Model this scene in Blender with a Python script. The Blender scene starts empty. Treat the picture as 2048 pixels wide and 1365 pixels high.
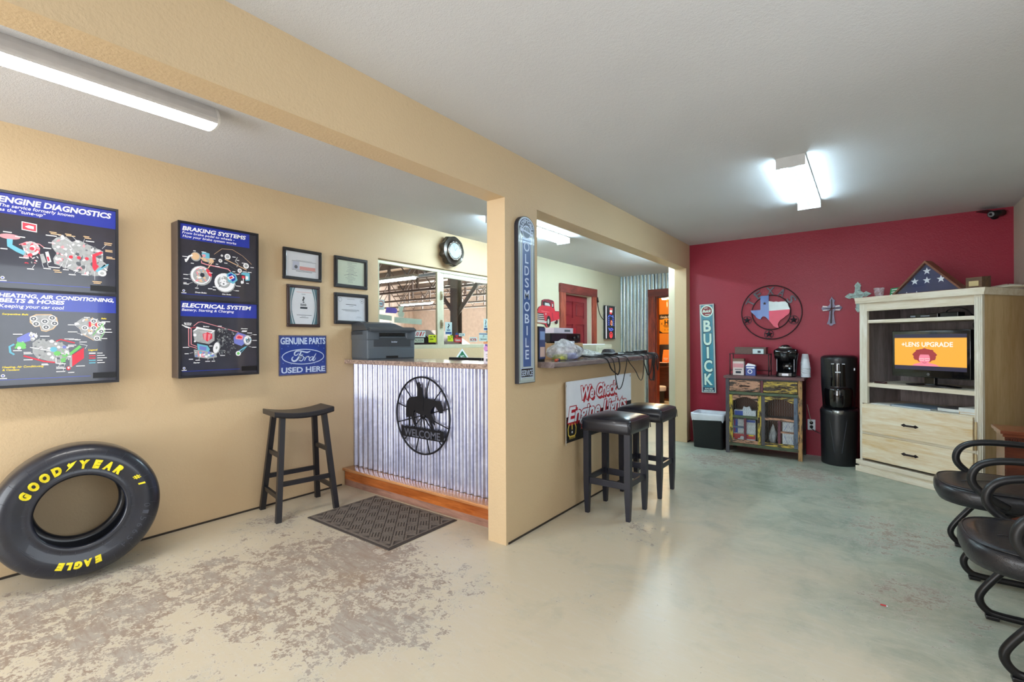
import bpy, bmesh, math, random
from mathutils import Vector, Matrix
from mathutils.geometry import tessellate_polygon

S = bpy.context.scene
COL = S.collection
PI = math.pi

# ---------------------------------------------------------------- camera, world, light, exposure
CAM_H, YAW, ROLL, FPX = 1.256, 0.6420, -0.0045, 950.9
cam_d = bpy.data.cameras.new('camera')
cam_d.sensor_width = 36.0
cam_d.lens = FPX * 36.0 / 2048.0
cam_d.clip_start = 0.02
cam = bpy.data.objects.new('camera', cam_d)
COL.objects.link(cam)
_f = Vector((-math.sin(YAW), math.cos(YAW), 0))
_r0 = Vector((math.cos(YAW), math.sin(YAW), 0))
_r = math.cos(ROLL) * _r0 + math.sin(ROLL) * Vector((0, 0, 1))
_u = -math.sin(ROLL) * _r0 + math.cos(ROLL) * Vector((0, 0, 1))
_M = Matrix((_r, _u, -_f)).transposed().to_4x4()
_M.translation = (0, 0, CAM_H)
cam.matrix_world = _M
S.camera = cam

S.view_settings.view_transform = 'Standard'
S.view_settings.look = 'None'
S.view_settings.gamma = 1.0
S.view_settings.use_curve_mapping = False
S.view_settings.exposure = 0.86

world = bpy.data.worlds.new('daylight_sky')
S.world = world
world.use_nodes = True
_bg = world.node_tree.nodes['Background']
_bg.inputs[0].default_value = (0.85, 0.93, 1.0, 1)
_bg.inputs[1].default_value = 1.0

def area(name, loc, rot, sx, sy, power, color=(1, 1, 1)):
    l = bpy.data.lights.new(name, 'AREA')
    l.shape = 'RECTANGLE'
    l.size, l.size_y, l.energy, l.color = sx, sy, power, color
    o = bpy.data.objects.new(name, l)
    o.location, o.rotation_euler = loc, rot
    COL.objects.link(o)
    return o

def lamp(name, loc, power, color, r=0.06):
    l = bpy.data.lights.new(name, 'POINT')
    l.energy, l.color, l.shadow_soft_size = power, color, r
    o = bpy.data.objects.new(name, l)
    o.location = loc
    COL.objects.link(o)
    return o

# daylight entering by the shop-front windows behind the camera, by the window of the right wall and by the workshop doors, plus an added ceiling fill
area('daylight_front', (-2.05, -2.72, 1.42), (PI / 2, 0, 0), 2.8, 1.9, 66, (0.92, 0.96, 1.0))
area('added_ceiling_fill', (-2.0, -3.3, 0.5), (math.radians(122), 0, 0), 3.2, 1.2, 30, (0.97, 0.97, 1.0))  # added upward fill outside the glazing, brightens the ceiling
area('daylight_side', (1.2, 0.75, 1.45), (PI / 2, 0, PI / 2), 2.1, 1.5, 14, (0.86, 0.93, 1.0))
area('daylight_workshop', (-9.0, 11.8, 1.6), (PI / 2, 0, PI), 7.0, 2.6, 420, (1.0, 0.98, 0.96))
TUBE, LENS = 25.0, 24.0
lamp('fan_lamp_glow', (-3.22, 9.62, 1.98), 42, (1.0, 0.72, 0.36), 0.07)

# ---------------------------------------------------------------- materials
def lin(c):
    c = c / 255.0
    return c / 12.92 if c <= 0.04045 else ((c + 0.055) / 1.055) ** 2.4

def rgb(c):
    return (lin(c[0]), lin(c[1]), lin(c[2]), 1.0)

class NT:
    def __init__(s, name):
        s.m = bpy.data.materials.new(name)
        s.m.use_nodes = True
        s.t = s.m.node_tree
        s.b = s.t.nodes['Principled BSDF']
    def n(s, kind, **kw):
        nd = s.t.nodes.new(kind)
        for k, v in kw.items():
            setattr(nd, k, v)
        return nd
    def l(s, a, b):
        s.t.links.new(a, b)
    def coord(s, world=False, scale=(1, 1, 1), rot=(0, 0, 0)):
        if world:
            o = s.n('ShaderNodeNewGeometry').outputs['Position']
        else:
            o = s.n('ShaderNodeTexCoord').outputs['Object']
        mp = s.n('ShaderNodeMapping')
        mp.inputs['Scale'].default_value = scale
        mp.inputs['Rotation'].default_value = rot
        s.l(o, mp.inputs['Vector'])
        return mp.outputs['Vector']
    def noise(s, vec, scale, detail=3, rough=0.55, dist=0.0):
        nd = s.n('ShaderNodeTexNoise')
        nd.inputs['Scale'].default_value = scale
        nd.inputs['Detail'].default_value = detail
        nd.inputs['Roughness'].default_value = rough
        nd.inputs['Distortion'].default_value = dist
        s.l(vec, nd.inputs['Vector'])
        return nd.outputs['Fac']
    def ramp(s, fac, stops):
        r = s.n('ShaderNodeValToRGB')
        e = r.color_ramp.elements
        while len(e) < len(stops):
            e.new(0.5)
        for i, (p, c) in enumerate(stops):
            e[i].position = p
            e[i].color = c if len(c) == 4 else rgb(c)
        s.l(fac, r.inputs['Fac'])
        return r.outputs['Color']
    def mix(s, fac, a, b):
        m = s.n('ShaderNodeMix', data_type='RGBA')
        for v, i in ((fac, 0), (a, 6), (b, 7)):
            if hasattr(v, 'links'):
                s.l(v, m.inputs[i])
            elif i == 0:
                m.inputs[0].default_value = v
            else:
                m.inputs[i].default_value = rgb(v)
        return m.outputs[2]
    def math(s, op, a, b=0.0, clamp=False):
        m = s.n('ShaderNodeMath', operation=op, use_clamp=clamp)
        for v, i in ((a, 0), (b, 1)):
            if hasattr(v, 'links'):
                s.l(v, m.inputs[i])
            else:
                m.inputs[i].default_value = v
        return m.outputs[0]
    def bump(s, h, strength, dist):
        b = s.n('ShaderNodeBump')
        b.inputs['Strength'].default_value = strength
        b.inputs['Distance'].default_value = dist
        s.l(h, b.inputs['Height'])
        s.l(b.outputs[0], s.b.inputs['Normal'])
    def set(s, **kw):
        for k, v in kw.items():
            s.b.inputs[k.replace('_', ' ')].default_value = v
        return s

_MC = {}
def mat(name, c=(128, 128, 128), rough=0.5, metal=0.0, coat=0.0, emit=0.0, var=0.06, vscale=9.0, bump=0.0, bscale=60.0, spec=0.5, ec=None):
    """plain material with a little procedural variation"""
    if name in _MC:
        return _MC[name]
    t = NT(name)
    t.set(Roughness=rough, Metallic=metal, Coat_Weight=coat)
    t.b.inputs['Specular IOR Level'].default_value = spec
    t.b.inputs['Base Color'].default_value = rgb(c)
    if emit:
        t.b.inputs['Base Color'].default_value = rgb([x * .25 for x in c])
        t.b.inputs['Emission Color'].default_value = rgb(ec or c)
        t.b.inputs['Emission Strength'].default_value = emit
    elif var or bump:
        v = t.coord()
        if var:
            f = t.noise(v, vscale, 3)
            d = 1.0 - var * 2
            t.l(t.mix(f, [x * d for x in c], [min(255, x * (1 + var)) for x in c]), t.b.inputs['Base Color'])
        if bump:
            t.bump(t.noise(v, bscale, 2), bump, 0.004)
    _MC[name] = t.m
    return t.m

def wood(name, c1, c2, axis='x', scale=7.0, rough=0.45, coat=0.0, stretch=9.0, world=False):
    if name in _MC:
        return _MC[name]
    t = NT(name)
    sc = {'x': (1, stretch, stretch), 'y': (stretch, 1, stretch), 'z': (stretch, stretch, 1)}[axis]
    v = t.coord(world, sc)
    f = t.noise(v, scale * 0.35, 5, 0.6, 0.8)
    g = t.noise(v, scale * 2.2, 3, 0.6, 0.3)
    h = t.math('ADD', t.math('MULTIPLY', f, 0.7), t.math('MULTIPLY', g, 0.3))
    t.l(t.ramp(h, [(0.36, c1), (0.62, c2)]), t.b.inputs['Base Color'])
    t.set(Roughness=rough, Coat_Weight=coat)
    t.bump(h, 0.15, 0.003)
    _MC[name] = t.m
    return t.m

def stucco(name, c, bs=0.35, scale=95.0, rough=0.6, var=0.05, dist=0.004):
    t = NT(name)
    v = t.coord(True)
    f = t.noise(v, 1.3, 3)
    t.l(t.mix(f, [x * (1 - var) for x in c], [min(255, x * (1 + var)) for x in c]), t.b.inputs['Base Color'])
    t.set(Roughness=rough)
    a = t.noise(v, scale, 4, 0.6)
    b = t.noise(v, scale * 0.35, 2, 0.5)
    t.bump(t.math('ADD', a, t.math('MULTIPLY', b, 0.7)), bs, dist)
    return t.m

def glass(name='clear_glass', tint=(0.93, 0.97, 0.95), refl=0.10):
    if name in _MC:
        return _MC[name]
    t = NT(name)
    out = t.t.nodes['Material Output']
    tr = t.n('ShaderNodeBsdfTransparent')
    tr.inputs[0].default_value = (*tint, 1)
    gl = t.n('ShaderNodeBsdfGlossy')
    gl.inputs['Roughness'].default_value = 0.02
    fr = t.n('ShaderNodeFresnel')
    fr.inputs[0].default_value = 1.45
    mx = t.n('ShaderNodeMixShader')
    t.l(t.math('MINIMUM', fr.outputs[0], refl * 4), mx.inputs[0])
    t.l(tr.outputs[0], mx.inputs[1])
    t.l(gl.outputs[0], mx.inputs[2])
    t.l(mx.outputs[0], out.inputs[0])
    _MC[name] = t.m
    return t.m

def film(name, c, opacity, rough=0.25):
    """translucent plastic film"""
    if name in _MC:
        return _MC[name]
    t = NT(name)
    out = t.t.nodes['Material Output']
    tr = t.n('ShaderNodeBsdfTransparent')
    mx = t.n('ShaderNodeMixShader')
    v = t.coord()
    f = t.noise(v, 28, 3)
    t.l(t.ramp(f, [(0.3, (opacity * .55,) * 3 + (1,)), (0.7, (min(1, opacity * 1.5),) * 3 + (1,))]), mx.inputs[0])
    t.b.inputs['Base Color'].default_value = rgb(c)
    t.set(Roughness=rough)
    t.bump(t.noise(v, 22, 3), 0.8, 0.02)
    t.l(tr.outputs[0], mx.inputs[1])
    t.l(t.b.outputs[0], mx.inputs[2])
    t.l(mx.outputs[0], out.inputs[0])
    _MC[name] = t.m
    return t.m

# ---------------------------------------------------------------- mesh builder
_TXT = {}
def text_mesh(s, bold=0.0, shear=0.0):
    """glyph outlines as (verts2d, faces, xmin, xmax) scaled so that a capital is 1 high"""
    key = (s, bold, shear)
    if key not in _TXT:
        cu = bpy.data.curves.new('glyphs', 'FONT')
        cu.body = s
        cu.offset = bold
        cu.shear = shear
        cu.resolution_u = 3
        o = bpy.data.objects.new('glyphs', cu)
        me = bpy.data.meshes.new_from_object(o)
        k = 1 / 0.729
        vs = [(v.co.x * k, v.co.y * k) for v in me.vertices]
        fs = [tuple(p.vertices) for p in me.polygons]
        bpy.data.objects.remove(o)
        bpy.data.curves.remove(cu)
        bpy.data.meshes.remove(me)
        xs = [v[0] for v in vs] or [0]
        _TXT[key] = (vs, fs, min(xs), max(xs))
    return _TXT[key]

class MB:
    """collects shapes and links them as ONE mesh object. Local axes: x right, y away from the viewer, z up."""
    def __init__(s):
        s.v, s.f, s.m, s.s = [], [], [], []
        s.T = None
    def raw(s, vs, fs, mi=0, smooth=False, M=None):
        b = len(s.v)
        T = M if M is not None else s.T
        for p in vs:
            s.v.append(tuple(T @ Vector(p)) if T is not None else tuple(p))
        for f in fs:
            s.f.append([b + i for i in f])
            s.m.append(mi)
            s.s.append(smooth)
        return s
    def box(s, x0, x1, y0, y1, z0, z1, mi=0, bev=0.0, seg=2, smooth=False, M=None):
        if bev <= 0:
            vs = [(x, y, z) for x in (x0, x1) for y in (y0, y1) for z in (z0, z1)]
            fs = [(0, 1, 3, 2), (4, 6, 7, 5), (0, 4, 5, 1), (2, 3, 7, 6), (0, 2, 6, 4), (1, 5, 7, 3)]
            return s.raw(vs, fs, mi, smooth, M)
        bm = bmesh.new()
        bmesh.ops.create_cube(bm, size=1)
        for v in bm.verts:
            v.co = Vector(((x0 + x1) / 2 + v.co.x * (x1 - x0), (y0 + y1) / 2 + v.co.y * (y1 - y0), (z0 + z1) / 2 + v.co.z * (z1 - z0)))
        bmesh.ops.bevel(bm, geom=bm.edges[:], offset=bev, segments=seg, affect='EDGES', profile=0.5)
        bm.verts.index_update()
        s.raw([v.co[:] for v in bm.verts], [[v.index for v in f.verts] for f in bm.faces], mi, smooth or seg > 2, M)
        bm.free()
        return s
    def loft(s, rings, mi=0, smooth=True, cap=True, closed=True, M=None, loop=False):
        n = len(rings[0])
        vs = [p for r in rings for p in r]
        fs = []
        m = len(rings)
        for i in range(m if loop else m - 1):
            a, b = i * n, ((i + 1) % m) * n
            for j in range(n if closed else n - 1):
                k = (j + 1) % n
                fs.append((a + j, a + k, b + k, b + j))
        if cap and closed and not loop:
            fs.append(tuple(range(n))[::-1])
            fs.append(tuple(range((m - 1) * n, m * n)))
        return s.raw(vs, fs, mi, smooth, M)
    def cyl(s, p0, p1, r0, r1=None, n=16, mi=0, smooth=True, cap=True, M=None):
        r1 = r0 if r1 is None else r1
        p0, p1 = Vector(p0), Vector(p1)
        d = (p1 - p0).normalized()
        a = d.orthogonal().normalized()
        b = d.cross(a)
        R = [[p + (a * math.cos(2 * PI * i / n) + b * math.sin(2 * PI * i / n)) * r for i in range(n)] for p, r in ((p0, r0), (p1, r1))]
        return s.loft(R, mi, smooth, cap, True, M)
    def tube(s, path, r, n=8, mi=0, closed=False, M=None, flat=1.0, up=None):
        P = [Vector(p) for p in path]
        m = len(P)
        rings = []
        a = None
        for i, p in enumerate(P):
            if closed:
                d = (P[(i + 1) % m] - P[i - 1])
            else:
                d = (P[min(i + 1, m - 1)] - P[max(i - 1, 0)])
            d.normalize()
            if a is None:
                a = (Vector(up) if up else d.orthogonal())
                a = (a - d * a.dot(d)).normalized()
            else:
                a = (a - d * a.dot(d))
                a = a.normalized() if a.length > 1e-6 else d.orthogonal().normalized()
            b = d.cross(a)
            rr = r[i] if isinstance(r, (list, tuple)) else r
            rings.append([p + a * math.cos(2 * PI * k / n) * rr + b * math.sin(2 * PI * k / n) * rr * flat for k in range(n)])
        return s.loft(rings, mi, True, True, True, M, loop=closed)
    def lathe(s, prof, n=24, mi=0, smooth=True, M=None, cap=True, sx=1.0, sy=1.0):
        rings = [[(r * math.cos(2 * PI * i / n) * sx, r * math.sin(2 * PI * i / n) * sy, z) for i in range(n)] for r, z in prof]
        return s.loft(rings, mi, smooth, cap, True, M)
    def sphere(s, c, r, n=12, mi=0, sz=1.0, M=None):
        k = max(4, n // 2)
        prof = [(r * math.sin(PI * i / k) + 1e-5, -r * math.cos(PI * i / k) * sz) for i in range(k + 1)]
        T = Matrix.Translation(c)
        return s.lathe(prof, n, mi, True, (M @ T) if M is not None else ((s.T @ T) if s.T is not None else T), cap=False)
    def prism(s, poly, y0, y1, mi=0, holes=(), smooth=False, M=None, side=None):
        """extrude an x-z outline from y0 (front) to y1"""
        loops = [list(poly)] + [list(h) for h in holes]
        tri = tessellate_polygon([[Vector((p[0], p[1], 0)) for p in L] for L in loops])
        flat = [p for L in loops for p in L]
        N = len(flat)
        vs = [(p[0], y0, p[1]) for p in flat] + [(p[0], y1, p[1]) for p in flat]
        fs = []
        for t in tri:
            a, b, c = [flat[i] for i in t]
            cr = (b[0] - a[0]) * (c[1] - a[1]) - (b[1] - a[1]) * (c[0] - a[0])
            t = tuple(t) if cr > 0 else tuple(t)[::-1]
            fs.append(t)
            fs.append(tuple(i + N for i in t)[::-1])
        s.raw(vs, fs, mi, False, M)
        sd = []
        o = 0
        for L in loops:
            k = len(L)
            for i in range(k):
                j = (i + 1) % k
                sd.append((o + i, o + j, N + o + j, N + o + i))
            o += k
        return s.raw(vs, sd, mi if side is None else side, smooth, M)
    def flat(s, poly, y, mi=0, holes=(), M=None):
        loops = [list(poly)] + [list(h) for h in holes]
        flat = [p for L in loops for p in L]
        if len(poly) <= 4 and not holes:
            tri = [tuple(range(len(poly)))]
        else:
            tri = tessellate_polygon([[Vector((p[0], p[1], 0)) for p in L] for L in loops])
        fs = []
        for t in tri:
            a, b, c = [flat[i] for i in t[:3]]
            cr = (b[0] - a[0]) * (c[1] - a[1]) - (b[1] - a[1]) * (c[0] - a[0])
            fs.append(tuple(t) if cr > 0 else tuple(t)[::-1])
        return s.raw([(p[0], y, p[1]) for p in flat], fs, mi, False, M)
    def rect(s, x0, x1, z0, z1, y, mi=0, M=None):
        return s.flat([(x0, z0), (x1, z0), (x1, z1), (x0, z1)], y, mi, M=M)
    def line(s, pts, w, y, mi=0, closed=False, M=None):
        """flat ribbon in the x-z plane"""
        P = [Vector((p[0], p[1])) for p in pts]
        m = len(P)
        vs, fs = [], []
        for i in range(m):
            if closed:
                d = P[(i + 1) % m] - P[i - 1]
            else:
                d = P[min(i + 1, m - 1)] - P[max(i - 1, 0)]
            d.normalize()
            ww = w[i] if isinstance(w, (list, tuple)) else w
            nrm = Vector((-d.y, d.x)) * ww / 2
            vs += [(P[i].x - nrm.x, y, P[i].y - nrm.y), (P[i].x + nrm.x, y, P[i].y + nrm.y)]
        for i in range(m if closed else m - 1):
            j = (i + 1) % m
            fs.append((2 * i, 2 * j, 2 * j + 1, 2 * i + 1))
        return s.raw(vs, fs, mi, False, M)
    def text(s, t, x, z, h, y, mi=0, align='c', sx=1.0, shear=0.0, bold=0.0, width=None, depth=0.0, M=None, arc=None):
        vs, fs, a, b = text_mesh(t, bold, shear)
        if not fs:
            return s
        k = sx * h
        if width is not None:
            k = width / (b - a)
        off = {'l': -a * k, 'c': -(a + b) / 2 * k, 'r': -b * k}[align]
        W = []
        for p in vs:
            px, pz = p[0] * k + off, p[1] * h
            if arc:
                R, a0 = arc            # text bent round (x, z) with baseline radius R, centred on angle a0 (from +z, clockwise)
                th = a0 + px / R
                W.append((x + (R + pz) * math.sin(th), y, z + (R + pz) * math.cos(th)))
            else:
                W.append((x + px, y, z + pz))
        if depth:
            n = len(W)
            W2 = W + [(p[0], p[1] + depth, p[2]) for p in W]
            from collections import Counter
            ec = Counter()
            for f in fs:
                for i in range(len(f)):
                    ec[(f[i], f[(i + 1) % len(f)])] += 1
            sd = [(e[0], e[0] + n, e[1] + n, e[1]) for e in ec if (e[1], e[0]) not in ec]
            return s.raw(W2, [tuple(f) for f in fs] + sd, mi, False, M)
        return s.raw(W, [tuple(f) for f in fs], mi, False, M)
    def build(s, name, mats, parent=None, label=None, auto=True):
        me = bpy.data.meshes.new(name)
        me.from_pydata(s.v, [], s.f)
        for m in (mats if isinstance(mats, (list, tuple)) else [mats]):
            me.materials.append(m)
        me.polygons.foreach_set('material_index', s.m)
        me.polygons.foreach_set('use_smooth', s.s)
        me.update()
        o = bpy.data.objects.new(name, me)
        COL.objects.link(o)
        if parent is not None:
            o.parent = parent
        if label:
            o['label'] = label
        return o

def thing(name, label, cat, loc=(0, 0, 0), rotz=0.0, group=None, rot=None):
    o = bpy.data.objects.new(name, None)
    o.empty_display_size = 0.05
    COL.objects.link(o)
    o.location = loc
    o.rotation_euler = rot if rot else (0, 0, rotz)
    o['label'] = label
    o['category'] = cat
    if group:
        o['group'] = group
    return o

def tag(o, label, cat, group=None):
    o['label'] = label
    o['category'] = cat
    if group:
        o['group'] = group
    return o

def struct(o):
    o['kind'] = 'structure'
    return o

def dup(root, loc, rotz, label, group=None):
    r = root.copy()
    COL.objects.link(r)
    r.location = loc
    r.rotation_euler = (0, 0, rotz)
    r['label'] = label
    if group:
        r['group'] = group
    for ch in list(root.children):
        c = ch.copy()
        COL.objects.link(c)
        c.parent = r
        for g in list(ch.children):
            d = g.copy()
            COL.objects.link(d)
            d.parent = c
    return r

def circle(cx, cz, rx, rz=None, n=28, a0=0.0, a1=2 * PI):
    rz = rx if rz is None else rz
    full = abs(a1 - a0 - 2 * PI) < 1e-6
    k = n if full else n + 1
    return [(cx + rx * math.cos(a0 + (a1 - a0) * i / n), cz + rz * math.sin(a0 + (a1 - a0) * i / n)) for i in range(k)]

def rrect(x0, x1, z0, z1, r, n=5):
    P = []
    for cx, cz, a in ((x1 - r, z0 + r, -PI / 2), (x1 - r, z1 - r, 0), (x0 + r, z1 - r, PI / 2), (x0 + r, z0 + r, PI)):
        P += [(cx + r * math.cos(a + PI / 2 * i / n), cz + r * math.sin(a + PI / 2 * i / n)) for i in range(n + 1)]
    return P

def smooth_path(pts, k=6, closed=False):
    """Catmull-Rom through the points"""
    P = [Vector(p) for p in pts]
    n = len(P)
    out = []
    rng = range(n) if closed else range(n - 1)
    for i in rng:
        p0 = P[(i - 1) % n] if (closed or i > 0) else P[0]
        p1, p2 = P[i], P[(i + 1) % n]
        p3 = P[(i + 2) % n] if (closed or i + 2 < n) else P[-1]
        for j in range(k):
            t = j / k
            out.append(0.5 * ((2 * p1) + (p2 - p0) * t + (2 * p0 - 5 * p1 + 4 * p2 - p3) * t * t + (3 * p1 - p0 - 3 * p2 + p3) * t ** 3))
    if not closed:
        out.append(P[-1])
    return out

def star(cx, cz, r, k=0.4, rot=0.0, n=5):
    return [(cx + (r if i % 2 == 0 else r * k) * math.sin(rot + PI * i / n), cz + (r if i % 2 == 0 else r * k) * math.cos(rot + PI * i / n)) for i in range(2 * n)]
# ---------------------------------------------------------------- the place
XL, XP, XB, XR, YR, YB, YF, HC, ZB = -3.69, -1.778, -1.92, 1.051, 6.096, 8.328, -2.6, 2.441, 2.139
L90 = PI / 2            # things on walls that face +x

def floor_mat():
    t = NT('worn_painted_concrete')
    v = t.coord(True)
    big = t.noise(v, 0.7, 4, 0.6, 0.6)
    mid = t.noise(v, 2.6, 6, 0.68, 0.5)
    fine = t.noise(v, 16.0, 6, 0.72, 0.4)
    tiny = t.noise(v, 70.0, 5, 0.75, 0.5)
    streak = t.noise(t.coord(True, (1.0, 4.5, 1), (0, 0, 0.6)), 9.0, 5, 0.7, 0.6)
    def spot(cx, cy, r, gain=1.0, sx=1.0):
        m = t.n('ShaderNodeVectorMath', operation='DISTANCE')
        mp = t.n('ShaderNodeMapping')
        mp.inputs['Scale'].default_value = (sx, 1, 1)
        t.l(t.n('ShaderNodeNewGeometry').outputs['Position'], mp.inputs['Vector'])
        t.l(mp.outputs[0], m.inputs[0])
        m.inputs[1].default_value = (cx * sx, cy, 0)
        return t.math('MULTIPLY', t.math('SUBTRACT', 1.0, t.math('DIVIDE', m.outputs['Value'], r)), gain, True)
    def spots(L):
        w = spot(*L[0])
        for a in L[1:]:
            w = t.math('MAXIMUM', w, spot(*a))
        return w
    def cut(val, lo, hi):
        return t.ramp(val, [(lo, (0, 0, 0, 1)), (hi, (1, 1, 1, 1))])
    # beige floor paint over an older grey-green coat that shows in the far right half
    grn = spots([(-0.4, 5.2, 2.0, 1.5), (0.3, 4.0, 1.5, 1.3), (0.4, 2.9, 1.0, 0.9), (-1.4, 5.5, 1.1, 1.2)])
    grn = t.math('ADD', grn, t.math('MULTIPLY', t.math('SUBTRACT', mid, 0.5), 1.6), True)
    paint = t.mix(grn, (204, 193, 170), (158, 168, 154))
    paint = t.mix(t.math('MULTIPLY', cut(streak, .50, .64), 0.35), paint, (206, 200, 188))
    paint = t.mix(t.math('MULTIPLY', cut(big, .52, .66), 0.35), paint, (176, 164, 148))
    stain = t.math('MULTIPLY', t.math('MULTIPLY', grn, cut(t.noise(v, 3.4, 6, 0.7, 0.8), .47, .62)), 0.6)
    paint = t.mix(stain, paint, (116, 124, 110))
    raw = t.mix(cut(mid, .42, .58), (156, 138, 122), (170, 162, 152))
    raw = t.mix(t.math('MULTIPLY', cut(streak, .42, .6), 0.5), raw, (140, 118, 102))
    worn_at = spots([(-2.35, 1.40, 1.35, 1.45, .8), (-2.0, 1.30, .7, 1.2), (-2.85, 0.6, 1.2, 1.35), (-2.75, 1.1, 1.1, 1.2), (-2.85, 1.73, .9, .9), (-3.4, 1.7, .7, .8), (-1.25, 3.05, .75, .85), (-1.05, 2.1, 1.0, .55), (-1.3, 1.6, .9, .5), (-1.2, 5.35, 1.1, 1.1, .7), (-0.5, 5.2, 1.0, 1.0), (0.2, 3.9, 1.1, 1.0), (0.3, 3.0, 1.1, .8), (-.2, 4.5, .9, .8), (-2.4, .6, .9, 1.0), (-1.5, 2.2, .6, .5)])
    base = t.math('ADD', t.math('MULTIPLY', worn_at, 0.195), t.math('ADD', t.math('MULTIPLY', mid, 0.34), t.math('ADD', t.math('MULTIPLY', fine, 0.38), t.math('MULTIPLY', tiny, 0.30))))
    worn = cut(base, .682, .697)
    edge0 = cut(base, .655, .672)
    c = t.mix(worn, paint, raw)
    edge = t.math('MULTIPLY', edge0, t.math('SUBTRACT', 1.0, worn))
    c = t.mix(t.math('MULTIPLY', edge, 0.45), c, (206, 202, 192))
    chips = cut(t.noise(v, 26.0, 6, 0.8, 1.8), .655, .668)
    c = t.mix(t.math('MULTIPLY', chips, 0.65), c, (112, 98, 84))
    rust = t.math('MULTIPLY', spots([(0.14, 2.95, .35, .6), (-2.35, 1.75, .3, .7), (-2.2, 1.55, .2, .8)]), t.math('MULTIPLY', fine, 0.9), True)
    c = t.mix(rust, c, (150, 120, 88))
    t.b.inputs['Specular IOR Level'].default_value = 0.38
    t.l(c, t.b.inputs['Base Color'])
    t.l(t.math('ADD', 0.25, t.math('MULTIPLY', t.math('ADD', worn, fine), 0.16)), t.b.inputs['Roughness'])
    t.bump(t.math('SUBTRACT', t.math('MULTIPLY', fine, 0.5), worn), 0.12, 0.004)
    return t.m

M_FLOOR = floor_mat()
M_CEIL = stucco('stippled_ceiling_paint', (208, 209, 212), 0.45, 170.0, 0.75, 0.03, 0.005)
M_TAN = stucco('tan_wall_paint', (207, 182, 145), 0.50, 85.0, 0.55, 0.03)
M_CREAM = stucco('pale_office_paint', (206, 200, 176), 0.30, 85.0, 0.55, 0.03)
M_RED = stucco('crimson_wall_paint', (150, 16, 46), 0.45, 85.0, 0.45, 0.05)
M_GREY = stucco('grey_beige_wall_paint', (190, 178, 162), 0.30, 85.0, 0.55, 0.04)
M_ORANGE = stucco('orange_wall_paint', (214, 134, 44), 0.15, 60.0, 0.6, 0.04)
M_SHOP = mat('workshop_sheeting', (222, 210, 204), 0.6, 0.0)
M_STEEL = mat('grey_steel', (120, 112, 108), 0.55, 0.3)
M_DARKGAP = mat('dark_base_strip', (52, 44, 36), 0.7)

def galvanised(name, c1, c2, rough=0.32, metal=0.85):
    t = NT(name)
    v = t.coord(False, (1, 1, 0.35))
    a = t.noise(v, 9, 4, 0.6, 0.6)
    vor = t.n('ShaderNodeTexVoronoi')
    vor.inputs['Scale'].default_value = 45
    t.l(t.coord(), vor.inputs['Vector'])
    f = t.math('ADD', t.math('MULTIPLY', a, 0.8), t.math('MULTIPLY', vor.outputs['Color'], 0.18))
    t.l(t.ramp(f, [(0.3, c1), (0.7, c2)]), t.b.inputs['Base Color'])
    t.set(Metallic=metal, Roughness=rough)
    return t.m
M_GALV = galvanised('galvanised_steel', (166, 172, 204), (212, 218, 244), 0.32)
M_GALV_BACK = galvanised('galvanised_steel_dull', (176, 192, 200), (222, 234, 242), 0.30, 0.92)

b = MB(); b.box(-14, 2.2, YF - .15, 12.5, -0.12, 0.0)
struct(b.build('floor', M_FLOOR))
b = MB(); b.box(XL - .12, XR + .12, YF - .1, YB + .08, HC, HC + .12)
struct(b.build('ceiling', M_CEIL))
WY0, WY1, WZ0, WZ1 = 2.833, 4.56, 1.18, 2.045
DY0, DY1, DZ = 6.26, 7.156, 2.0
b = MB()
xa = XL - .12
b.box(xa, XL, YF, WY0, 0, HC, 0)
b.box(xa, XL, WY0, WY1, 0, WZ0, 0); b.box(xa, XL, WY0, WY1, WZ1, HC, 0)
b.box(xa, XL, WY1, DY0, 0, HC, 1); b.box(xa, XL, DY0, DY1, DZ, HC, 1); b.box(xa, XL, DY1, YB + .08, 0, HC, 1)
struct(b.build('wall_left', [M_TAN, M_CREAM]))
b = MB()
b.box(XB, XP, YF, YR, ZB, HC); b.box(XB, XP, 2.31, 2.664, 0, ZB); b.box(XB, XP, 2.664, 4.575, 0, 1.075); b.box(XB, XP, 5.955, YR, 0, ZB)
struct(b.build('wall_partition', M_TAN))
b = MB(); b.box(XB, XR + .12, YR, YR + .12, 0, HC)
struct(b.build('wall_back', M_RED))
# right wall with a window beside the camera, front wall with the shop-front glazing behind it
b = MB()
b.box(XR, XR + .12, 1.85, YR, 0, HC); b.box(XR, XR + .12, YF, -.35, 0, HC); b.box(XR, XR + .12, -.35, 1.85, 0, .7); b.box(XR, XR + .12, -.35, 1.85, 2.2, HC)
struct(b.build('wall_right', M_GREY))
b = MB()
b.box(XL, XR, YF - .1, YF, 0, .45); b.box(XL, XR, YF - .1, YF, 2.37, HC); b.box(XL, -3.45, YF - .1, YF, .45, 2.37); b.box(-.60, XR, YF - .1, YF, .45, 2.37)
for x in (-2.5, -1.55):
    b.box(x - .03, x + .03, YF - .08, YF - .02, .45, 2.37)
struct(b.build('wall_front', M_TAN))
b = MB(); b.box(-2.05, XB, YR + .02, YB, 0, HC)
struct(b.build('wall_passage', M_CREAM))
# dark shrinkage strips where the walls meet the floor
b = MB(); b.box(XL, XL + .006, YF, 2.436, 0, .012)
struct(b.build('baseboard_left', M_DARKGAP))
b = MB(); b.box(XP, XP + .004, 2.33, 4.57, 0, .012); b.box(XP, XP + .004, 5.97, YR - .02, 0, .012)
struct(b.build('baseboard_partition', M_DARKGAP))

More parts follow.
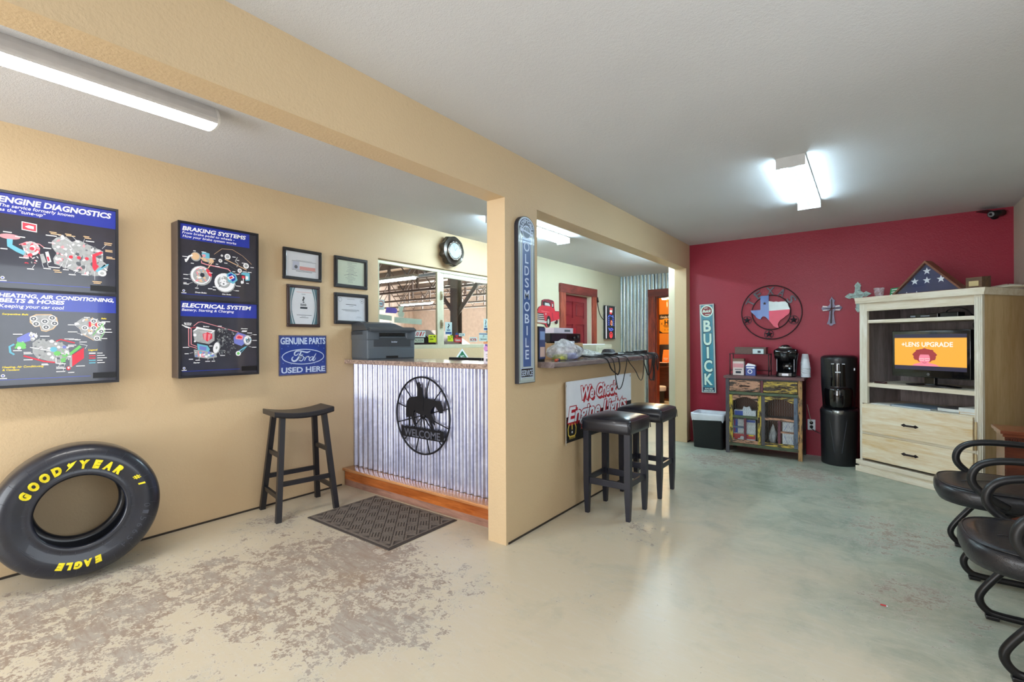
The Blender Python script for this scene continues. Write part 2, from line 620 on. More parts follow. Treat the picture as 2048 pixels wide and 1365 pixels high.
# corrugated sheet round the far doorway
def corrugated(mb, x0, x1, y, z0, z1, amp=.021, per=.0677, mi=0, k=10):
    n = int((x1 - x0) / per * k)
    vs = []
    for i in range(n + 1):
        x = x0 + (x1 - x0) * i / n
        w = math.sin(2 * PI * (x - x0) / per)
        w = math.copysign(abs(w) ** 0.8, w)
        vs += [(x, y - amp * w, z0), (x, y - amp * w, z1)]
    mb.raw(vs, [(2 * i, 2 * i + 2, 2 * i + 3, 2 * i + 1) for i in range(n)], mi, True)
BDX0, BDX1, BDZ = -3.02, -2.2, 2.03
b = MB()
b.box(XL, BDX0, YB + .015, YB + .1, 0, HC, 1); b.box(BDX1, -2.05, YB + .015, YB + .1, 0, HC, 1); b.box(BDX0, BDX1, YB + .015, YB + .1, BDZ, HC, 1)
corrugated(b, XL, -3.02, YB, 0, HC); corrugated(b, -3.02, -2.05, YB, 2.1, HC); corrugated(b, BDX1, -2.05, YB, 0, HC)
struct(b.build('wall_office', [M_GALV_BACK, M_CREAM]))
M_CEDAR = wood('red_stained_timber', (92, 30, 16), (158, 62, 34), 'z', 6, .5, .1, 6)
M_CEDARH = wood('red_stained_timber_header', (64, 22, 16), (126, 46, 30), 'x', 6, .5, .1, 6)
b = MB(); b.box(-3.145, BDX0, YB - .05, YB - .006, 0, 2.03, 0, .006); b.box(BDX1, BDX1 + .12, YB - .05, YB - .006, 0, 2.03, 0, .006)
b.box(-3.15, BDX1 + .125, YB - .052, YB - .006, 2.03, 2.165, 1, .006); b.box(BDX0, BDX0 + .018, YB - .006, YB + .12, 0, 2.03, 0)
b.box(BDX1 - .018, BDX1, YB - .006, YB + .12, 0, 2.03, 0); b.box(BDX0 + .018, BDX1 - .018, YB - .006, YB + .12, 2.012, 2.03, 1)
struct(b.build('trim_1', [M_CEDAR, M_CEDARH]))
# orange back room
b = MB(); b.box(-5.2, -1.4, 11.0, 11.1, 0, 2.44); b.box(-5.3, -5.2, YB + .1, 11.1, 0, 2.44); b.box(-1.4, -1.3, YB + .1, 11.1, 0, 2.44); b.box(-5.2, -3.69, YB + .1, YB + .14, 0, 2.44); b.box(-2.05, -1.4, YB + .1, YB + .14, 0, 2.44)
struct(b.build('wall_orange', M_ORANGE))
b = MB(); b.box(-5.2, -1.4, YB + .1, 11.0, 2.44, 2.5)
struct(b.build('ceiling_orange', M_CEIL))

# red door in the left wall, its frame, and the sliding window
M_DOOR = mat('dark_red_door_paint', (128, 34, 44), .35, 0, .2)
M_TRIMRED = wood('cedar_casing', (112, 40, 30), (166, 82, 62), 'z', 6, .5, .05, 6)
M_TRIMREDH = wood('cedar_casing_header', (84, 30, 26), (130, 52, 44), 'y', 6, .5, .05, 6)
b = MB()
b.box(XL, XL + .035, 6.115, 6.262, 0, 2.0, 0, .004); b.box(XL, XL + .035, DY1 - .004, 7.285, 0, 2.0, 0, .004); b.box(XL, XL + .042, 6.105, 7.295, 1.985, 2.12, 1, .004)
b.box(xa, XL, DY1 - .015, DY1, 0, DZ, 2); b.box(xa, XL, DY0, DY0 + .015, 0, DZ, 2); b.box(xa, XL, DY0 + .015, DY1 - .015, DZ - .015, DZ, 2)
struct(b.build('trim_2', [M_TRIMRED, M_TRIMREDH, M_CREAM]))
d = bpy.data.objects.new('door_1', None); COL.objects.link(d); d.location = (XL - .075, DY0 + .018, 0); d.rotation_euler = (0, 0, L90); struct(d)
W_ = DY1 - DY0 - .036
b = MB()
hol = []
for x0, x1 in ((.10, .385), (W_ - .385, W_ - .10)):
    for z0, z1 in ((.18, .78), (.90, 1.52), (1.62, 1.88)):
        hol.append([(x0, z0), (x0, z1), (x1, z1), (x1, z0)])
b.prism([(0, .008), (W_, .008), (W_, 1.98), (0, 1.98)], 0, .038, 0, hol)
struct(b.build('door_leaf', M_DOOR, d))
b = MB()
for h in hol:
    (x0, z0), (_, z1), (x1, _), _ = h
    b.box(x0 - .002, x1 + .002, .016, .03, z0 - .002, z1 + .002)
    b.box(x0 + .035, x1 - .035, .004, .017, z0 + .035, z1 - .035, 0, .008, 1)
struct(b.build('door_panels', M_DOOR, d))
b = MB(); b.cyl((.06, -.001, .95), (.06, -.045, .95), .011, n=10); b.sphere((.06, -.055, .95), .026, 12)
struct(b.build('door_handle', mat('brass', (170, 130, 70), .3, .9), d))

M_FRAMEW = mat('aged_aluminium', (206, 204, 178), .4, .2)
w = bpy.data.objects.new('window_1', None); COL.objects.link(w); w.location = (XL - .03, WY0, WZ0); w.rotation_euler = (0, 0, L90); struct(w)
WW, WH = WY1 - WY0, WZ1 - WZ0
b = MB()
b.box(0, WW, -.02, .04, 0, .042, 0, .003); b.box(0, WW, -.0, .04, WH - .04, WH, 0, .003); b.box(0, .03, -.01, .04, .042, WH - .04); b.box(WW - .045, WW, -.01, .04, .042, WH - .04, 0, .003)
struct(b.build('window_frame', M_FRAMEW, w))
b = MB()
b.box(.80, .855, .0, .03, .042, WH - .04, 0, .003); b.box(.86, .905, .008, .04, .042, WH - .04, 0, .003); b.box(.906, WW - .045, .008, .04, WH - .085, WH - .041, 0, .002)
struct(b.build('window_sash', M_FRAMEW, w))
b = MB()
for z in (.22, .53):
    b.box(.842, .868, -.014, 0, z, z + .09, 0, .006); b.box(.848, .862, -.026, -.012, z + .02, z + .06, 0, .004)
struct(b.build('window_latch', mat('worn_bronze', (150, 138, 110), .45, .6), w))
b = MB(); b.raw([(.03, .014, .042), (.8, .014, .042), (.8, .014, WH - .04), (.03, .014, WH - .04)], [(0, 1, 2, 3)]); b.raw([(.905, .026, .042), (WW - .045, .026, .042), (WW - .045, .026, WH - .085), (.905, .026, WH - .085)], [(0, 1, 2, 3)])
struct(b.build('window_pane', glass(), w))

# workshop beyond the window
b = MB(); b.box(-14, -13.9, 0, 12.4, 0, 5.2); b.box(-14, XL - .3, -.1, 0, 0, 5.2); b.box(-14, -5.3, 12.3, 12.4, 0, 5.2)
b.box(-3.95, XL - .121, 0, 11, 2.6, 5.2)
vs = []; n = 130
for i in range(n + 1):
    y = 12.3 * i / n
    vs += [(-13.88 + .02 * (i % 2), y, 0), (-13.88 + .02 * (i % 2), y, 5.2)]
b.raw(vs, [(2 * i, 2 * i + 1, 2 * i + 3, 2 * i + 2) for i in range(n)])
struct(b.build('wall_workshop', M_SHOP))
b = MB(); b.box(-14, XL - .121, -.1, 12.4, 3.3, 3.4)
for k in range(10):
    b.box(-13.9, -3.9, .3 + 1.25 * k, .42 + 1.25 * k, 3.14, 3.3, 1)
struct(b.build('ceiling_workshop', [mat('workshop_roof_liner', (214, 198, 186), .7), M_STEEL]))
def truss(y, first=None):
    t = thing('roof_truss', 'grey steel roof truss seen through the sliding window', 'truss', (-9, y, 2.32), 0, 'workshop roof trusses')
    b = MB(); b.box(-4.8, 4.6, -.03, .03, 0, .045); b.box(-4.8, 4.6, -.03, .03, .55, .60); b.build('chord', M_STEEL, t)
    b = MB()
    for i in range(10):
        x = -4.7 + .93 * i
        b.cyl((x, 0, .06), (x + .46, 0, .56), .011, n=6); b.cyl((x + .46, 0, .56), (x + .93, 0, .06), .011, n=6); b.box(x + .44, x + .48, -.02, .02, .06, .56)
    b.build('web', M_STEEL, t)
    return t
t0 = truss(3.9)
for y in (5.4, 6.9, 8.4, 9.9, 11.3):
    dup(t0, (-9, y, 2.32), 0, t0['label'])
def column(x, y, lab):
    t = thing('steel_column', lab, 'column', (x, y, 0))
    b = MB(); b.box(-.09, .09, -.07, -.055, 0, 3.29); b.box(-.09, .09, .055, .07, 0, 3.29); b.box(-.01, .01, -.055, .055, 0, 3.29); b.build('post', M_STEEL, t)
    b = MB(); b.cyl((0, 0, 1.75), (.55, 0, 2.34), .04, n=8); b.cyl((0, 0, 1.75), (-.55, 0, 2.34), .04, n=8); b.build('brace', M_STEEL, t)
column(-6.4, 6.75, 'steel column with diagonal braces standing in the workshop behind the window')
M_TUBE = mat('lit_tube', (208, 239, 255), .4, emit=TUBE, var=0)
for x, y, lab in ((-6.2, 5.0, 'lit strip light hanging in the workshop behind the left pane'), (-9.6, 8.6, 'lit strip light far back in the workshop behind the right pane')):
    t = thing('strip_light', lab, 'light', (x, y, 2.21))
    b = MB(); b.box(-.62, .62, -.05, .05, .05, .09); b.build('housing', mat('white_enamel', (235, 235, 230), .4), t)
    b = MB(); b.cyl((-.6, 0, .03), (.6, 0, .03), .016, n=10); b.build('tube', M_TUBE, t)
t = thing('car', 'pale car parked in the workshop behind the window stickers', 'car', (-7.2, 6.2, 0), .5)
b = MB(); b.loft([[(-2.2, y, .35), (-2.2, y, .85), (-1.2, y, .98), (-.7, y, 1.42), (.7, y, 1.46), (1.35, y, 1.0), (2.2, y, .9), (2.25, y, .35)] for y in (-.8, .8)], 0, False)
b.build('body', mat('silver_car_paint', (200, 202, 206), .3, .4, .6), t)
for x in (-1.4, 1.4):
    for y in (-.78, .78):
        b = MB(); b.cyl((x, y - .1, .33), (x, y + .1, .33), .33, n=20); b.build('wheel', mat('car_tyre', (30, 30, 32), .8), t)
b = MB(); b.loft([[(-.95, y, 1.0), (-.62, y, 1.36), (.6, y, 1.4), (1.1, y, 1.02)] for y in (-.81, .81)], 0, False)
b.build('car_window', mat('dark_glass', (40, 46, 52), .1), t)
# ---------------------------------------------------------------- lights on the ceiling
M_ENAMEL = mat('white_enamel', (235, 235, 230), .4)
M_LENS = mat('lit_lens', (255, 252, 246), .4, emit=LENS, var=0)
t = thing('ceiling_light', 'long slim ceiling light left of the beam, its white lens lit', 'light', (-2.672, .43, HC))
side = [(-.034, 0), (-.052, -.030), (-.066, -.062), (-.066, -.076), (-.060, -.086)]
prof = [(-.060, -.0862), (-.048, -.094), (-.02, -.099), (.02, -.099), (.048, -.094), (.060, -.0862)]
b = MB(); b.loft([[(x, y, z) for x, z in side + [(-q[0], q[1]) for q in side[::-1]]] for y in (-.60, .60)], 0, False); b.build('housing', mat('matt_white_enamel', (206, 206, 208), .5), t)
b = MB(); b.loft([[(x, y, z) for x, z in prof] for y in (-.60, .60)], 0, True, True); b.build('lens', M_LENS, t)
for sy in (-1, 1):
    b = MB(); b.loft([[(x * 1.02, y * sy, z) for x, z in side + prof[1:-1] + [(-q[0], q[1]) for q in side[::-1]]] for y in (.6005, .612)], 0, False, True); b.build('end_cap', mat('frosted_end_cap', (226, 226, 224), .4), t)
def strip(x, y0, y1, label, tube=M_TUBE):
    t = thing('strip_light', label, 'light', (x, (y0 + y1) / 2, HC))
    L = (y1 - y0) / 2
    b = MB(); b.box(-.082, .082, -L, L, -.012, 0); b.loft([[(-.03, y, -.012), (.03, y, -.012), (.022, y, -.045), (-.022, y, -.045)] for y in (-L, L)], 0, False); b.build('housing', M_ENAMEL, t)
    for sy in (-1, 1):
        b = MB(); b.box(-.083, .083, min(sy * L, sy * (L + .006)), max(sy * L, sy * (L + .006)), -.07, 0); b.build('end_plate', mat('grey_end_plate', (190, 190, 188), .5), t)
    for sx in (-1, 1):
        b = MB(); b.cyl((sx * .052, -L + .02, -.042), (sx * .052, L - .02, -.042), .0165, n=12); tb = b.build('tube', tube, t)
        for sy in (-1, 1):
            b = MB(); b.box(sx * .052 - .012, sx * .052 + .012, min(sy * L, sy * (L - .018)), max(sy * L, sy * (L - .018)), -.055, -.012); b.build('lamp_holder', M_ENAMEL, tb)
strip(-.395, 3.54, 4.76, 'two-tube strip light on the ceiling in front of the crimson wall')
strip(-2.80, 3.45, 4.74, 'two-tube strip light over the office behind the bar opening', mat('bright_lit_tube', (208, 239, 255), .4, emit=TUBE * 2.3, var=0))
strip(-2.24, 5.7, 6.95, 'added unseen two-tube strip light on the office ceiling nearer the corrugated wall', _MC['bright_lit_tube'])  # added fixture hidden by the beam, brightens the far office

# ---------------------------------------------------------------- poster light boxes
M_CASE = mat('bronze_case', (96, 84, 80), .45, .3)
M_PBLACK = mat('poster_black', (50, 52, 66), .18, 0, .6, var=.2, vscale=5)
M_PBLUE = mat('poster_blue', (34, 56, 168), .2, 0, .6, var=.05)
M_WHITE = mat('print_white', (240, 242, 248), .35, var=0)
M_PGREY = mat('print_grey', (168, 172, 176), .35, var=.12, vscale=60)
M_PDARK = mat('print_dark_grey', (92, 98, 106), .35, var=.12, vscale=60)
M_PRED = mat('print_red', (222, 54, 76), .35, var=.04)
M_PCYAN = mat('print_cyan', (108, 186, 212), .35, var=.04)
M_PGREEN = mat('print_green', (116, 200, 110), .35, var=.04)
M_PYEL = mat('print_yellow', (240, 214, 70), .35, var=0)
M_PPINK = mat('print_pink', (234, 150, 160), .35, var=.04)
M_PVIO = mat('print_lilac', (120, 130, 208), .35, var=.04)
M_PTAN = mat('print_tan', (226, 190, 150), .35, var=.04)
PMATS = [M_PBLACK, M_PBLUE, M_WHITE, M_PGREY, M_PDARK, M_PRED, M_PCYAN, M_PGREEN, M_PYEL, M_PPINK, M_PVIO, M_PTAN]
BLK, BLU, WHT, GRY, DGR, RED, CYN, GRN, YEL, PNK, VIO, TAN = range(12)

class Poster:
    """draws in poster units: u 0..1 to the right, v 0..1 downward"""
    def __init__(s, x0, x1, z0, z1, y, hdr, hdr_w=1.0):
        s.b = MB(); s.x0, s.x1, s.z0, s.z1, s.y, s.k = x0, x1, z0, z1, y, 0
        s.b.rect(x0, x1, z0, z1, y, BLK)
        s.poly([(0, 0), (hdr_w, 0), (hdr_w, hdr), (0, hdr)], BLU)
        s.poly([(.02, .935), (.76, .935), (.76, .942), (.02, .942)], BLU)
        s.disc(.045, .895, .016, .016, WHT); s.disc(.045, .895, .009, .009, BLU); s.dash(.015, .92, .06)
    def p(s, u, v):
        return (s.x0 + (s.x1 - s.x0) * u, s.z1 - (s.z1 - s.z0) * v)
    def yy(s):
        s.k += 1
        return s.y - .0004 - .00001 * s.k
    def poly(s, pts, mi):
        s.b.flat([s.p(*q) for q in pts], s.yy(), mi)
    def disc(s, u, v, ru, rv, mi, rot=0.0, n=20):
        P = []
        for i in range(n):
            a = 2 * PI * i / n
            x, y = ru * math.cos(a), rv * math.sin(a)
            P.append((u + x * math.cos(rot) - y * math.sin(rot), v + x * math.sin(rot) + y * math.cos(rot)))
        s.poly(P, mi)
    def line(s, pts, w, mi):
        s.b.line([s.p(*q) for q in pts], w * (s.x1 - s.x0), s.yy(), mi)
    def dash(s, u, v, w, mi=WHT, h=.009):
        s.poly([(u, v), (u + w, v), (u + w, v + h), (u, v + h)], mi)
    def text(s, tx, u, v, h, mi=WHT, width=None, bold=0.0, shear=0.18):
        x, z = s.p(u, v)
        s.b.text(tx, x, z, h * (s.z1 - s.z0), s.yy(), mi, 'l', width=None if width is None else width * (s.x1 - s.x0), bold=bold, shear=shear)
    def clutter(s, pts, n, seed, mis, r0=.008, r1=.03):
        R = random.Random(seed)
        us = [q[0] for q in pts]; vs = [q[1] for q in pts]
        def inside(u, v):
            c = False
            for i in range(len(pts)):
                (a, bb), (cc, dd) = pts[i], pts[i - 1]
                if (bb > v) != (dd > v) and u < (cc - a) * (v - bb) / (dd - bb) + a:
                    c = not c
            return c
        k = 0
        while k < n:
            u, v = R.uniform(min(us), max(us)), R.uniform(min(vs), max(vs))
            if not inside(u, v):
                continue
            k += 1
            r = R.uniform(r0, r1)
            m = R.choice(mis)
            if R.random() < .45:
                s.disc(u, v, r, r * R.uniform(.6, 1), m, R.uniform(0, 3), 12)
            else:
                a = R.uniform(0, PI)
                q = R.uniform(.25, .6)
                s.poly([(u + r * math.cos(a + e) * (1 if e2 else q), v + r * math.sin(a + e) * (1 if e2 else q)) for e, e2 in ((0, 1), (1.4, 0), (PI, 1), (PI + 1.4, 0))], m)

def poster_engine(*a):
    P = Poster(*a, .215)
    P.text('ENGINE DIAGNOSTICS', .015, .095, .062, WHT, .945, .035)
    P.text('The service formerly known', .02, .145, .036, WHT, .60, .008)
    P.text('as the "tune-up"', .02, .192, .036, WHT, .36, .008)
    P.poly([(.19, .275), (.31, .285), (.31, .375), (.19, .365)], WHT); P.poly([(.197, .283), (.303, .293), (.303, .366), (.197, .357)], RED)
    P.poly([(.215, .325), (.245, .308), (.285, .314), (.285, .345), (.24, .34)], WHT)
    eng = [(.43, .45), (.47, .40), (.55, .38), (.60, .43), (.66, .40), (.88, .50), (.88, .62), (.93, .66), (.90, .78), (.80, .80), (.70, .79), (.45, .70), (.44, .64), (.47, .58), (.43, .52)]
    P.poly(eng, GRY); P.clutter(eng, 120, 3, [WHT, GRY, DGR, WHT, PNK, GRY, DGR], .008, .028)
    for u in (.59, .66, .73):
        P.disc(u, .605, .018, .018, RED)
    P.poly([(.78, .55), (.86, .50), (.88, .52), (.81, .57), (.82, .66), (.84, .68), (.80, .745), (.78, .70)], RED)
    P.line([(.82, .745), (.90, .66), (.87, .70)], .022, CYN); P.line([(.83, .74), (.93, .645)], .012, CYN); P.disc(.87, .76, .04, .036, WHT); P.disc(.87, .76, .02, .018, GRY)
    P.disc(.10, .455, .08, .028, PNK); P.line([(.10, .48), (.10, .55), (.16, .59), (.22, .62)], .045, CYN)
    P.disc(.265, .555, .065, .075, WHT); P.disc(.265, .55, .05, .055, GRY); P.clutter([(.2, .48), (.33, .48), (.33, .72), (.22, .72)], 40, 5, [WHT, PNK, GRY, RED], .008, .022)
    P.line([(.17, .53), (.23, .49), (.33, .50), (.37, .535)], .008, PNK); P.poly([(.375, .58), (.40, .57), (.425, .68), (.395, .70)], WHT); P.poly([(.33, .61), (.36, .60), (.385, .69), (.35, .71)], GRY); P.poly([(.385, .63), (.402, .625), (.412, .67), (.396, .68)], RED)
    R = random.Random(8)
    for u, v, c in ((.41, .345, TAN), (.42, .362, TAN), (.54, .345, TAN), (.55, .36, TAN), (.70, .345, TAN), (.71, .362, TAN), (.38, .385, WHT), (.40, .465, WHT), (.89, .39, TAN), (.89, .41, TAN), (.90, .475, TAN), (.90, .49, TAN), (.91, .555, TAN), (.91, .57, TAN), (.44, .765, TAN), (.45, .785, TAN), (.52, .75, WHT), (.57, .80, WHT), (.68, .79, WHT), (.78, .86, TAN), (.79, .878, TAN), (.23, .775, WHT), (.36, .755, WHT), (.40, .735, WHT), (.03, .585, WHT), (.17, .66, WHT), (.05, .405, WHT), (.14, .44, WHT), (.36, .53, WHT), (.72, .395, WHT)):
        P.dash(u, v, R.uniform(.05, .09), c, .010)
    for q in (((.47, .365), (.60, .44)), ((.60, .365), (.64, .41)), ((.71, .38), (.70, .42)), ((.91, .415), (.87, .47)), ((.49, .745), (.52, .68)), ((.54, .745), (.56, .64)), ((.62, .79), (.67, .70)), ((.71, .78), (.72, .68)), ((.80, .85), (.80, .75)), ((.27, .77), (.29, .73)), ((.40, .73), (.39, .70)), ((.36, .75), (.35, .71))):
        P.line(q, .003, WHT)
    return P.b

def poster_heating(*a):
    P = Poster(*a, .20)
    P.text('HEATING, AIR CONDITIONING,', .015, .068, .042, WHT, .965, .035)
    P.text('BELTS & HOSES', .015, .122, .042, WHT, .52, .035)
    P.text('Keeping your car cool', .02, .178, .038, WHT, .51, .01)
    P.text('Serpentine Belt', .04, .255, .018, YEL, .20, .03); P.text('Belts', .86, .275, .018, YEL, .05, .03); P.text('Legend', .74, .645, .02, YEL, .085, .03)
    P.text('Heating, Air Conditioning', .04, .815, .02, YEL, .32, .03); P.text('& Coolant', .04, .845, .02, YEL, .13, .03)
    o = [(.25, .27), (.30, .24), (.42, .235), (.47, .27), (.48, .34), (.44, .40), (.38, .43), (.34, .42), (.33, .37), (.29, .38), (.25, .33)]
    P.poly(o, TAN); P.poly([(u + (.365 - u) * .1, v + (.33 - v) * .1) for u, v in o], GRY)
    for u, v in ((.28, .29), (.30, .345), (.37, .315), (.43, .275), (.45, .335), (.38, .38)):
        P.disc(u, v, .030, .028, WHT); P.disc(u, v, .022, .02, DGR); P.disc(u, v, .008, .008, WHT)
    o = [(.64, .31), (.69, .265), (.80, .27), (.88, .32), (.90, .43), (.85, .52), (.80, .53), (.68, .46), (.66, .38), (.63, .35)]
    P.poly(o, GRY); P.clutter(o, 60, 11, [WHT, GRY, DGR, WHT, TAN], .008, .026)
    P.poly([(.745, .31), (.765, .305), (.765, .37), (.745, .365)], RED); P.poly([(.81, .32), (.825, .33), (.82, .38), (.80, .36)], RED)
    for u, v in ((.79, .30), (.79, .38), (.85, .34), (.86, .42), (.82, .50), (.71, .38)):
        P.disc(u, v, .03, .028, WHT); P.disc(u, v, .02, .018, DGR); P.disc(u, v, .008, .008, WHT)
    P.line([(.78, .47), (.88, .32)], .008, GRN); P.line([(.85, .50), (.89, .42), (.87, .33)], .007, GRN); P.line([(.69, .45), (.79, .525)], .006, TAN)
    P.poly([(.15, .50), (.24, .44), (.29, .45), (.27, .52), (.20, .55), (.15, .54)], VIO); P.clutter([(.25, .44), (.31, .45), (.29, .53), (.26, .52)], 16, 4, [WHT, GRY], .008, .02)
    P.disc(.18, .575, .04, .032, GRN); P.clutter([(.14, .54), (.22, .54), (.22, .61), (.14, .61)], 12, 9, [GRN, WHT], .008, .02); P.line([(.13, .565), (.095, .59), (.10, .65), (.13, .675)], .018, CYN)
    o = [(.27, .55), (.33, .50), (.50, .55), (.56, .60), (.58, .70), (.50, .80), (.30, .71), (.27, .66)]
    P.poly(o, GRY); P.clutter(o, 70, 21, [GRY, DGR, WHT, GRY], .007, .02)
    P.line([(.25, .60), (.38, .63), (.54, .68)], .008, WHT); P.line([(.20, .69), (.36, .755), (.45, .77)], .016, RED); P.line([(.46, .535), (.50, .515), (.62, .555)], .012, RED)
    P.poly([(.57, .67), (.66, .58), (.68, .60), (.58, .70)], GRN); P.poly([(.585, .70), (.70, .61), (.70, .73), (.59, .83)], RED); P.line([(.585, .69), (.585, .83)], .022, GRY); P.disc(.565, .84, .018, .022, RED); P.disc(.565, .835, .009, .012, WHT)
    P.disc(.47, .67, .03, .026, GRN); P.poly([(.50, .73), (.54, .72), (.54, .77), (.50, .77)], GRN); P.disc(.53, .60, .018, .016, VIO); P.disc(.44, .625, .03, .028, PCY if False else CYN); P.clutter([(.50, .6), (.58, .6), (.58, .75), (.52, .75)], 26, 6, [WHT, GRY, GRN], .006, .016)
    P.line([(.46, .72), (.46, .78), (.54, .79)], .009, WHT); P.line([(.71, .62), (.73, .585), (.66, .565)], .005, WHT); P.line([(.30, .445), (.30, .50)], .006, WHT)
    for i, c in enumerate((WHT, RED, RED, CYN, CYN)):
        P.line([(.745, .675 + .028 * i), (.805, .675 + .028 * i)], .013, c); P.dash(.82, .671 + .028 * i, .05 + .02 * (i % 3), WHT, .008)
    R = random.Random(5)
    for u, v in ((.12, .455), (.33, .475), (.56, .345), (.56, .425), (.57, .51), (.53, .505), (.62, .515), (.66, .54), (.86, .30), (.88, .39), (.88, .425), (.86, .50), (.12, .63), (.20, .65), (.20, .665), (.20, .73), (.34, .78), (.34, .79), (.46, .82), (.46, .835), (.46, .87), (.56, .885), (.63, .815), (.70, .255), (.56, .575), (.56, .59)):
        P.dash(u, v, R.uniform(.05, .085), WHT, .008)
    for q in (((.62, .35), (.67, .40)), ((.64, .44), (.69, .46)), ((.86, .31), (.84, .34)), ((.88, .43), (.86, .45)), ((.52, .865), (.53, .79)), ((.48, .82), (.50, .76))):
        P.line(q, .003, WHT)
    return P.b

def poster_brakes(*a):
    P = Poster(*a, .205, .90)
    P.text('BRAKING SYSTEMS', .03, .088, .055, WHT, .82, .035)
    P.text('From brake pedal to wheels -', .03, .135, .034, WHT, .66, .008)
    P.text('How your brake system works', .035, .182, .034, WHT, .68, .008)
    P.disc(.255, .675, .135, .135, GRY); P.disc(.25, .67, .12, .12, WHT); P.disc(.255, .675, .10, .10, GRY)
    P.clutter([(.16, .6), (.34, .6), (.36, .74), (.2, .78)], 26, 7, [WHT, PNK, GRY, TAN], .01, .03)
    P.poly([(.31, .585), (.34, .57), (.385, .63), (.385, .68), (.355, .67)], RED); P.disc(.27, .665, .028, .03, BLK); P.line([(.19, .60), (.25, .565), (.30, .575)], .012, PNK)
    P.disc(.56, .745, .14, .138, GRY); P.disc(.555, .74, .132, .128, WHT); P.disc(.545, .735, .085, .085, GRY); P.disc(.54, .74, .05, .05, WHT); P.clutter(circle(.545, .74, .08, n=10), 14, 3, [WHT, GRY, DGR], .01, .025)
    P.poly([(.58, .62), (.64, .58), (.71, .62), (.73, .69), (.67, .75), (.60, .72)], CYN); P.poly([(.60, .63), (.64, .60), (.70, .64), (.70, .69), (.66, .72)], BLU)
    P.poly([(.59, .665), (.66, .625), (.69, .66), (.62, .70)], WHT); P.poly([(.61, .665), (.65, .64), (.67, .66), (.63, .685)], RED)
    P.line([(.34, .565), (.40, .47), (.35, .50)], .012, TAN); P.line([(.26, .47), (.26, .50), (.32, .515), (.60, .545), (.635, .575)], .013, PNK)
    P.disc(.19, .425, .062, .062, GRY); P.disc(.185, .42, .05, .05, TAN); P.line([(.15, .41), (.11, .43), (.08, .49)], .022, WHT); P.line([(.065, .47), (.075, .51)], .02, WHT)
    P.poly([(.26, .38), (.28, .34), (.36, .36), (.36, .43), (.28, .43)], CYN); P.poly([(.27, .38), (.31, .38), (.31, .42), (.27, .41)], PNK); P.poly([(.24, .43), (.40, .43), (.42, .46), (.38, .49), (.28, .47)], TAN); P.clutter([(.24, .42), (.42, .43), (.4, .49), (.26, .47)], 16, 2, [WHT, TAN, GRY], .008, .018)
    P.line([(.42, .36), (.52, .27), (.66, .26), (.80, .33), (.93, .44)], .004, TAN); P.line([(.56, .41), (.86, .53)], .01, TAN); P.line([(.56, .41), (.60, .39)], .006, WHT); P.line([(.73, .36), (.70, .42), (.74, .46), (.72, .50)], .012, GRY)
    for u, v, r in ((.595, .37, .04), (.50, .44, .025), (.85, .47, .04), (.76, .55, .03), (.52, .365, .015)):
        P.disc(u, v, r, r, WHT); P.disc(u, v, r * .6, r * .6, GRY)
    P.line([(.94, .52), (.87, .60)], .004, DGR); P.line([(.58, .47), (.72, .55)], .003, DGR)
    P.poly([(.77, .60), (.80, .57), (.90, .57), (.90, .68), (.84, .69), (.84, .61)], CYN); P.poly([(.79, .62), (.83, .62), (.83, .66), (.79, .66)], RED); P.poly([(.84, .62), (.88, .62), (.88, .67), (.84, .67)], WHT); P.line([(.81, .65), (.81, .73)], .01, WHT); P.disc(.79, .715, .016, .024, WHT); P.line([(.72, .615), (.765, .59)], .012, PNK)
    R = random.Random(15)
    for u, v in ((.03, .435), (.16, .345), (.26, .345), (.13, .515), (.37, .42), (.44, .49), (.43, .52), (.04, .675), (.04, .73), (.04, .80), (.04, .785), (.18, .845), (.34, .84), (.40, .81), (.40, .85), (.66, .57), (.69, .60), (.80, .555), (.87, .555), (.85, .72), (.71, .77), (.70, .84), (.23, .575), (.35, .62), (.66, .36), (.72, .40), (.79, .43), (.55, .46), (.91, .48)):
        P.dash(u, v, R.uniform(.03, .065), WHT, .009)
    P.text('Drum Brake', .18, .915, .018, WHT, .14, .03); P.text('Disc Brake', .52, .915, .018, WHT, .12, .03)
    for q in (((.08, .68), (.12, .67)), ((.09, .735), (.13, .74)), ((.10, .80), (.15, .775)), ((.20, .84), (.215, .80)), ((.71, .775), (.69, .745)), ((.70, .845), (.67, .84))):
        P.line(q, .003, WHT)
    return P.b

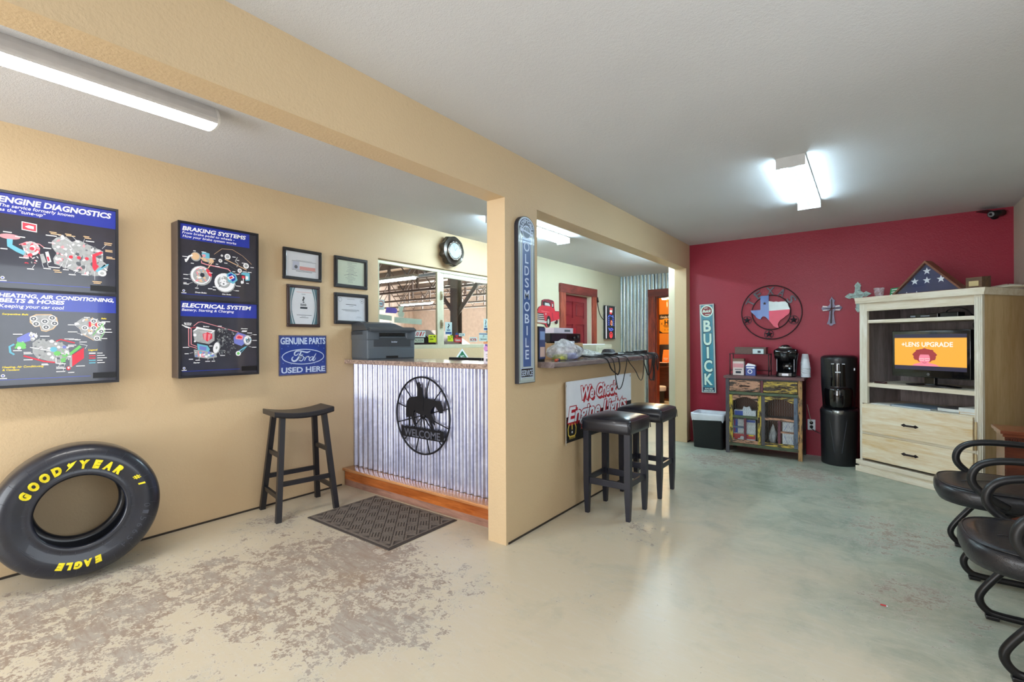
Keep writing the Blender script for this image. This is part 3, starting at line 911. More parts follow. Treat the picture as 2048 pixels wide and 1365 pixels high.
def poster_electric(*a):
    P = Poster(*a, .205)
    P.text('ELECTRICAL SYSTEM', .02, .085, .055, WHT, .90, .035)
    P.text('Battery, Starting & Charging', .02, .135, .034, WHT, .66, .01)
    P.line([(.10, .36), (.10, .60), (.20, .635)], .010, PNK); P.line([(.13, .36), (.13, .58), (.20, .61)], .010, PNK); P.line([(.16, .335), (.22, .28), (.26, .275), (.74, .41)], .008, PNK); P.line([(.10, .36), (.20, .35)], .006, RED)
    P.poly([(.15, .40), (.21, .345), (.43, .39), (.42, .41), (.42, .53), (.35, .58), (.17, .54)], GRY); P.poly([(.15, .40), (.21, .345), (.43, .39), (.38, .43)], WHT); P.poly([(.17, .405), (.21, .37), (.40, .40), (.37, .42)], GRY)
    P.poly([(.27, .44), (.33, .415), (.39, .44), (.39, .50), (.33, .545), (.28, .51)], RED); P.poly([(.28, .44), (.32, .425), (.31, .53), (.285, .51)], PNK); P.poly([(.34, .44), (.375, .445), (.35, .53), (.335, .53)], PNK)
    P.disc(.175, .455, .02, .02, WHT); P.disc(.175, .365 + .175, .012, .012, WHT); P.disc(.205, .355, .016, .012, WHT)
    o = [(.46, .38), (.52, .35), (.62, .39), (.72, .44), (.70, .70), (.60, .77), (.50, .72), (.46, .55)]
    P.clutter(o, 110, 31, [DGR, DGR, GRY, BLK, DGR], .006, .02)
    P.poly([(.67, .49), (.73, .41), (.85, .45), (.85, .55), (.78, .61), (.68, .57)], VIO); P.poly([(.70, .47), (.74, .44), (.81, .465), (.79, .52), (.70, .51)], PNK); P.poly([(.715, .48), (.745, .46), (.79, .48), (.78, .50), (.73, .50)], RED)
    P.disc(.865, .525, .06, .075, GRY); P.disc(.865, .525, .05, .062, WHT); P.disc(.87, .525, .03, .04, DGR); P.clutter(circle(.865, .525, .055, .07, n=10), 18, 5, [WHT, CYN, GRY], .008, .018)
    P.line([(.72, .70), (.84, .62)], .016, CYN); P.line([(.74, .74), (.86, .61)], .006, CYN); P.disc(.735, .715, .036, .036, WHT); P.disc(.735, .715, .02, .02, GRN)
    P.poly([(.20, .57), (.33, .60), (.36, .65), (.34, .69), (.21, .66)], CYN); P.poly([(.23, .60), (.32, .62), (.31, .67), (.23, .65)], VIO)
    P.poly([(.16, .65), (.25, .66), (.44, .71), (.45, .76), (.34, .78), (.17, .75)], GRY); P.poly([(.21, .67), (.29, .68), (.29, .76), (.21, .74)], PNK); P.poly([(.23, .675), (.25, .68), (.25, .75), (.23, .745)], WHT); P.clutter([(.16, .66), (.45, .71), (.44, .77), (.17, .74)], 36, 14, [WHT, CYN, GRY, VIO], .008, .02)
    P.disc(.445, .63, .045, .085, GRY, .2); P.disc(.44, .63, .038, .075, WHT, .2); P.disc(.445, .63, .012, .02, GRY, .2)
    P.text('Ignition', .045, .305, .017, WHT, .09, .03); P.text('Switch', .05, .325, .017, WHT, .08, .03); P.text('Battery', .275, .345, .018, WHT, .08, .03); P.text('Starter', .155, .835, .018, WHT, .08, .03); P.text('Alternator', .77, .365, .016, WHT, .10, .03)
    P.poly([(.06, .335), (.12, .355), (.12, .37), (.06, .355)], WHT); P.line([(.02, .32), (.06, .345)], .012, WHT)
    R = random.Random(25)
    for u, v in ((.46, .325), (.78, .395), (.86, .415), (.95, .44), (.94, .525), (.93, .625), (.35, .60), (.03, .615), (.05, .70), (.10, .775), (.18, .79), (.30, .81), (.38, .81), (.49, .735), (.79, .385)):
        P.dash(u, v, R.uniform(.04, .075), WHT, .009)
    for q in (((.90, .455), (.95, .44)), ((.92, .53), (.95, .53)), ((.88, .615), (.93, .63)), ((.49, .73), (.47, .68)), ((.33, .80), (.34, .77)), ((.41, .80), (.40, .76)), ((.22, .785), (.23, .76)), ((.11, .70), (.15, .69))):
        P.line(q, .003, WHT)
    return P.b

def poster_case(y0, label, top, bottom):
    t = thing('poster_case', label, 'display', (XL, y0, 1.022), L90)
    W, D, Hh = .508, .122, 1.028
    b = MB(); b.box(0, W, -D + .012, 0, 0, Hh, 0, .003, 1); b.build('case', M_CASE, t)
    b = MB()
    for q in ((0, .012, 0, Hh), (W - .012, W, 0, Hh)):
        b.box(q[0], q[1], -D, -D + .012, q[2], q[3])
    for z in (0, .508, Hh - .014):
        b.box(.012, W - .012, -D, -D + .012, z, z + .014)
    b.build('frame', mat('black_frame_paint', (26, 26, 34), .35), t)
    y = -D + .0095
    p = top(.012, W - .012, .522, Hh - .014, y); p.build('poster', PMATS, t)
    p = bottom(.012, W - .012, .014, .508, y); p.build('poster', PMATS, t)
    b = MB(); b.box(W * .77, W - .013, -D + .006, -D + .009, .03, .062); b.build('label_strip', mat('black_label', (10, 10, 16), .3), t)
    return t, W, D
t, W, D = poster_case(.358, 'wall display of the engine diagnostics and heating posters, above the leaning tire', poster_engine, poster_heating)
b = MB(); b.box(W * .75, W - .013, -D + .006, -D + .009, .535, .567); b.build('label_strip', _MC['black_label'], t)
poster_case(1.171, 'wall display of the braking and electrical system posters, nearer the small picture frames', poster_brakes, poster_electric)

# ---------------------------------------------------------------- tire leaning on the wall
M_RUB = mat('tire_rubber', (30, 34, 46), .33, 0, .25, var=.15, vscale=14, bump=.05, bscale=160)
M_TYEL = mat('tire_yellow_paint', (246, 226, 40), .45, var=.05, vscale=40)
M_TFAINT = mat('tire_mould_line', (66, 70, 82), .5)
R_, W_ = .348, .3385
tl, ty = .0862, -.1368
t = thing('racing_tire', 'smooth black racing tire with yellow lettering leaning against the tan wall', 'tire', (0, 0, 0))
up = Vector((-math.sin(tl), 0, math.cos(tl))); out = Vector((math.cos(tl), 0, math.sin(tl)))
rz = Matrix.Rotation(ty, 3, 'Z')
up, out = rz @ up, rz @ out
ax = up.cross(out)      # points to the right seen from the room
t.matrix_world = Matrix((( ax.x, -out.x, up.x, -3.4725), (ax.y, -out.y, up.y, .667), (ax.z, -out.z, up.z, .3585), (0, 0, 0, 1)))
prof = []
hw = W_ / 2
for r, yy in ((.181, -.149), (.192, -.160), (.205, -.155), (.225, -.156), (.255, -.168), (.285, -.1692), (.312, -.160), (.330, -.146), (.340, -.128), (.345, -.10), (.348, -.05), (.348, .05), (.345, .10), (.340, .128), (.330, .146), (.312, .160), (.285, .1692), (.255, .168), (.225, .156), (.205, .155), (.192, .16), (.181, .149), (.186, .135), (.215, .13), (.27, .138), (.305, .12), (.318, .06), (.318, -.06), (.305, -.12), (.27, -.138), (.215, -.13), (.186, -.135)):
    prof.append((r, yy))
n = 96
rings = [[(r * math.sin(2 * PI * i / n), y, r * math.cos(2 * PI * i / n)) for r, y in prof] for i in range(n)]
b = MB(); b.loft(rings, 0, True, False, True, loop=True); b.build('casing', M_RUB, t)
def on_tire(mb, txt, a0, h, width, flip=False, mi=0, lift=.0035, bold=.05, shear=.15, r0=.243):
    """letters laid on the sidewall round the axis; a0 measured clockwise from the top"""
    vs, fs, xa, xb = text_mesh(txt, bold, shear)
    k = width / (xb - xa)
    P = []
    for x, z in vs:
        u = (x - (xa + xb) / 2) * k
        if flip:
            r = r0 + h - z * h; th = a0 - u / (r0 + h / 2)
        else:
            r = r0 + z * h; th = a0 + u / (r0 + h / 2)
        s_ = .163
        for i in range(len(prof) // 2 - 1):
            (ra, ya), (rb, yb) = prof[i], prof[i + 1]
            if ra <= r <= rb:
                s_ = -(ya + (yb - ya) * (r - ra) / (rb - ra)); break
        P.append((r * math.sin(th), -s_ - lift, r * math.cos(th)))
    mb.raw(P, fs, mi)
b = MB()
for ch, a, wd in (('G', -60, .036), ('O', -47.5, .040), ('O', -35, .040), ('D', -23, .040), ('Y', 3, .040), ('E', 15.5, .036), ('A', 27, .040), ('R', 39.5, .038), ('#', 60.5, .026), ('1', 70, .017)):
    if ch == '#':
        b1 = b; b = MB()
    on_tire(b, ch, math.radians(a), .040 if ch != '#' and ch != '1' else .030, wd, bold=.085 if ch not in '#1' else .03, r0=.222 if ch not in '#1' else .254)
b.build('lettering', M_TYEL, t)['label'] = 'yellow number mark on the sidewall'
b = b1
def tire_pt(r, a):
    a = math.radians(a)
    return (r * math.sin(a), -.1712, r * math.cos(a))
# winged-foot mark between the two halves of the name
b.raw([tire_pt(r, a) for r, a in ((.222, -16), (.232, -13.5), (.242, -11), (.25, -10.5), (.258, -9), (.266, -3.5), (.259, -5), (.252, -6), (.244, -7.5), (.236, -9.5), (.227, -13.5))], [tuple(range(11))])
b.raw([tire_pt(r, a) for r, a in ((.240, -12), (.254, -12.5), (.262, -10.5), (.252, -9))], [(0, 1, 2, 3)])
b.build('lettering', M_TYEL, t)['label'] = 'yellow painted name on the upper sidewall'
b = MB()
for ch, a, wd in (('E', 166.5, .032), ('A', 175, .036), ('G', 183.5, .034), ('L', 190.8, .028), ('E', 198, .032)):
    on_tire(b, ch, math.radians(a), .032, wd, False, bold=.085, r0=.257)
o = b.build('lettering', M_TYEL, t); o['label'] = 'yellow word along the lower sidewall'
b = MB()
for i, ch in enumerate('0156654'):
    on_tire(b, ch, math.radians(97 + 7.6 * i), .03, .019, bold=-.012, shear=0, r0=.262, lift=.0022)
for k in range(24):
    a = 15 * k + 4
    p0, p1 = tire_pt(.29, a), tire_pt(.325, a + 1)
    b.tube([p0, (p1[0], -.155, p1[2])], .0007, 4)
    p0, p1 = tire_pt(.206, a + 3), tire_pt(.224, a + 3)
    b.tube([(p0[0], -.1565, p0[2]), (p1[0], -.158, p1[2])], .0007, 4)
for r in (.296, .238):
    pass
for da in (0, 3, 6):
    b.tube([(.262 * math.sin(math.radians(-118 - k * 1.5)), -.170, (.242 + .006 * da) * math.cos(math.radians(-118 - k * 1.5))) for k in range(14)], .0006, 4)
b.build('mould_marks', M_TFAINT, t)

# ---------------------------------------------------------------- saddle stool
M_BLKWOOD = mat('black_painted_wood', (27, 27, 34), .42, 0, .1, var=.2, vscale=8)
t = thing('saddle_stool', 'black wooden saddle-seat stool by the tan wall under the blue square sign', 'stool', (-3.428, 1.904, 0), math.radians(10.5))
# local x = along the seat (world y after turning), local y = towards the wall
t.rotation_euler = (0, 0, L90 + math.radians(-10.2) + math.radians(0))
b = MB()
rings = []
for i in range(17):
    x = -.212 + .424 * i / 16
    dz = .026 * (abs(x) / .212) ** 2
    rings.append([(x, -.135, .700 + dz), (x, .135, .700 + dz), (x, .14, .71 + dz), (x, .14, .733 + dz), (x, .125, .738 + dz), (x, -.125, .738 + dz), (x, -.14, .733 + dz), (x, -.14, .71 + dz)])
b.loft(rings, 0, False); b.build('seat', M_BLKWOOD, t)
def slab(mb, p0, p1, w, d, mi=0):
    """square bar between two points, horizontal-cut ends"""
    (x0, y0, z0), (x1, y1, z1) = p0, p1
    mb.loft([[(x - w / 2, y - d / 2, z), (x + w / 2, y - d / 2, z), (x + w / 2, y + d / 2, z), (x - w / 2, y + d / 2, z)] for x, y, z in (p0, p1)], mi, False)
def legx(sx, sy, z):
    k = (z / .70)
    return (sx * (.205 - .055 * k), sy * (.185 - .085 * k), z)
for sx in (-1, 1):
    for sy in (-1, 1):
        b = MB(); slab(b, legx(sx, sy, 0), legx(sx, sy, .712), .036, .036); b.build('leg', M_BLKWOOD, t)
for sy in (-1, 1):
    a, c = legx(-1, sy, .25), legx(1, sy, .25)
    b = MB(); b.box(a[0], c[0], a[1] - .01, a[1] + .01, .235, .268); b.build('rail', M_BLKWOOD, t)
for sx in (-1, 1):
    for z in (.165, .445):
        a, c = legx(sx, -1, z), legx(sx, 1, z)
        b = MB(); b.box(a[0] - .01, a[0] + .01, a[1], c[1], z - .015, z + .015); b.build('stretcher', M_BLKWOOD, t)

# ---------------------------------------------------------------- door mat
t = thing('doormat', 'grey-brown ribbed doormat lying in front of the wooden counter step', 'mat', (-2.7525, 2.1335, 0))
M_PILE = mat('mat_pile', (116, 106, 98), .95, var=.12, vscale=50, bump=.6, bscale=260)
b = MB(); b.box(-.45, .45, -.297, .297, 0, .006, 0, .002, 1); b.build('backing', mat('mat_rubber', (70, 63, 60), .8), t)
b = MB(); b.box(-.435, .435, -.282, .282, .006, .0085, 1)
q_ = .0745                      # plaited squares set diagonally, each of four ribs, alternate squares crossing
for i in range(-8, 9):
    for j in range(-8, 9):
        for k in range(4):
            o_ = -.375 * q_ + .25 * q_ * k
            u0, v0 = i * q_, j * q_
            u0, v0 = (u0, v0 + o_) if (i + j) % 2 else (u0 + o_, v0)
            cx, cy = (u0 - v0) * .7071, (u0 + v0) * .7071
            if abs(cx) > .41 or abs(cy) > .258:
                continue
            b.box(-.46 * q_, .46 * q_, -.0062, .0062, .0085, .0135, 0, M=Matrix.Translation((cx, cy, 0)) @ Matrix.Rotation(PI / 4 + (0 if (i + j) % 2 else PI / 2), 4, 'Z'))
for x0, x1, y0, y1 in ((-.435, .435, -.282, -.268), (-.435, .435, .268, .282), (-.435, -.421, -.268, .268), (.421, .435, -.268, .268)):
    b.box(x0, x1, y0, y1, .0085, .012)
b.build('pile', [M_PILE, mat('mat_groove', (84, 76, 71), .95, var=.1, vscale=60)], t)
# ---------------------------------------------------------------- framed certificates
M_FRBLK = mat('black_frame_moulding', (34, 34, 40), .3, 0, .3)
M_FRBRN = mat('dark_brown_moulding', (62, 42, 40), .3, 0, .3)
M_PAPER = mat('white_paper', (232, 236, 244), .6, var=.02)
M_PAPERG = mat('pale_green_paper', (216, 228, 212), .6, var=.03)
M_INK = mat('grey_ink', (110, 116, 126), .6, var=0)
M_INKD = mat('dark_ink', (40, 52, 64), .6, var=0)
M_INKR = mat('faded_red_ink', (224, 166, 164), .6, var=0)
M_TEAL = mat('teal_band', (98, 138, 152), .4, var=.02)
def frame(label, y0, z0, w, h, fm, draw, paper, fw=.026, rot=0.0):
    t = thing('picture_frame', label, 'picture frame', (XL, y0, z0), L90, 'framed certificates on the tan wall', rot=(0, rot, L90))
    b = MB()
    for (x0, x1, za, zb, horiz) in ((0, w, 0, fw, 1), (0, w, h - fw, h, 1), (0, fw, fw, h - fw, 0), (w - fw, w, fw, h - fw, 0)):
        b.box(x0, x1, -.02, 0, za, zb, 0, .004, 2)
    b.prism([(fw * .3, fw * .3), (w - fw * .3, fw * .3), (w - fw * .3, h - fw * .3), (fw * .3, h - fw * .3)], -.025, -.018, 0, [[(fw * .7, fw * .7), (fw * .7, h - fw * .7), (w - fw * .7, h - fw * .7), (w - fw * .7, fw * .7)]])
    b.build('frame', fm, t)
    b = MB(); b.rect(fw, w - fw, fw, h - fw, -.008, 0)
    draw(b, fw, w - fw, fw, h - fw); b.build('certificate', paper, t)
    b = MB(); b.rect(fw, w - fw, fw, h - fw, -.013); b.build('glazing', glass('picture_glass', (1, 1, 1), .1), t)
def d1(b, x0, x1, z0, z1):
    y = -.0084; w, h = x1 - x0, z1 - z0
    X = lambda u: x0 + u * w
    Z = lambda v: z1 - v * h
    b.line([(X(.18), Z(.36)), (X(.92), Z(.36)), (X(.92), Z(.72)), (X(.18), Z(.72))], .003, y, 1, True)
    b.rect(X(.2), X(.40), Z(.70), Z(.38), y - .0001, 4); b.rect(X(.41), X(.90), Z(.70), Z(.56), y - .0001, 3); b.flat(circle(X(.30), Z(.6), .014), y - .0003, 1)
    for v in (.33, .76, .78):
        b.rect(X(.3), X(.8), Z(v), Z(v) + .002, y, 1)
    for u in (.70, .81):
        b.flat(circle(X(u), Z(.64), .006), y - .0003, 3)
def d2(b, x0, x1, z0, z1):
    y = -.0084; w, h = x1 - x0, z1 - z0
    R = random.Random(2)
    for i in range(16):
        v = .06 + .055 * i; c = .5 + R.uniform(-.05, .05); l = R.uniform(.15, .4)
        b.rect(x0 + w * (c - l / 2), x0 + w * (c + l / 2), z1 - h * v, z1 - h * v + .0022, y, 1)
    b.line([(x0 + w * .25, z1 - h * .62), (x0 + w * .45, z1 - h * .55), (x0 + w * .75, z1 - h * .58)], .003, y, 1)
def d3(b, x0, x1, z0, z1):
    y = -.0084; w, h = x1 - x0, z1 - z0
    for sgn, xe in ((1, x0), (-1, x1)):
        P = [(xe, z0)]
        for i in range(9):
            v = i / 8; P.append((xe + sgn * w * (.20 - .13 * math.sin(PI * v)), z0 + h * v))
        P.append((xe, z1)); b.flat(P, y, 2)
        P2 = []
        for i in range(9):
            v = i / 8; P2.append((xe + sgn * w * (.13 - .10 * math.sin(PI * v)), z0 + h * v))
        b.line(P2, .006, y - .0002, 5)
    X = lambda u: x0 + u * w
    Z = lambda v: z1 - v * h
    b.rect(X(.24), X(.80), Z(.115), Z(.105), y, 3); b.rect(X(.43), X(.57), Z(.17), Z(.16), y, 1)
    b.line([(X(.48), Z(.24)), (X(.53), Z(.27)), (X(.49), Z(.30))], .012, y, 4); b.line([(X(.52), Z(.29)), (X(.47), Z(.33)), (X(.51), Z(.36))], .011, y, 4)
    b.flat([(X(.46), Z(.38)), (X(.54), Z(.38)), (X(.52), Z(.405)), (X(.48), Z(.405))], y, 4)
    b.text('BBB', X(.5), Z(.49), .018, y, 4, width=.05, bold=.02); b.rect(X(.38), X(.64), Z(.57), Z(.52), y, 4)
    b.rect(X(.25), X(.80), Z(.755), Z(.742), y, 1); b.rect(X(.42), X(.58), Z(.785), Z(.777), y, 1); b.rect(X(.36), X(.68), Z(.825), Z(.812), y, 1)
def d4(b, x0, x1, z0, z1):
    y = -.0084; w, h = x1 - x0, z1 - z0
    X = lambda u: x0 + u * w
    Z = lambda v: z1 - v * h
    b.line(circle(X(.10), Z(.13), .017, n=14), .002, y, 1, True); b.line(circle(X(.89), Z(.15), .018, n=14), .002, y, 1, True); b.flat(star(X(.89), Z(.15), .008), y, 4)
    for u0, u1, v, m, q in ((.35, .62, .10, 1, .002), (.30, .68, .33, 4, .004), (.42, .58, .39, 1, .002), (.15, .78, .55, 1, .003), (.20, .80, .58, 1, .002), (.28, .70, .61, 1, .002), (.70, .86, .84, 1, .002), (.66, .90, .88, 1, .001)):
        b.rect(X(u0), X(u1), Z(v), Z(v) + q, y, m)
PM = lambda p: [p, M_INK, M_TEAL, M_INKR, M_INKD, M_PAPER]
PM1 = [M_PAPER, M_INK, M_TEAL, M_INKR, mat('faded_blue_ink', (198, 206, 226), .6, var=0), M_PAPER]
frame('small black landscape frame at upper left of the four, certificate with a printed strip', 1.915, 1.757, .330, .252, M_FRBLK, d1, PM1, .026, math.radians(.5))
frame('small black landscape frame at upper right of the four, pale green certificate', 2.364, 1.731, .338, .274, M_FRBLK, d2, PM(M_PAPERG), .032, math.radians(.4))
frame('dark brown portrait frame holding an award with teal curved bands', 1.947, 1.377, .282, .340, M_FRBRN, d3, PM(M_PAPER), .024)
frame('black landscape frame at lower right of the four, white certificate just above the printer', 2.364, 1.411, .345, .274, M_FRBLK, d4, PM(M_PAPER), .032)

# ---------------------------------------------------------------- blue square sign
M_SBLUE = mat('enamel_blue', (32, 62, 152), .35, 0, .2, var=.10, vscale=18)
M_SWHITE = mat('enamel_white', (206, 222, 250), .4, var=.03, vscale=30)
M_RUSTY = mat('scuffed_edge', (96, 92, 108), .6, var=.3, vscale=40)
t = thing('metal_sign', 'blue square tin sign with a white oval, on the tan wall beside the corrugated counter', 'sign', (XL, 1.883, .988), L90)
w, h = .41, .322
b = MB(); b.box(0, w, -.006, -.001, 0, h, 1, .002, 1); b.rect(.007, w - .007, .007, h - .007, -.0066, 0); b.build('plate', [M_SBLUE, M_RUSTY], t)
b = MB()
b.line(rrect(.010, w - .010, .010, h - .010, .018), .0022, -.0071, 1, True)
def slab_serif(mb, s, x0, x1, z, hh, y, mi):
    """roman capitals: glyphs plus foot and head serifs"""
    mb.text(s, (x0 + x1) / 2, z, hh, y, mi, width=x1 - x0, bold=.03)
    vs, fs, a, c = text_mesh(s, .03, 0)
    k = (x1 - x0) / (c - a)
    low = sorted({round((v[0] - a) * k + x0, 4) for v in vs if v[1] < .02}); top = sorted({round((v[0] - a) * k + x0, 4) for v in vs if v[1] > .98})
    for zz, xs in ((z, low), (z + hh - .0035, top)):
        for x in xs:
            mb.rect(x - .003, x + .003, zz, zz + .0035, y - .0002, mi)
slab_serif(b, 'GENUINE PARTS', .014, w - .012, .252, .052, -.0072, 0)
slab_serif(b, 'USED HERE', .020, w - .016, .022, .044, -.0072, 0)
b.line(circle(w / 2, .148, .178, .060, 48), .0062, -.0072, 0, True)
def ribbon(mb, pts, ws, ox, oz, sx, sz, y, mi, k=5):
    P = smooth_path([(p[0], p[1], 0) for p in pts], k)
    W = []
    for i in range(len(P)):
        q = i / k; j = min(int(q), len(ws) - 2); W.append(ws[j] + (ws[j + 1] - ws[j]) * (q - j))
    mb.line([(ox + p.x * sx, oz + p.y * sz) for p in P], W, y, mi)
# script word: strokes traced in units of the oval
k = .352 / 1150; ox, oz = w / 2 - 755 * k, .148 + 705 * k
Y = -.0073
def scr(pts, ws):
    ribbon(b, pts, [q * k for q in ws], ox, oz, k, -k, Y, 0)
scr([(500, 660), (505, 600), (560, 555), (660, 550), (760, 575), (860, 590), (945, 560)], [24, 40, 34, 28, 34, 38, 12])
scr([(500, 655), (540, 665), (590, 640), (610, 600)], [30, 24, 18, 10])
scr([(690, 560), (650, 640), (600, 740), (545, 800), (480, 815), (435, 780), (440, 725), (475, 700)], [30, 40, 46, 46, 46, 40, 26, 12])
scr([(610, 690), (680, 670), (735, 640)], [22, 28, 30])
scr([(735, 635), (700, 700), (630, 800), (625, 815)], [24, 22, 22, 10])
scr([(715, 690), (660, 740), (650, 800), (690, 815), (740, 770), (745, 705), (715, 690)], [14, 26, 30, 26, 24, 22, 14])
scr([(745, 720), (790, 735), (830, 700)], [12, 18, 14])
scr([(830, 695), (800, 760), (775, 815)], [20, 30, 24])
scr([(815, 750), (860, 705), (900, 710), (895, 740)], [12, 24, 32, 18])
scr([(985, 715), (930, 740), (910, 795), (950, 815), (1000, 770), (1020, 715), (985, 715)], [12, 26, 30, 26, 22, 18, 12])
scr([(1110, 625), (1060, 710), (1015, 800), (1040, 820), (1085, 780), (1100, 740)], [14, 30, 36, 24, 16, 8])
for x, z in ((.075, .235), (.335, .235), (.025, .215), (.385, .215), (.035, .10), (.375, .10), (.02, .15), (.155, .24), (.3, .085), (.1, .09), (.37, .17)):
    b.flat(circle(x, z, .0035, n=8), -.0071, 2)
o = b.build('lettering', [M_SWHITE, M_RUSTY, mat('sign_fleck', (120, 150, 220), .4, var=0)], t)

# ---------------------------------------------------------------- scalloped clock
t = thing('wall_clock', 'round dark bronze clock with a scalloped rim above the sliding window', 'clock', (XL, 3.765, 2.238), L90)
M_CLK = mat('dark_bronze', (74, 68, 62), .28, .7, .3, var=.15)
b = MB()
rings = []
for y, r, a in ((0, .128, .012), (-.03, .148, .014), (-.055, .158, .013), (-.082, .160, .006), (-.095, .157, .002), (-.098, .150, 0), (-.093, .118, 0), (-.098, .112, 0)):
    rings.append([((r + a * math.cos(9 * 2 * PI * i / 90)) * math.cos(2 * PI * i / 90), y, (r + a * math.cos(9 * 2 * PI * i / 90)) * math.sin(2 * PI * i / 90)) for i in range(90)])
b.loft(rings, 0, True, True); b.build('rim', M_CLK, t)
b = MB(); b.lathe([(.112, 0), (.106, .012), (.088, .016), (.084, .010)], 40, 0, M=Matrix.Translation((0, -.098, 0)) @ Matrix.Rotation(PI / 2, 4, 'X')); b.build('bezel', mat('bronze_ring', (96, 88, 80), .25, .8), t)
b = MB(); b.flat(circle(0, 0, .083, n=36), -.111, 0)
for i in range(12):
    a = PI / 6 * i
    b.line([(.068 * math.sin(a), .068 * math.cos(a)), (.078 * math.sin(a), .078 * math.cos(a))], .004, -.1115, 1)
b.build('dial', [mat('silver_dial', (150, 158, 160), .5, .2), M_INKD], t)
b = MB(); b.line([(0, 0), (.03, .035)], .004, -.1125); b.line([(0, 0), (-.025, .06)], .003, -.113); b.build('hand', M_INKD, t)
for i in range(12):
    a = PI / 6 * i + .2
    b = MB(); b.sphere((.099 * math.sin(a), -.112, .099 * math.cos(a)), .005, 8); b.build('stud', mat('steel_stud', (220, 220, 220), .25, .9), t)

# ---------------------------------------------------------------- reception counter
M_LAM = NT('speckled_laminate')
_v = M_LAM.coord(); _f = M_LAM.noise(_v, 55, 5, .7)
M_LAM.l(M_LAM.ramp(_f, [(.35, (112, 96, 92)), (.5, (160, 138, 126)), (.62, (186, 164, 150)), (.7, (196, 176, 164))]), M_LAM.b.inputs['Base Color']); M_LAM.set(Roughness=.18, Coat_Weight=.4); M_LAM = M_LAM.m
t = thing('reception_counter', 'corrugated steel fronted counter with a speckled laminate top', 'counter', (XL, 2.56, 0))
Wc = XB - XL - .002
b = MB(); b.box(.002, Wc, .014, .06, 0, 1.062); b.box(.002, Wc, .06, .62, .72, .745); b.build('carcass', mat('plywood_back', (170, 140, 100), .7), t)
b = MB(); corrugated(b, .003, Wc, 0, .153, 1.062, .0105, .0677, 0, 12)
for x in range(1, 26, 3):
    b.sphere((.03 + x * .0677, -.010, 1.03), .004, 6)
b.build('corrugated_panel', M_GALV, t)
b = MB(); b.box(.002, Wc, -.095, .40, 1.064, 1.10, 0, .004, 2); b.build('countertop', M_LAM, t)
t = thing('wooden_step', 'orange-stained oak step along the foot of the corrugated counter', 'step', (XL, 2.44, 0))
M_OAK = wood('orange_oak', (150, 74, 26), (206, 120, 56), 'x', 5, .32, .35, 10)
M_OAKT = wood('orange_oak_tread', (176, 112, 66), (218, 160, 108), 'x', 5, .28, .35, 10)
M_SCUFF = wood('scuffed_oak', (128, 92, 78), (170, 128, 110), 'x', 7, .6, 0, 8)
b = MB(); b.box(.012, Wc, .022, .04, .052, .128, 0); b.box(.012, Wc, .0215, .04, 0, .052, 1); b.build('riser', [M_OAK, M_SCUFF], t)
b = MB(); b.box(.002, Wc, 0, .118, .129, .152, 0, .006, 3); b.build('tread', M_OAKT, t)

# ---------------------------------------------------------------- printer
M_PRN = mat('charcoal_plastic', (84, 94, 104), .45, var=.04)
M_PRN2 = mat('dark_plastic', (58, 64, 72), .4, var=.04)
M_BLACKP = mat('black_plastic', (14, 14, 18), .35)
t = thing('printer', 'charcoal grey multifunction printer at the wall end of the corrugated counter', 'printer', (-3.488, 2.722, 1.1005), math.radians(78))
t.scale = (1.13, 1.13, 1.19)
# local: front faces -y -> turned towards +x of the room
b = MB(); b.box(-.20, .20, -.16, .13, .004, .170, 0, .012, 3); b.box(-.195, .195, -.157, .125, 0, .006); b.build('body', M_PRN, t)
b = MB(); b.box(-.203, .203, -.10, .13, .172, .212, 0, .01, 3); b.box(-.203, -.10, -.165, .13, .14, .212, 0, .01, 3); b.box(.12, .203, -.165, .13, .14, .212, 0, .01, 3); b.box(-.203, .203, -.165, -.14, .192, .212, 0, .008, 2); b.build('upper_housing', M_PRN, t)
b = MB(); b.box(-.11, .13, -.145, -.10, .172, .192); b.build('paper_slot', M_BLACKP, t)
b = MB(); b.box(-.15, .16, -.164, -.158, .095, .158, 0, .003); b.build('front_door', M_PRN2, t)
b = MB(); b.box(-.19, .19, -.164, -.158, .010, .080, 0, .003); b.box(-.05, .05, -.167, -.160, .010, .028, 1, .002); b.build('paper_tray', [M_PRN, M_BLACKP], t)
b = MB(); b.loft([[(-.2, -.16, .213), (-.2, .12, .213), (-.2, .12, .262), (-.2, -.02, .275), (-.2, -.10, .262)], [(.06, -.16, .213), (.06, .12, .213), (.06, .12, .262), (.06, -.02, .275), (.06, -.10, .262)], [(.15, -.16, .213), (.15, .12, .213), (.15, .12, .232), (.15, -.02, .238), (.15, -.10, .232)]], 0, False); b.build('document_feeder', M_PRN2, t)
b = MB(); b.loft([[(x, -.20, .205), (x, -.16, .213), (x, -.16, .236), (x, -.20, .218)] for x in (-.19, .19)], 0, False); b.build('control_panel', M_PRN2, t)
b = MB(); b.text('brother', .02, .123, .013, -.1645, 0, width=.05, bold=.02); b.build('badge', M_SWHITE, t)

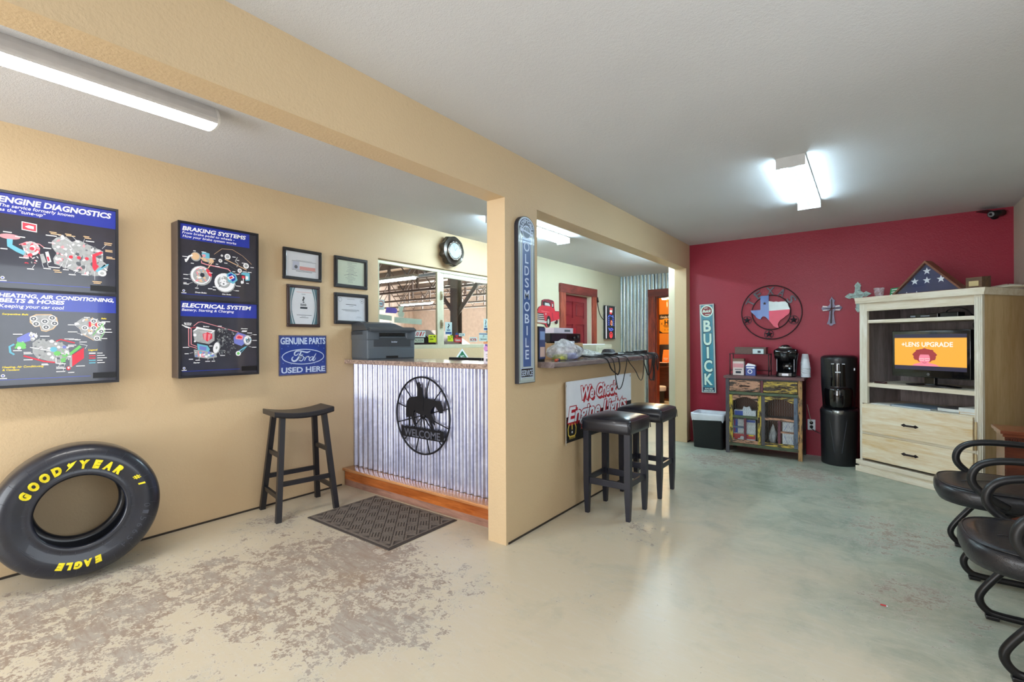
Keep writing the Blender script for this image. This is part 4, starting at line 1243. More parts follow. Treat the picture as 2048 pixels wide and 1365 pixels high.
# ---------------------------------------------------------------- carton, monitor, road sign
t = thing('carton', 'small white and purple carton on the countertop beside the tan post', 'box', (-2.15, 2.545, 1.10))
M_CARD = mat('orange_card', (214, 150, 104), .7); M_PURP = mat('purple_print', (96, 86, 168), .5); M_CW = mat('white_card', (232, 226, 240), .6)
b = MB(); b.box(0, .17, 0, .12, 0, .137, 0); b.box(-.001, .171, -.001, .121, .137, .15, 1); b.build('body', [M_CW, M_CARD], t)
b = MB(); b.rect(.012, .16, .085, .135, -.001, 0); b.flat(circle(.02, .105, .018), -.0015, 1); b.rect(.02, .12, .062, .066, -.001, 2); b.rect(.02, .10, .05, .053, -.001, 2)
for x in (.02, .05, .09, .12):
    b.rect(x, x + .018, .015, .033, -.001, 2)
b.build('print', [M_PURP, mat('lilac_print', (206, 150, 214), .5), M_INK], t)
t = thing('computer_monitor', 'top edge of a black monitor rising just above the countertop', 'monitor', (-2.735, 3.0, .7455))
b = MB(); b.box(-.19, .19, -.012, .02, .10, .372, 0, .006); b.build('screen', M_BLACKP, t)
b = MB(); b.cyl((0, .01, .01), (0, .01, .12), .02); b.box(-.1, .1, -.07, .09, 0, .012, 0, .004); b.build('stand', M_BLACKP, t)
t = thing('diamond_sign', 'green diamond sign with a white border under the sliding window', 'sign', (XL, 3.985, .985), L90)
d = .19
b = MB(); b.prism([(-d, 0), (0, -d), (d, 0), (0, d)], -.004, -.001, 1); e = d - .028; b.flat([(-e, 0), (0, -e), (e, 0), (0, e)], -.0046, 0); b.text('MO', 0, .075, .04, -.005, 1, width=.06, bold=.02); b.build('plate', [mat('road_green', (30, 112, 74), .4), M_WHITE], t)

# ---------------------------------------------------------------- stickers on the sliding window
def sticker(label, y0, y1, z0, z1, draw, mats, x=None):
    xx = (XL - .046 if y1 < WY0 + .84 else XL - .058) if x is None else x
    t = thing('window_sticker', label, 'sticker', (xx, y0, z0), L90, 'stickers on the sliding window')
    b = MB(); draw(b, y1 - y0, z1 - z0); b.build('print', mats, t)
M_STW = mat('sticker_white', (226, 238, 240), .4); M_STBACK = mat('sticker_back', (198, 206, 190), .5)
M_STBLUE = mat('sticker_blue', (50, 84, 150), .4); M_STRED = mat('sticker_red', (206, 46, 56), .4); M_STYEL = mat('sticker_yellow', (226, 232, 50), .4); M_STBLK = mat('sticker_black', (34, 36, 40), .4); M_STPUR = mat('sticker_purple', (112, 92, 186), .4)
SM = [M_STW, M_STBLUE, M_STRED, M_STYEL, M_STBLK, M_STPUR, M_STBACK]
def dr_bbb(b, w, h):
    b.rect(0, w, 0, h, -.0005, 0); b.line([(w * .45, h * .86), (w * .62, h * .74), (w * .42, h * .62)], w * .14, -.0009, 4); b.line([(w * .56, h * .66), (w * .38, h * .56), (w * .5, h * .48)], w * .11, -.0010, 4)
    b.text('BBB', w / 2, h * .30, h * .13, -.0009, 1, width=w * .5, bold=.03); b.rect(w * .08, w * .92, h * .06, h * .22, -.0009, 1)
sticker('white seal sticker at the lower left corner of the right pane', 3.775, 3.885, 1.33, 1.47, dr_bbb, SM)
sticker('white seal sticker at the far right edge of the right pane', 4.435, 4.515, 1.385, 1.53, dr_bbb, SM)
def dr_yel(b, w, h):
    b.rect(0, w, 0, h, -.0005, 3); b.rect(w * .1, w * .5, h * .72, h * .8, -.0008, 4); b.rect(w * .65, w * .85, h * .7, h * .85, -.0008, 4); b.rect(w * .15, w * .6, h * .38, h * .48, -.0008, 4)
sticker('yellow square sticker on the left pane beside the window stile', 3.515, 3.63, 1.245, 1.325, dr_yel, SM)
sticker('smaller yellow sticker on the right pane under the seal sticker', 3.815, 3.90, 1.255, 1.32, dr_yel, SM)
def dr_red(b, w, h):
    b.rect(0, w, 0, h, -.0005, 0)
    for x in (.12, .40, .62):
        b.line([(w * x, h * .2), (w * (x + .12), h * .85), (w * (x + .16), h * .2), (w * (x + .3), h * .85)], w * .07, -.0009, 2)
sticker('white sticker with big slanted red letters beside the printer', 3.285, 3.47, 1.30, 1.365, dr_red, SM)
def dr_wal(b, w, h):
    b.rect(0, w, 0, h, -.0005, 6); b.text('WALKER', w / 2, h * .25, h * .55, -.0009, 4, width=w * .9)
sticker('grey lettering sticker low on the left pane by the printer', 3.27, 3.45, 1.243, 1.29, dr_wal, SM)
def dr_ngk(b, w, h):
    b.flat(circle(w * .22, h * .5, h * .5, n=20), -.0006, 2); b.flat([(w * .22 - h * .5, h * .5)] + circle(w * .22, h * .5, h * .5, n=10, a0=0, a1=PI), -.0008, 1); b.rect(w * .42, w, h * .25, h * .85, -.0005, 0); b.text('NGK', w * .7, h * .38, h * .35, -.0008, 4, width=w * .45, bold=.02)
sticker('sticker with a red and blue ball low on the right pane', 3.925, 4.10, 1.30, 1.355, dr_ngk, SM)
def dr_gat(b, w, h):
    b.rect(0, w, 0, h, -.0005, 2); b.text('Gates', w / 2, h * .25, h * .5, -.0008, 0, width=w * .75, bold=.02)
sticker('small red sticker with white letters low on the right pane', 3.92, 4.04, 1.245, 1.298, dr_gat, SM)
def dr_kyb(b, w, h):
    b.rect(0, w, 0, h, -.0005, 0); b.text('KYB', w / 2, h * .22, h * .55, -.0008, 2, width=w * .8, bold=.04)
sticker('small white sticker with red letters low on the right pane', 4.18, 4.315, 1.25, 1.302, dr_kyb, SM)
def dr_sam(b, w, h):
    b.rect(0, w, 0, h, -.0005, 0); b.rect(0, w, h * .82, h * .92, -.0008, 1); b.line([(w * .45, h * .45), (w * .5, h * .75), (w * .6, h * .6)], w * .05, -.0008, 4); b.text('Samson', w / 2, h * .18, h * .2, -.0008, 4, width=w * .7, bold=.02)
sticker('pale blue and white sticker in the right pane next to the carton', 4.35, 4.515, 1.255, 1.355, dr_sam, SM)
def dr_round(b, w, h):
    b.rect(0, w, 0, h, -.0005, 0); b.line(circle(w / 2, h * .58, w * .36, n=18), w * .08, -.0008, 2, True); b.rect(w * .25, w * .75, h * .54, h * .62, -.0008, 1)
sticker('white sticker with a red ring at the left edge of the left pane', 2.865, 2.94, 1.56, 1.66, dr_round, SM)
def dr_pur(b, w, h):
    b.flat([(0, 0), (w * .9, 0), (w, h * .5), (w * .85, h), (w * .1, h)], -.0005, 5)
sticker('purple sticker seen from behind on the left pane', 2.95, 3.10, 1.535, 1.59, dr_pur, SM)
def dr_rab(b, w, h):
    b.flat([(w * .2, 0), (w * .8, 0), (w, h * .35), (w * .7, h * .5), (w * .95, h), (w * .6, h * .9), (w * .4, h * .9), (w * .05, h), (w * .3, h * .5), (0, h * .35)], -.0005, 6)
sticker('pale cut-out sticker with two points on the left pane', 3.10, 3.19, 1.50, 1.615, dr_rab, SM)
def dr_band(b, w, h):
    b.flat([(0, h * .2), (w, 0), (w, h * .8), (0, h)], -.0005, 6)
sticker('long pale green sticker lying across the left pane', 3.06, 3.42, 1.43, 1.50, dr_band, SM)
sticker('short pale green sticker at the left edge of the left pane', 2.865, 3.03, 1.46, 1.52, dr_band, SM)

# ---------------------------------------------------------------- welcome wheel on the counter front
M_IRON = mat('black_iron', (30, 31, 38), .5, .4, var=.2)
t = thing('wheel_plaque', 'round black iron wheel plaque with a rider and a WELCOME plate on the corrugated front', 'wall decoration', (-2.757, 2.548, .683))
Rw = .297
b = MB(); b.tube([(Rw * math.cos(a), -.024, Rw * math.sin(a)) for a in [2 * PI * i / 64 for i in range(64)]], .0075, 8, 0, True); b.build('rim', M_IRON, t)
b = MB()
for i in range(12):
    a = 2 * PI * i / 12 + .26
    b.cyl((.02 * math.cos(a), -.016, .02 * math.sin(a)), (Rw * math.cos(a), -.020, Rw * math.sin(a)), .0048, n=6)
b.cyl((0, -.024, 0), (0, -.008, 0), .026, n=14); b.build('spoke', M_IRON, t)
Zp = lambda P: [((x - 480) / 1270.0, -(z - 675) / 1930.0) for x, z in P]
b = MB()
horse = [(262, 730), (255, 690), (258, 560), (272, 480), (300, 430), (345, 408), (400, 402), (425, 385), (440, 395), (500, 405), (545, 410), (600, 415), (650, 422), (690, 435), (715, 430), (735, 430), (750, 470), (768, 500), (775, 560), (772, 600), (735, 608), (715, 580), (690, 540), (665, 510), (640, 540), (620, 570), (610, 620), (640, 690), (665, 760), (668, 790), (640, 770), (610, 720), (600, 700), (625, 760), (650, 840), (655, 870), (632, 862), (605, 790), (575, 700), (540, 660), (480, 662), (420, 640), (390, 605), (372, 620), (372, 690), (395, 770), (410, 850), (385, 850), (355, 760), (325, 700), (318, 720), (318, 850), (295, 850), (292, 720)]
b.prism(Zp(horse), -.034, -.028, 0)
rider = [(424, 390), (428, 300), (426, 250), (432, 232), (415, 212), (430, 206), (434, 180), (458, 178), (462, 205), (480, 212), (468, 232), (474, 246), (492, 265), (498, 340), (512, 400), (520, 470), (508, 560), (515, 600), (490, 600), (492, 540), (470, 420), (440, 402)]
b.prism(Zp(rider), -.037, -.029, 0); b.build('horse_and_rider', M_IRON, t)
b = MB()
b.box(-.228, .240, -.036, -.030, -.178, -.098)
for i in range(24):
    x = -.224 + .0195 * i
    b.prism([(x - .006, -.099), (x + .006, -.099), (x + .002, -.088 - .004 * (i % 3))], -.036, -.030)
b.text('WELCOME', .006, -.168, .058, -.0366, 1, width=.40, bold=.015); o = b.build('name_plate', [M_IRON, mat('cut_letter_steel', (112, 116, 134), .45, .4)], t)
# ---------------------------------------------------------------- tall blue sign on the post
M_SGREY = mat('sign_pale_green_grey', (176, 190, 188), .35, 0, .2, var=.05)
M_SBLUE2 = mat('sign_slate_blue', (70, 100, 158), .35, 0, .2, var=.05)
M_SNAVY = mat('sign_navy', (48, 62, 92), .35, 0, .2, var=.05)
M_SEDGE = mat('sign_dark_edge', (40, 42, 54), .45)
t = thing('vertical_sign', 'tall narrow slate-blue sign with a rounded top on the post beside the bar opening', 'sign', (XP, 2.405, .986), L90)
w, h = .185, 1.068
def tomb(m, r=None):
    x0, x1 = m, w - m
    r = (x1 - x0) / 2
    zc = h - .072
    return [(x0, m), (x1, m)] + [((x0 + x1) / 2 + r * math.cos(a), zc + (.072 - m) * math.sin(a)) for a in [PI * i / 16 for i in range(17)]]
b = MB(); b.prism(tomb(0), -.03, -.001, 0); b.build('back_plate', M_SEDGE, t)
b = MB(); b.flat(tomb(.004), -.0306, 0); b.line(tomb(.012)[:-1] + [tomb(.012)[-1]], .004, -.0312, 1, True); b.line(tomb(.025), .005, -.0312, 2, True)
b.rect(.044, w - .044, .105, h - .14, -.0312, 3); b.line([(.046, .105), (w - .046, .105), (w - .046, h - .14), (.046, h - .14)], .004, -.0315, 2, True)
b.flat(circle(w / 2, h - .073, w / 2 - .012, .062, 32), -.0316, 1)
b.line(circle(w / 2, h - .073, w / 2 - .012, .062, 32, 0, PI), .005, -.0319, 2)
b.text('OLDSMOBILE', w / 2, h - .088, .026, -.0320, 2, width=.17, bold=.02, arc=(.046, 0))
b.line(circle(w / 2, h - .102, .044, .040, 28), .006, -.0320, 2, True); b.flat(circle(w / 2, h - .102, .040, .036, 24), -.0319, 4)
b.line(circle(w / 2, h - .088, .012, .02, 16), .003, -.0322, 2, True); b.flat([(.022, h - .098), (.16, h - .122), (.166, h - .108), (.03, h - .084)], -.0323, 2); b.flat([(.05, h - .103), (.13, h - .117), (.132, h - .112), (.052, h - .098)], -.0325, 4)
b.build('face', [M_SGREY, M_SNAVY, M_SWHITE, M_SBLUE2, mat('sign_grey_blue', (110, 128, 150), .4)], t)
b = MB()
for i, ch in enumerate('OLDSMOBILE'):
    z = h - .224 - i * .0767
    wd = {'O': .062, 'L': .038, 'D': .050, 'S': .046, 'M': .056, 'B': .050, 'I': .012, 'E': .040}[ch]
    b.text(ch, w / 2, z, .062, -.0318, 0, width=wd, bold=.012)
b.build('lettering', M_SWHITE, t)
b = MB(); b.rect(.026, w - .026, .035, .098, -.0318, 1); b.line([(.028, .037), (w - .028, .037), (w - .028, .096), (.028, .096)], .004, -.0321, 0, True); b.text('SERVICE', w / 2, .047, .038, -.0322, 0, width=.12, bold=.01); b.build('service_plate', [M_SWHITE, M_STBLK], t)

# ---------------------------------------------------------------- bar top on the half wall
M_BAR = wood('grey_brown_laminate', (98, 84, 84), (138, 124, 122), 'y', 6, .22, .4, 8)
t = thing('bar_counter', 'long grey-brown bar top on the half wall, cluttered with bags and cables', 'counter', (0, 2.667, 1.0755))
BT = 1.113
b = MB(); P = [(-1.655, 0), (-1.648, .008), (-1.648, .030), (-1.655, .0375), (-1.918, .0375), (-1.918, 0)]
b.loft([[(x, y, z) for x, z in P] for y in (.002, 1.93)], 0, False); b.box(-2.19, -1.918, .31, 1.93, 0, .0375); b.build('top', M_BAR, t)
t.location.z = BT - .0375

# ---------------------------------------------------------------- banner
t = thing('banner', 'vinyl banner about engine lights hung on the half wall behind the bar stools', 'banner', (XP, 2.955, .497), L90)
M_BW = mat('vinyl_white', (240, 244, 252), .35, var=.02); M_BB = mat('vinyl_black', (22, 22, 26), .35, var=.1); M_BR = mat('vinyl_red', (190, 36, 50), .35, var=0); M_BY = mat('vinyl_yellow', (230, 200, 90), .35, var=0)
w, h = 1.27, .452
b = MB()
def bend(u):            # left edge lifts off the wall
    return -.006 - .045 * max(0, 1 - u / .10) ** 2
n = 24
us = [0, .01, .02, .03, .04, .05, .06, .08, .1] + [.1 + (w - .1) * i / 10 for i in range(1, 11)]
vs = []
for uu in us:
    for v in (0, .5, 1):
        split = .42 + .02 * uu
        z = {0: 0, .5: h * split, 1: h}[v]
        vs.append((uu, bend(uu), z + .004))
fs, k = [], len(us)
b.raw(vs, [(3 * i, 3 * i + 3, 3 * i + 4, 3 * i + 1) for i in range(k - 1)], 1)
b.raw(vs, [(3 * i + 1, 3 * i + 4, 3 * i + 5, 3 * i + 2) for i in range(k - 1)], 0)
b.raw([(x, y + .0012, z) for x, y, z in vs], [(3 * i + 1, 3 * i + 4, 3 * i + 3, 3 * i) for i in range(k - 1)] + [(3 * i + 2, 3 * i + 5, 3 * i + 4, 3 * i + 1) for i in range(k - 1)], 0)
b.build('sheet', [M_BW, M_BB], t)
b = MB()
for tx, x, z, hh, wd in (('We Check', .63, .305, .105, .66), ('Engine Lights', .625, .155, .112, 1.06)):
    b.text(tx, x + .020, z - .018, hh, -.0068, 1, width=wd, bold=.06, shear=.22)
    b.text(tx, x + .010, z - .008, hh, -.0071, 1, width=wd, bold=.05, shear=.22)
    b.text(tx, x, z, hh, -.0074, 1, width=wd + .016, bold=.075, shear=.22)
    b.text(tx, x, z, hh, -.0079, 0, width=wd, bold=.03, shear=.22)
b.build('lettering', [M_BW, M_BR], t)
b = MB()
b.line([(.12, .145), (.10, .105), (.105, .06), (.125, .045)], .012, -.0070); b.line([(.20, .145), (.22, .105), (.215, .06), (.195, .045)], .012, -.0070)
b.line([(.118, .045), (.202, .045)], .010, -.0071)
for x in (.125, .145, .165, .185, .20):
    b.line([(x, .05), (x, .026)], .008, -.0072)
b.line([(.16, .145), (.16, .095)], .013, -.0070); b.flat(circle(.16, .075, .009, n=12), -.0070, 1)
b.build('warning_symbol', [M_BY, M_BW], t)
b = MB()
for cx in (.33, .50, .68, .86):
    b.line([(cx - .03, .085), (cx + .03, .085), (cx + .03, .125), (cx - .03, .125)], .014, -.0070, 0, True); b.line([(cx + .03, .10), (cx + .05, .10), (cx + .05, .06)], .012, -.0070, 0)
b.build('engine_symbol', M_BR, t)
b = MB()
for x, z in ((.02, .03), (.02, h - .02), (w - .02, h - .02), (w - .02, .03), (.72, .03)):
    y = bend(x)
    b.lathe([(.004, 0), (.011, .001), (.009, .003), (.004, .003)], 12, 0, M=Matrix.Translation((x, y, z)) @ Matrix.Rotation(PI / 2, 4, 'X'))
b.build('grommet', mat('grommet_steel', (190, 190, 190), .3, .9), t)

# ---------------------------------------------------------------- bar stools
M_LEATH = NT('black_leather'); _v = M_LEATH.coord()
M_LEATH.b.inputs['Base Color'].default_value = rgb((27, 28, 38)); M_LEATH.set(Roughness=.28, Coat_Weight=.25)
M_LEATH.bump(M_LEATH.math('ADD', M_LEATH.noise(_v, 240, 2), M_LEATH.math('MULTIPLY', M_LEATH.noise(_v, 14, 3), 1.4)), .25, .002); M_LEATH = M_LEATH.m
M_LEGB = mat('black_satin_wood', (27, 30, 44), .38, 0, .15, var=.12)
def bar_stool():
    t = thing('bar_stool', 'nearer black leather bar stool in front of the banner', 'bar stool', (-1.489, 3.268, 0), 0, 'bar stools at the half wall')
    b = MB()
    def ring(hx, z, r):
        P = []
        for cx, cy, a in ((hx - r, -hx + r, -PI / 2), (hx - r, hx - r, 0), (-hx + r, hx - r, PI / 2), (-hx + r, -hx + r, PI)):
            P += [(cx + r * math.cos(a + PI / 2 * i / 5), cy + r * math.sin(a + PI / 2 * i / 5), z) for i in range(6)]
        return P
    rings = [ring(.180, .604, .02), ring(.188, .607, .024), ring(.190, .63, .026), ring(.191, .66, .028), ring(.189, .688, .03), ring(.180, .700, .035), ring(.150, .712, .05), ring(.10, .722, .06), ring(.05, .726, .04), ring(.01, .727, .008)]
    b.loft(rings, 0, True); seat = b.build('seat', M_LEATH, t)
    b = MB()
    for a in range(4):
        c, s_ = math.cos(a * PI / 2), math.sin(a * PI / 2)
        pts = [(.186, .15), (.189, .19), (.19, .186), (.186, .19)]
        b.tube([(.19 * c - .19 * s_, .19 * s_ + .19 * c, .61), ((.188) * (c - s_), .188 * (s_ + c), .66), (.176 * (c - s_), .176 * (s_ + c), .697)], .0035, 6)
    b.tube([p for p in [(x * 1.0, y * 1.0, .692) for x, y, z in ring(.1885, 0, .03)]], .0028, 6, 0, True)
    b.build('piping', M_LEATH, seat)
    for sx in (-1, 1):
        for sy in (-1, 1):
            b = MB(); x, y = sx * .158, sy * .150
            b.loft([[(x + q * a, y + q * c, z) for a, c in ((-1, -1), (1, -1), (1, 1), (-1, 1))] for z, q in ((.0, .0135), (.012, .0145), (.16, .020), (.24, .0215), (.606, .0215))], 0, False); b.build('leg', M_LEGB, t)
    for sy in (-1, 1):
        b = MB(); b.box(-.138, .138, sy * .150 - .010, sy * .150 + .010, .215, .262, 0, .003); b.build('stretcher', M_LEGB, t)
    for sx in (-1, 1):
        b = MB(); b.box(sx * .158 - .010, sx * .158 + .010, -.13, .13, .228, .268, 0, .003); b.build('stretcher', M_LEGB, t)
    return t
s0 = bar_stool()
dup(s0, (-1.482, 3.868, 0), 0, 'farther black leather bar stool, behind the nearer one toward the doorway', 'bar stools at the half wall')

# ---------------------------------------------------------------- things on the bar
M_BROWN = mat('kraft_card', (196, 160, 116), .75); M_BAG = film('white_carrier_bag', (244, 248, 255), .46, .22)
t = thing('brochure_stand', 'narrow dark brochure stand at the post end of the bar top', 'brochure stand', (-1.86, 2.80, BT))
b = MB(); b.box(-.06, .02, -.03, .05, 0, .245, 0, .003); b.build('holder', M_STBLK, t)
b = MB(); b.box(.022, .026, -.028, .048, .015, .235); b.rect(-.05, .01, .16, .225, -.0312, 1); b.rect(-.05, .01, .08, .15, -.0312, 2)
b.box(.0262, .0268, -.02, .04, .15, .21, 1); b.box(.0262, .0268, -.02, .04, .03, .10, 2); b.build('brochure', [mat('brochure_navy', (62, 74, 120), .4), mat('brochure_sky', (140, 170, 220), .4), mat('brochure_peach', (222, 190, 176), .4)], t)
t = thing('carton', 'open brown cardboard box on the bar top under the black receiver', 'box', (-2.06, 3.10, BT))
b = MB()
b.box(-.12, .12, 0, .50, 0, .004); b.box(-.12, -.116, 0, .50, .004, .125); b.box(.116, .12, 0, .50, .004, .125); b.box(-.116, .116, 0, .004, .004, .125); b.box(-.116, .116, .496, .50, .004, .125); b.build('body', M_BROWN, t)
t = thing('receiver', 'black stereo receiver resting on the open cardboard box', 'receiver', (-2.06, 3.09, BT + .125))
b = MB(); b.box(-.115, .115, 0, .48, .006, .078, 0, .004); b.box(-.1, -.06, .03, .09, 0, .006); b.box(.06, .1, .03, .09, 0, .006); b.box(.06, .1, .40, .46, 0, .006); b.box(-.1, -.06, .40, .46, 0, .006); b.build('body', M_BLACKP, t)
b = MB(); b.box(.115, .118, .01, .24, .012, .072); b.build('smoked_panel', mat('smoked_panel', (44, 50, 60), .15), t)
b = MB()
for y, z in ((.42, .05), (.36, .04)):
    b.cyl((.115, y, z), (.127, y, z), .012, n=14)
b.build('knob', mat('dark_knob', (60, 60, 66), .3, .5), t)
t = thing('carton', 'white card box with a red end lying on the black receiver', 'box', (-2.04, 3.17, BT + .125 + .078))
b = MB(); b.box(-.08, .08, 0, .35, 0, .043); b.box(-.081, .081, .30, .351, -.0, .0435, 1); b.box(.0802, .081, .16, .25, .012, .03, 2); b.build('body', [M_CW, M_STRED, M_INK], t)
t = thing('paper_sheet', 'printed white sheet standing against the front of the receiver', 'paper', (-1.915, 3.14, BT + .098), 0)
b = MB(); b.box(-.022, -.021, 0, .31, 0, .042)
for i in range(3):
    b.box(-.0209, -.0206, .02 + .1 * i, .09 + .1 * i, .012, .03, 1)
b.build('sheet', [M_PAPER, M_INK], t)
def crumpled(name, label, loc, sx, sy, h, seed, mt, lumps=True):
    t = thing(name, label, 'bag', loc)
    R = random.Random(seed)
    b = MB()
    n, m = 26, 12
    rings = []
    ph = [R.uniform(0, 6) for _ in range(8)]
    for j in range(m + 1):
        v = j / m
        prof = math.sin(PI * min(1, v * .96 + .04)) ** .5 if v < .5 else (1 - (v - .5) * 2) ** .8 * .9 + .05
        ring = []
        for i in range(n):
            a = 2 * PI * i / n
            k = 1 + .16 * math.sin(3 * a + ph[0] + 5 * v) + .10 * math.sin(7 * a + ph[1] - 9 * v) + .08 * math.sin(13 * a + ph[2] + 14 * v)
            ring.append((sx * prof * k * math.cos(a), sy * prof * k * math.sin(a) - .06 * (v ** 2) * (1 if sy > .1 else 0), max(.001, h * v * (1 + .10 * math.sin(2 * a + ph[3])))))
        rings.append(ring)
    b.loft(rings, 0, True); b.build('bag_film', mt, t)
    return t
t = crumpled('plastic_bag', 'white translucent carrier bag with blue and yellow contents on the bar top', (-1.79, 3.07, BT), .10, .205, .145, 4, M_BAG)
b = MB(); b.box(-.03, .06, .02, .12, .006, .05, 0, .008, M=Matrix.Rotation(.3, 4, 'Z')); b.build('blue_packet', mat('blue_packet', (38, 70, 190), .4), t)
b = MB(); b.box(-.04, .04, -.14, -.05, .006, .045, 0, .008); b.build('yellow_packet', mat('yellow_packet', (214, 220, 110), .4), t)
b = MB(); b.cyl((.0, .13, .05), (.02, .19, .08), .022, n=12); b.build('dark_tin', mat('dark_tin', (50, 54, 62), .3, .6), t)
t = crumpled('plastic_bag', 'small crinkled clear bag on the bar top right of the cardboard box', (-1.84, 3.52, BT), .08, .14, .07, 9, film('clear_bag', (228, 236, 240), .45, .2))
t = thing('marker', 'red-capped marker lying at the post end of the bar top', 'marker', (-1.72, 2.80, BT))
b = MB(); b.cyl((0, 0, .009), (-.03, .08, .009), .009, n=10); b.build('barrel', mat('marker_orange', (214, 96, 66), .4), t)
b = MB(); b.cyl((-.03, .08, .009), (-.042, .115, .009), .0095, n=10); b.build('cap', M_STBLUE, t)
for i, (x, y, a, lab) in enumerate(((-1.95, 3.95, .05, 'white paper stack on the bar top under the tangled cables'), )):
    t = thing('paper_stack', lab, 'papers', (x, y, BT))
    R = random.Random(3)
    for k in range(4):
        b = MB(); q = R.uniform(-.05, .05); b.box(-.15, .15, -.23, .27, .003 * k + .0005, .003 * k + .003, M=Matrix.Rotation(q, 4, 'Z')); b.build('sheet_bundle', M_PAPER, t)
t = thing('paper_stack', 'pale green and white papers at the doorway end of the bar top', 'papers', (-1.98, 4.40, BT))
for k in range(4):
    b = MB(); b.box(-.14, .14, -.17, .17, .004 * k + .0005, .004 * k + .004, M=Matrix.Rotation(.1 * k - .15, 4, 'Z')); b.build('sheet_bundle', [mat('pale_green_sheet', (216, 230, 220), .6) if k % 2 else M_PAPER], t)
# the tangle of black cables hanging over the front edge
M_CABLE = mat('black_cable', (16, 16, 20), .4)
def cable(label, pts, r=.0042, m=None):
    t = thing('cable', label, 'cable', (0, 0, 0), 0, 'cables on the bar top')
    b = MB(); b.tube(smooth_path(pts, 8), r, 6); b.build('cord', m or M_CABLE, t)
    return t
fx = -1.632
za = BT + .02
cable('black cable loop hanging lowest in front of the banner', [(-1.95, 3.45, za), (-1.75, 3.50, za + .006), (-1.655, 3.53, BT + .008), (fx, 3.55, 1.07), (fx, 3.59, .93), (fx, 3.63, .86), (fx, 3.70, .88), (fx, 3.76, .98), (fx, 3.80, 1.07), (-1.655, 3.82, BT + .008), (-1.85, 3.86, za)], .0040)
cable('thick black cable in a short loop right of the lowest loop', [(-1.9, 3.35, za), (-1.7, 3.40, BT + .012), (-1.642, 3.44, BT - .005), (fx, 3.50, 1.03), (fx, 3.60, .985), (fx, 3.63, .98), (fx, 3.66, 1.02), (fx, 3.65, 1.08), (-1.65, 3.63, BT + .01), (-1.8, 3.58, za)], .0055)
cable('grey cable crossing to a long loop at the middle of the bar', [(-1.85, 3.75, za), (-1.655, 3.80, BT + .008), (fx + .004, 3.86, 1.06), (fx + .004, 3.98, .99), (fx + .004, 4.06, .92), (fx + .004, 4.12, .90), (fx + .004, 4.16, .96), (fx + .004, 4.17, 1.06), (-1.65, 4.16, BT + .01), (-1.9, 4.12, za)], .0036)
cable('black cable loop left of the cable bunch at the bar end', [(-1.9, 4.1, za), (-1.652, 4.16, BT + .01), (fx, 4.20, 1.04), (fx, 4.27, .95), (fx, 4.31, .935), (fx, 4.36, .97), (fx, 4.39, 1.06), (-1.65, 4.40, BT + .01), (-1.9, 4.36, za)], .0045)
cable('black cable loop reaching below the others at the bar end', [(-1.9, 4.22, za + .01), (-1.652, 4.27, BT + .014), (fx, 4.29, 1.04), (fx, 4.31, .93), (fx, 4.35, .885), (fx, 4.41, .90), (fx, 4.43, 1.0), (fx, 4.44, 1.08), (-1.65, 4.44, BT + .01), (-1.9, 4.46, za)], .0045)
cable('bunched black cable doubled back at the bar end', [(-1.9, 4.40, za + .012), (-1.652, 4.42, BT + .012), (fx, 4.41, 1.03), (fx, 4.43, .95), (fx, 4.42, .88), (fx, 4.45, .90), (fx, 4.45, 1.0), (-1.65, 4.46, BT + .012), (-1.85, 4.50, za)], .006)
cable('last black cable hanging off the corner of the bar', [(-1.95, 4.48, za), (-1.66, 4.50, BT + .012), (fx, 4.51, 1.04), (fx, 4.535, .97), (fx, 4.55, .985), (fx, 4.555, 1.04), (-1.65, 4.56, BT + .012), (-1.8, 4.57, za)], .005)
cable('long black cable lying the length of the bar top', [(-1.78, 3.40, BT + .012), (-1.72, 3.62, BT + .018), (-1.80, 3.85, BT + .02), (-1.70, 4.05, BT + .018), (-1.76, 4.3, BT + .02), (-1.70, 4.52, BT + .012)], .006)
cable('coiled black cable heap on the papers near the bar end', [(-1.75 + .06 * math.cos(1.3 * k), 4.38 + .11 * math.sin(1.3 * k), BT + .022 + .0012 * k) for k in range(22)], .005)
cable('second coiled black cable heap near the crinkled bag', [(-1.73 + .05 * math.cos(1.5 * k), 3.68 + .12 * math.sin(1.5 * k), BT + .02 + .001 * k) for k in range(18)], .0045)

# ---------------------------------------------------------------- office behind the bar
M_FILE = mat('filing_grey', (176, 176, 158), .45)
t = thing('filing_cabinet', 'grey-green filing cabinet standing below the red door casing', 'cabinet', (-3.40, 6.53, 0))
b = MB(); b.box(-.26, .25, -.27, .25, 0, 1.195, 0, .004); b.build('body', M_FILE, t)
for z in (.90, .62, .34, .06):
    b = MB(); b.box(.25, .262, -.24, .225, z, z + .26, 0, .004); dr = b.build('drawer', M_FILE, t)
    b = MB(); b.box(.262, .272, -.03, .05, z + .13, z + .17, 0, .003); b.box(.262, .266, .07, .12, z + .13, z + .165); b.build('label_holder', mat('holder_steel', (150, 150, 146), .4, .5), dr)
t = thing('paper_stack', 'loose papers lying on top of the filing cabinet', 'papers', (-3.40, 6.45, 1.1955))
b = MB(); b.box(-.2, .22, -.15, .18, 0, .012, M=Matrix.Rotation(.15, 4, 'Z')); b.build('sheet_bundle', M_PAPER, t)
t = thing('office_chair', 'top of a black padded office chair back behind the bar', 'chair', (-2.83, 6.0, 0), -.6)
M_CHF = mat('office_fabric', (38, 36, 44), .7)
b = MB(); b.loft([[(x * k, y, z) for x, y in ((-.19, -.03), (-.15, -.05), (0, -.06), (.15, -.05), (.19, -.03), (.15, .03), (0, .04), (-.15, .03))] for z, k in ((.58, .8), (.70, 1), (.95, 1.05), (1.08, .85), (1.125, .6), (1.14, .3))], 0, True); b.build('backrest', M_CHF, t)
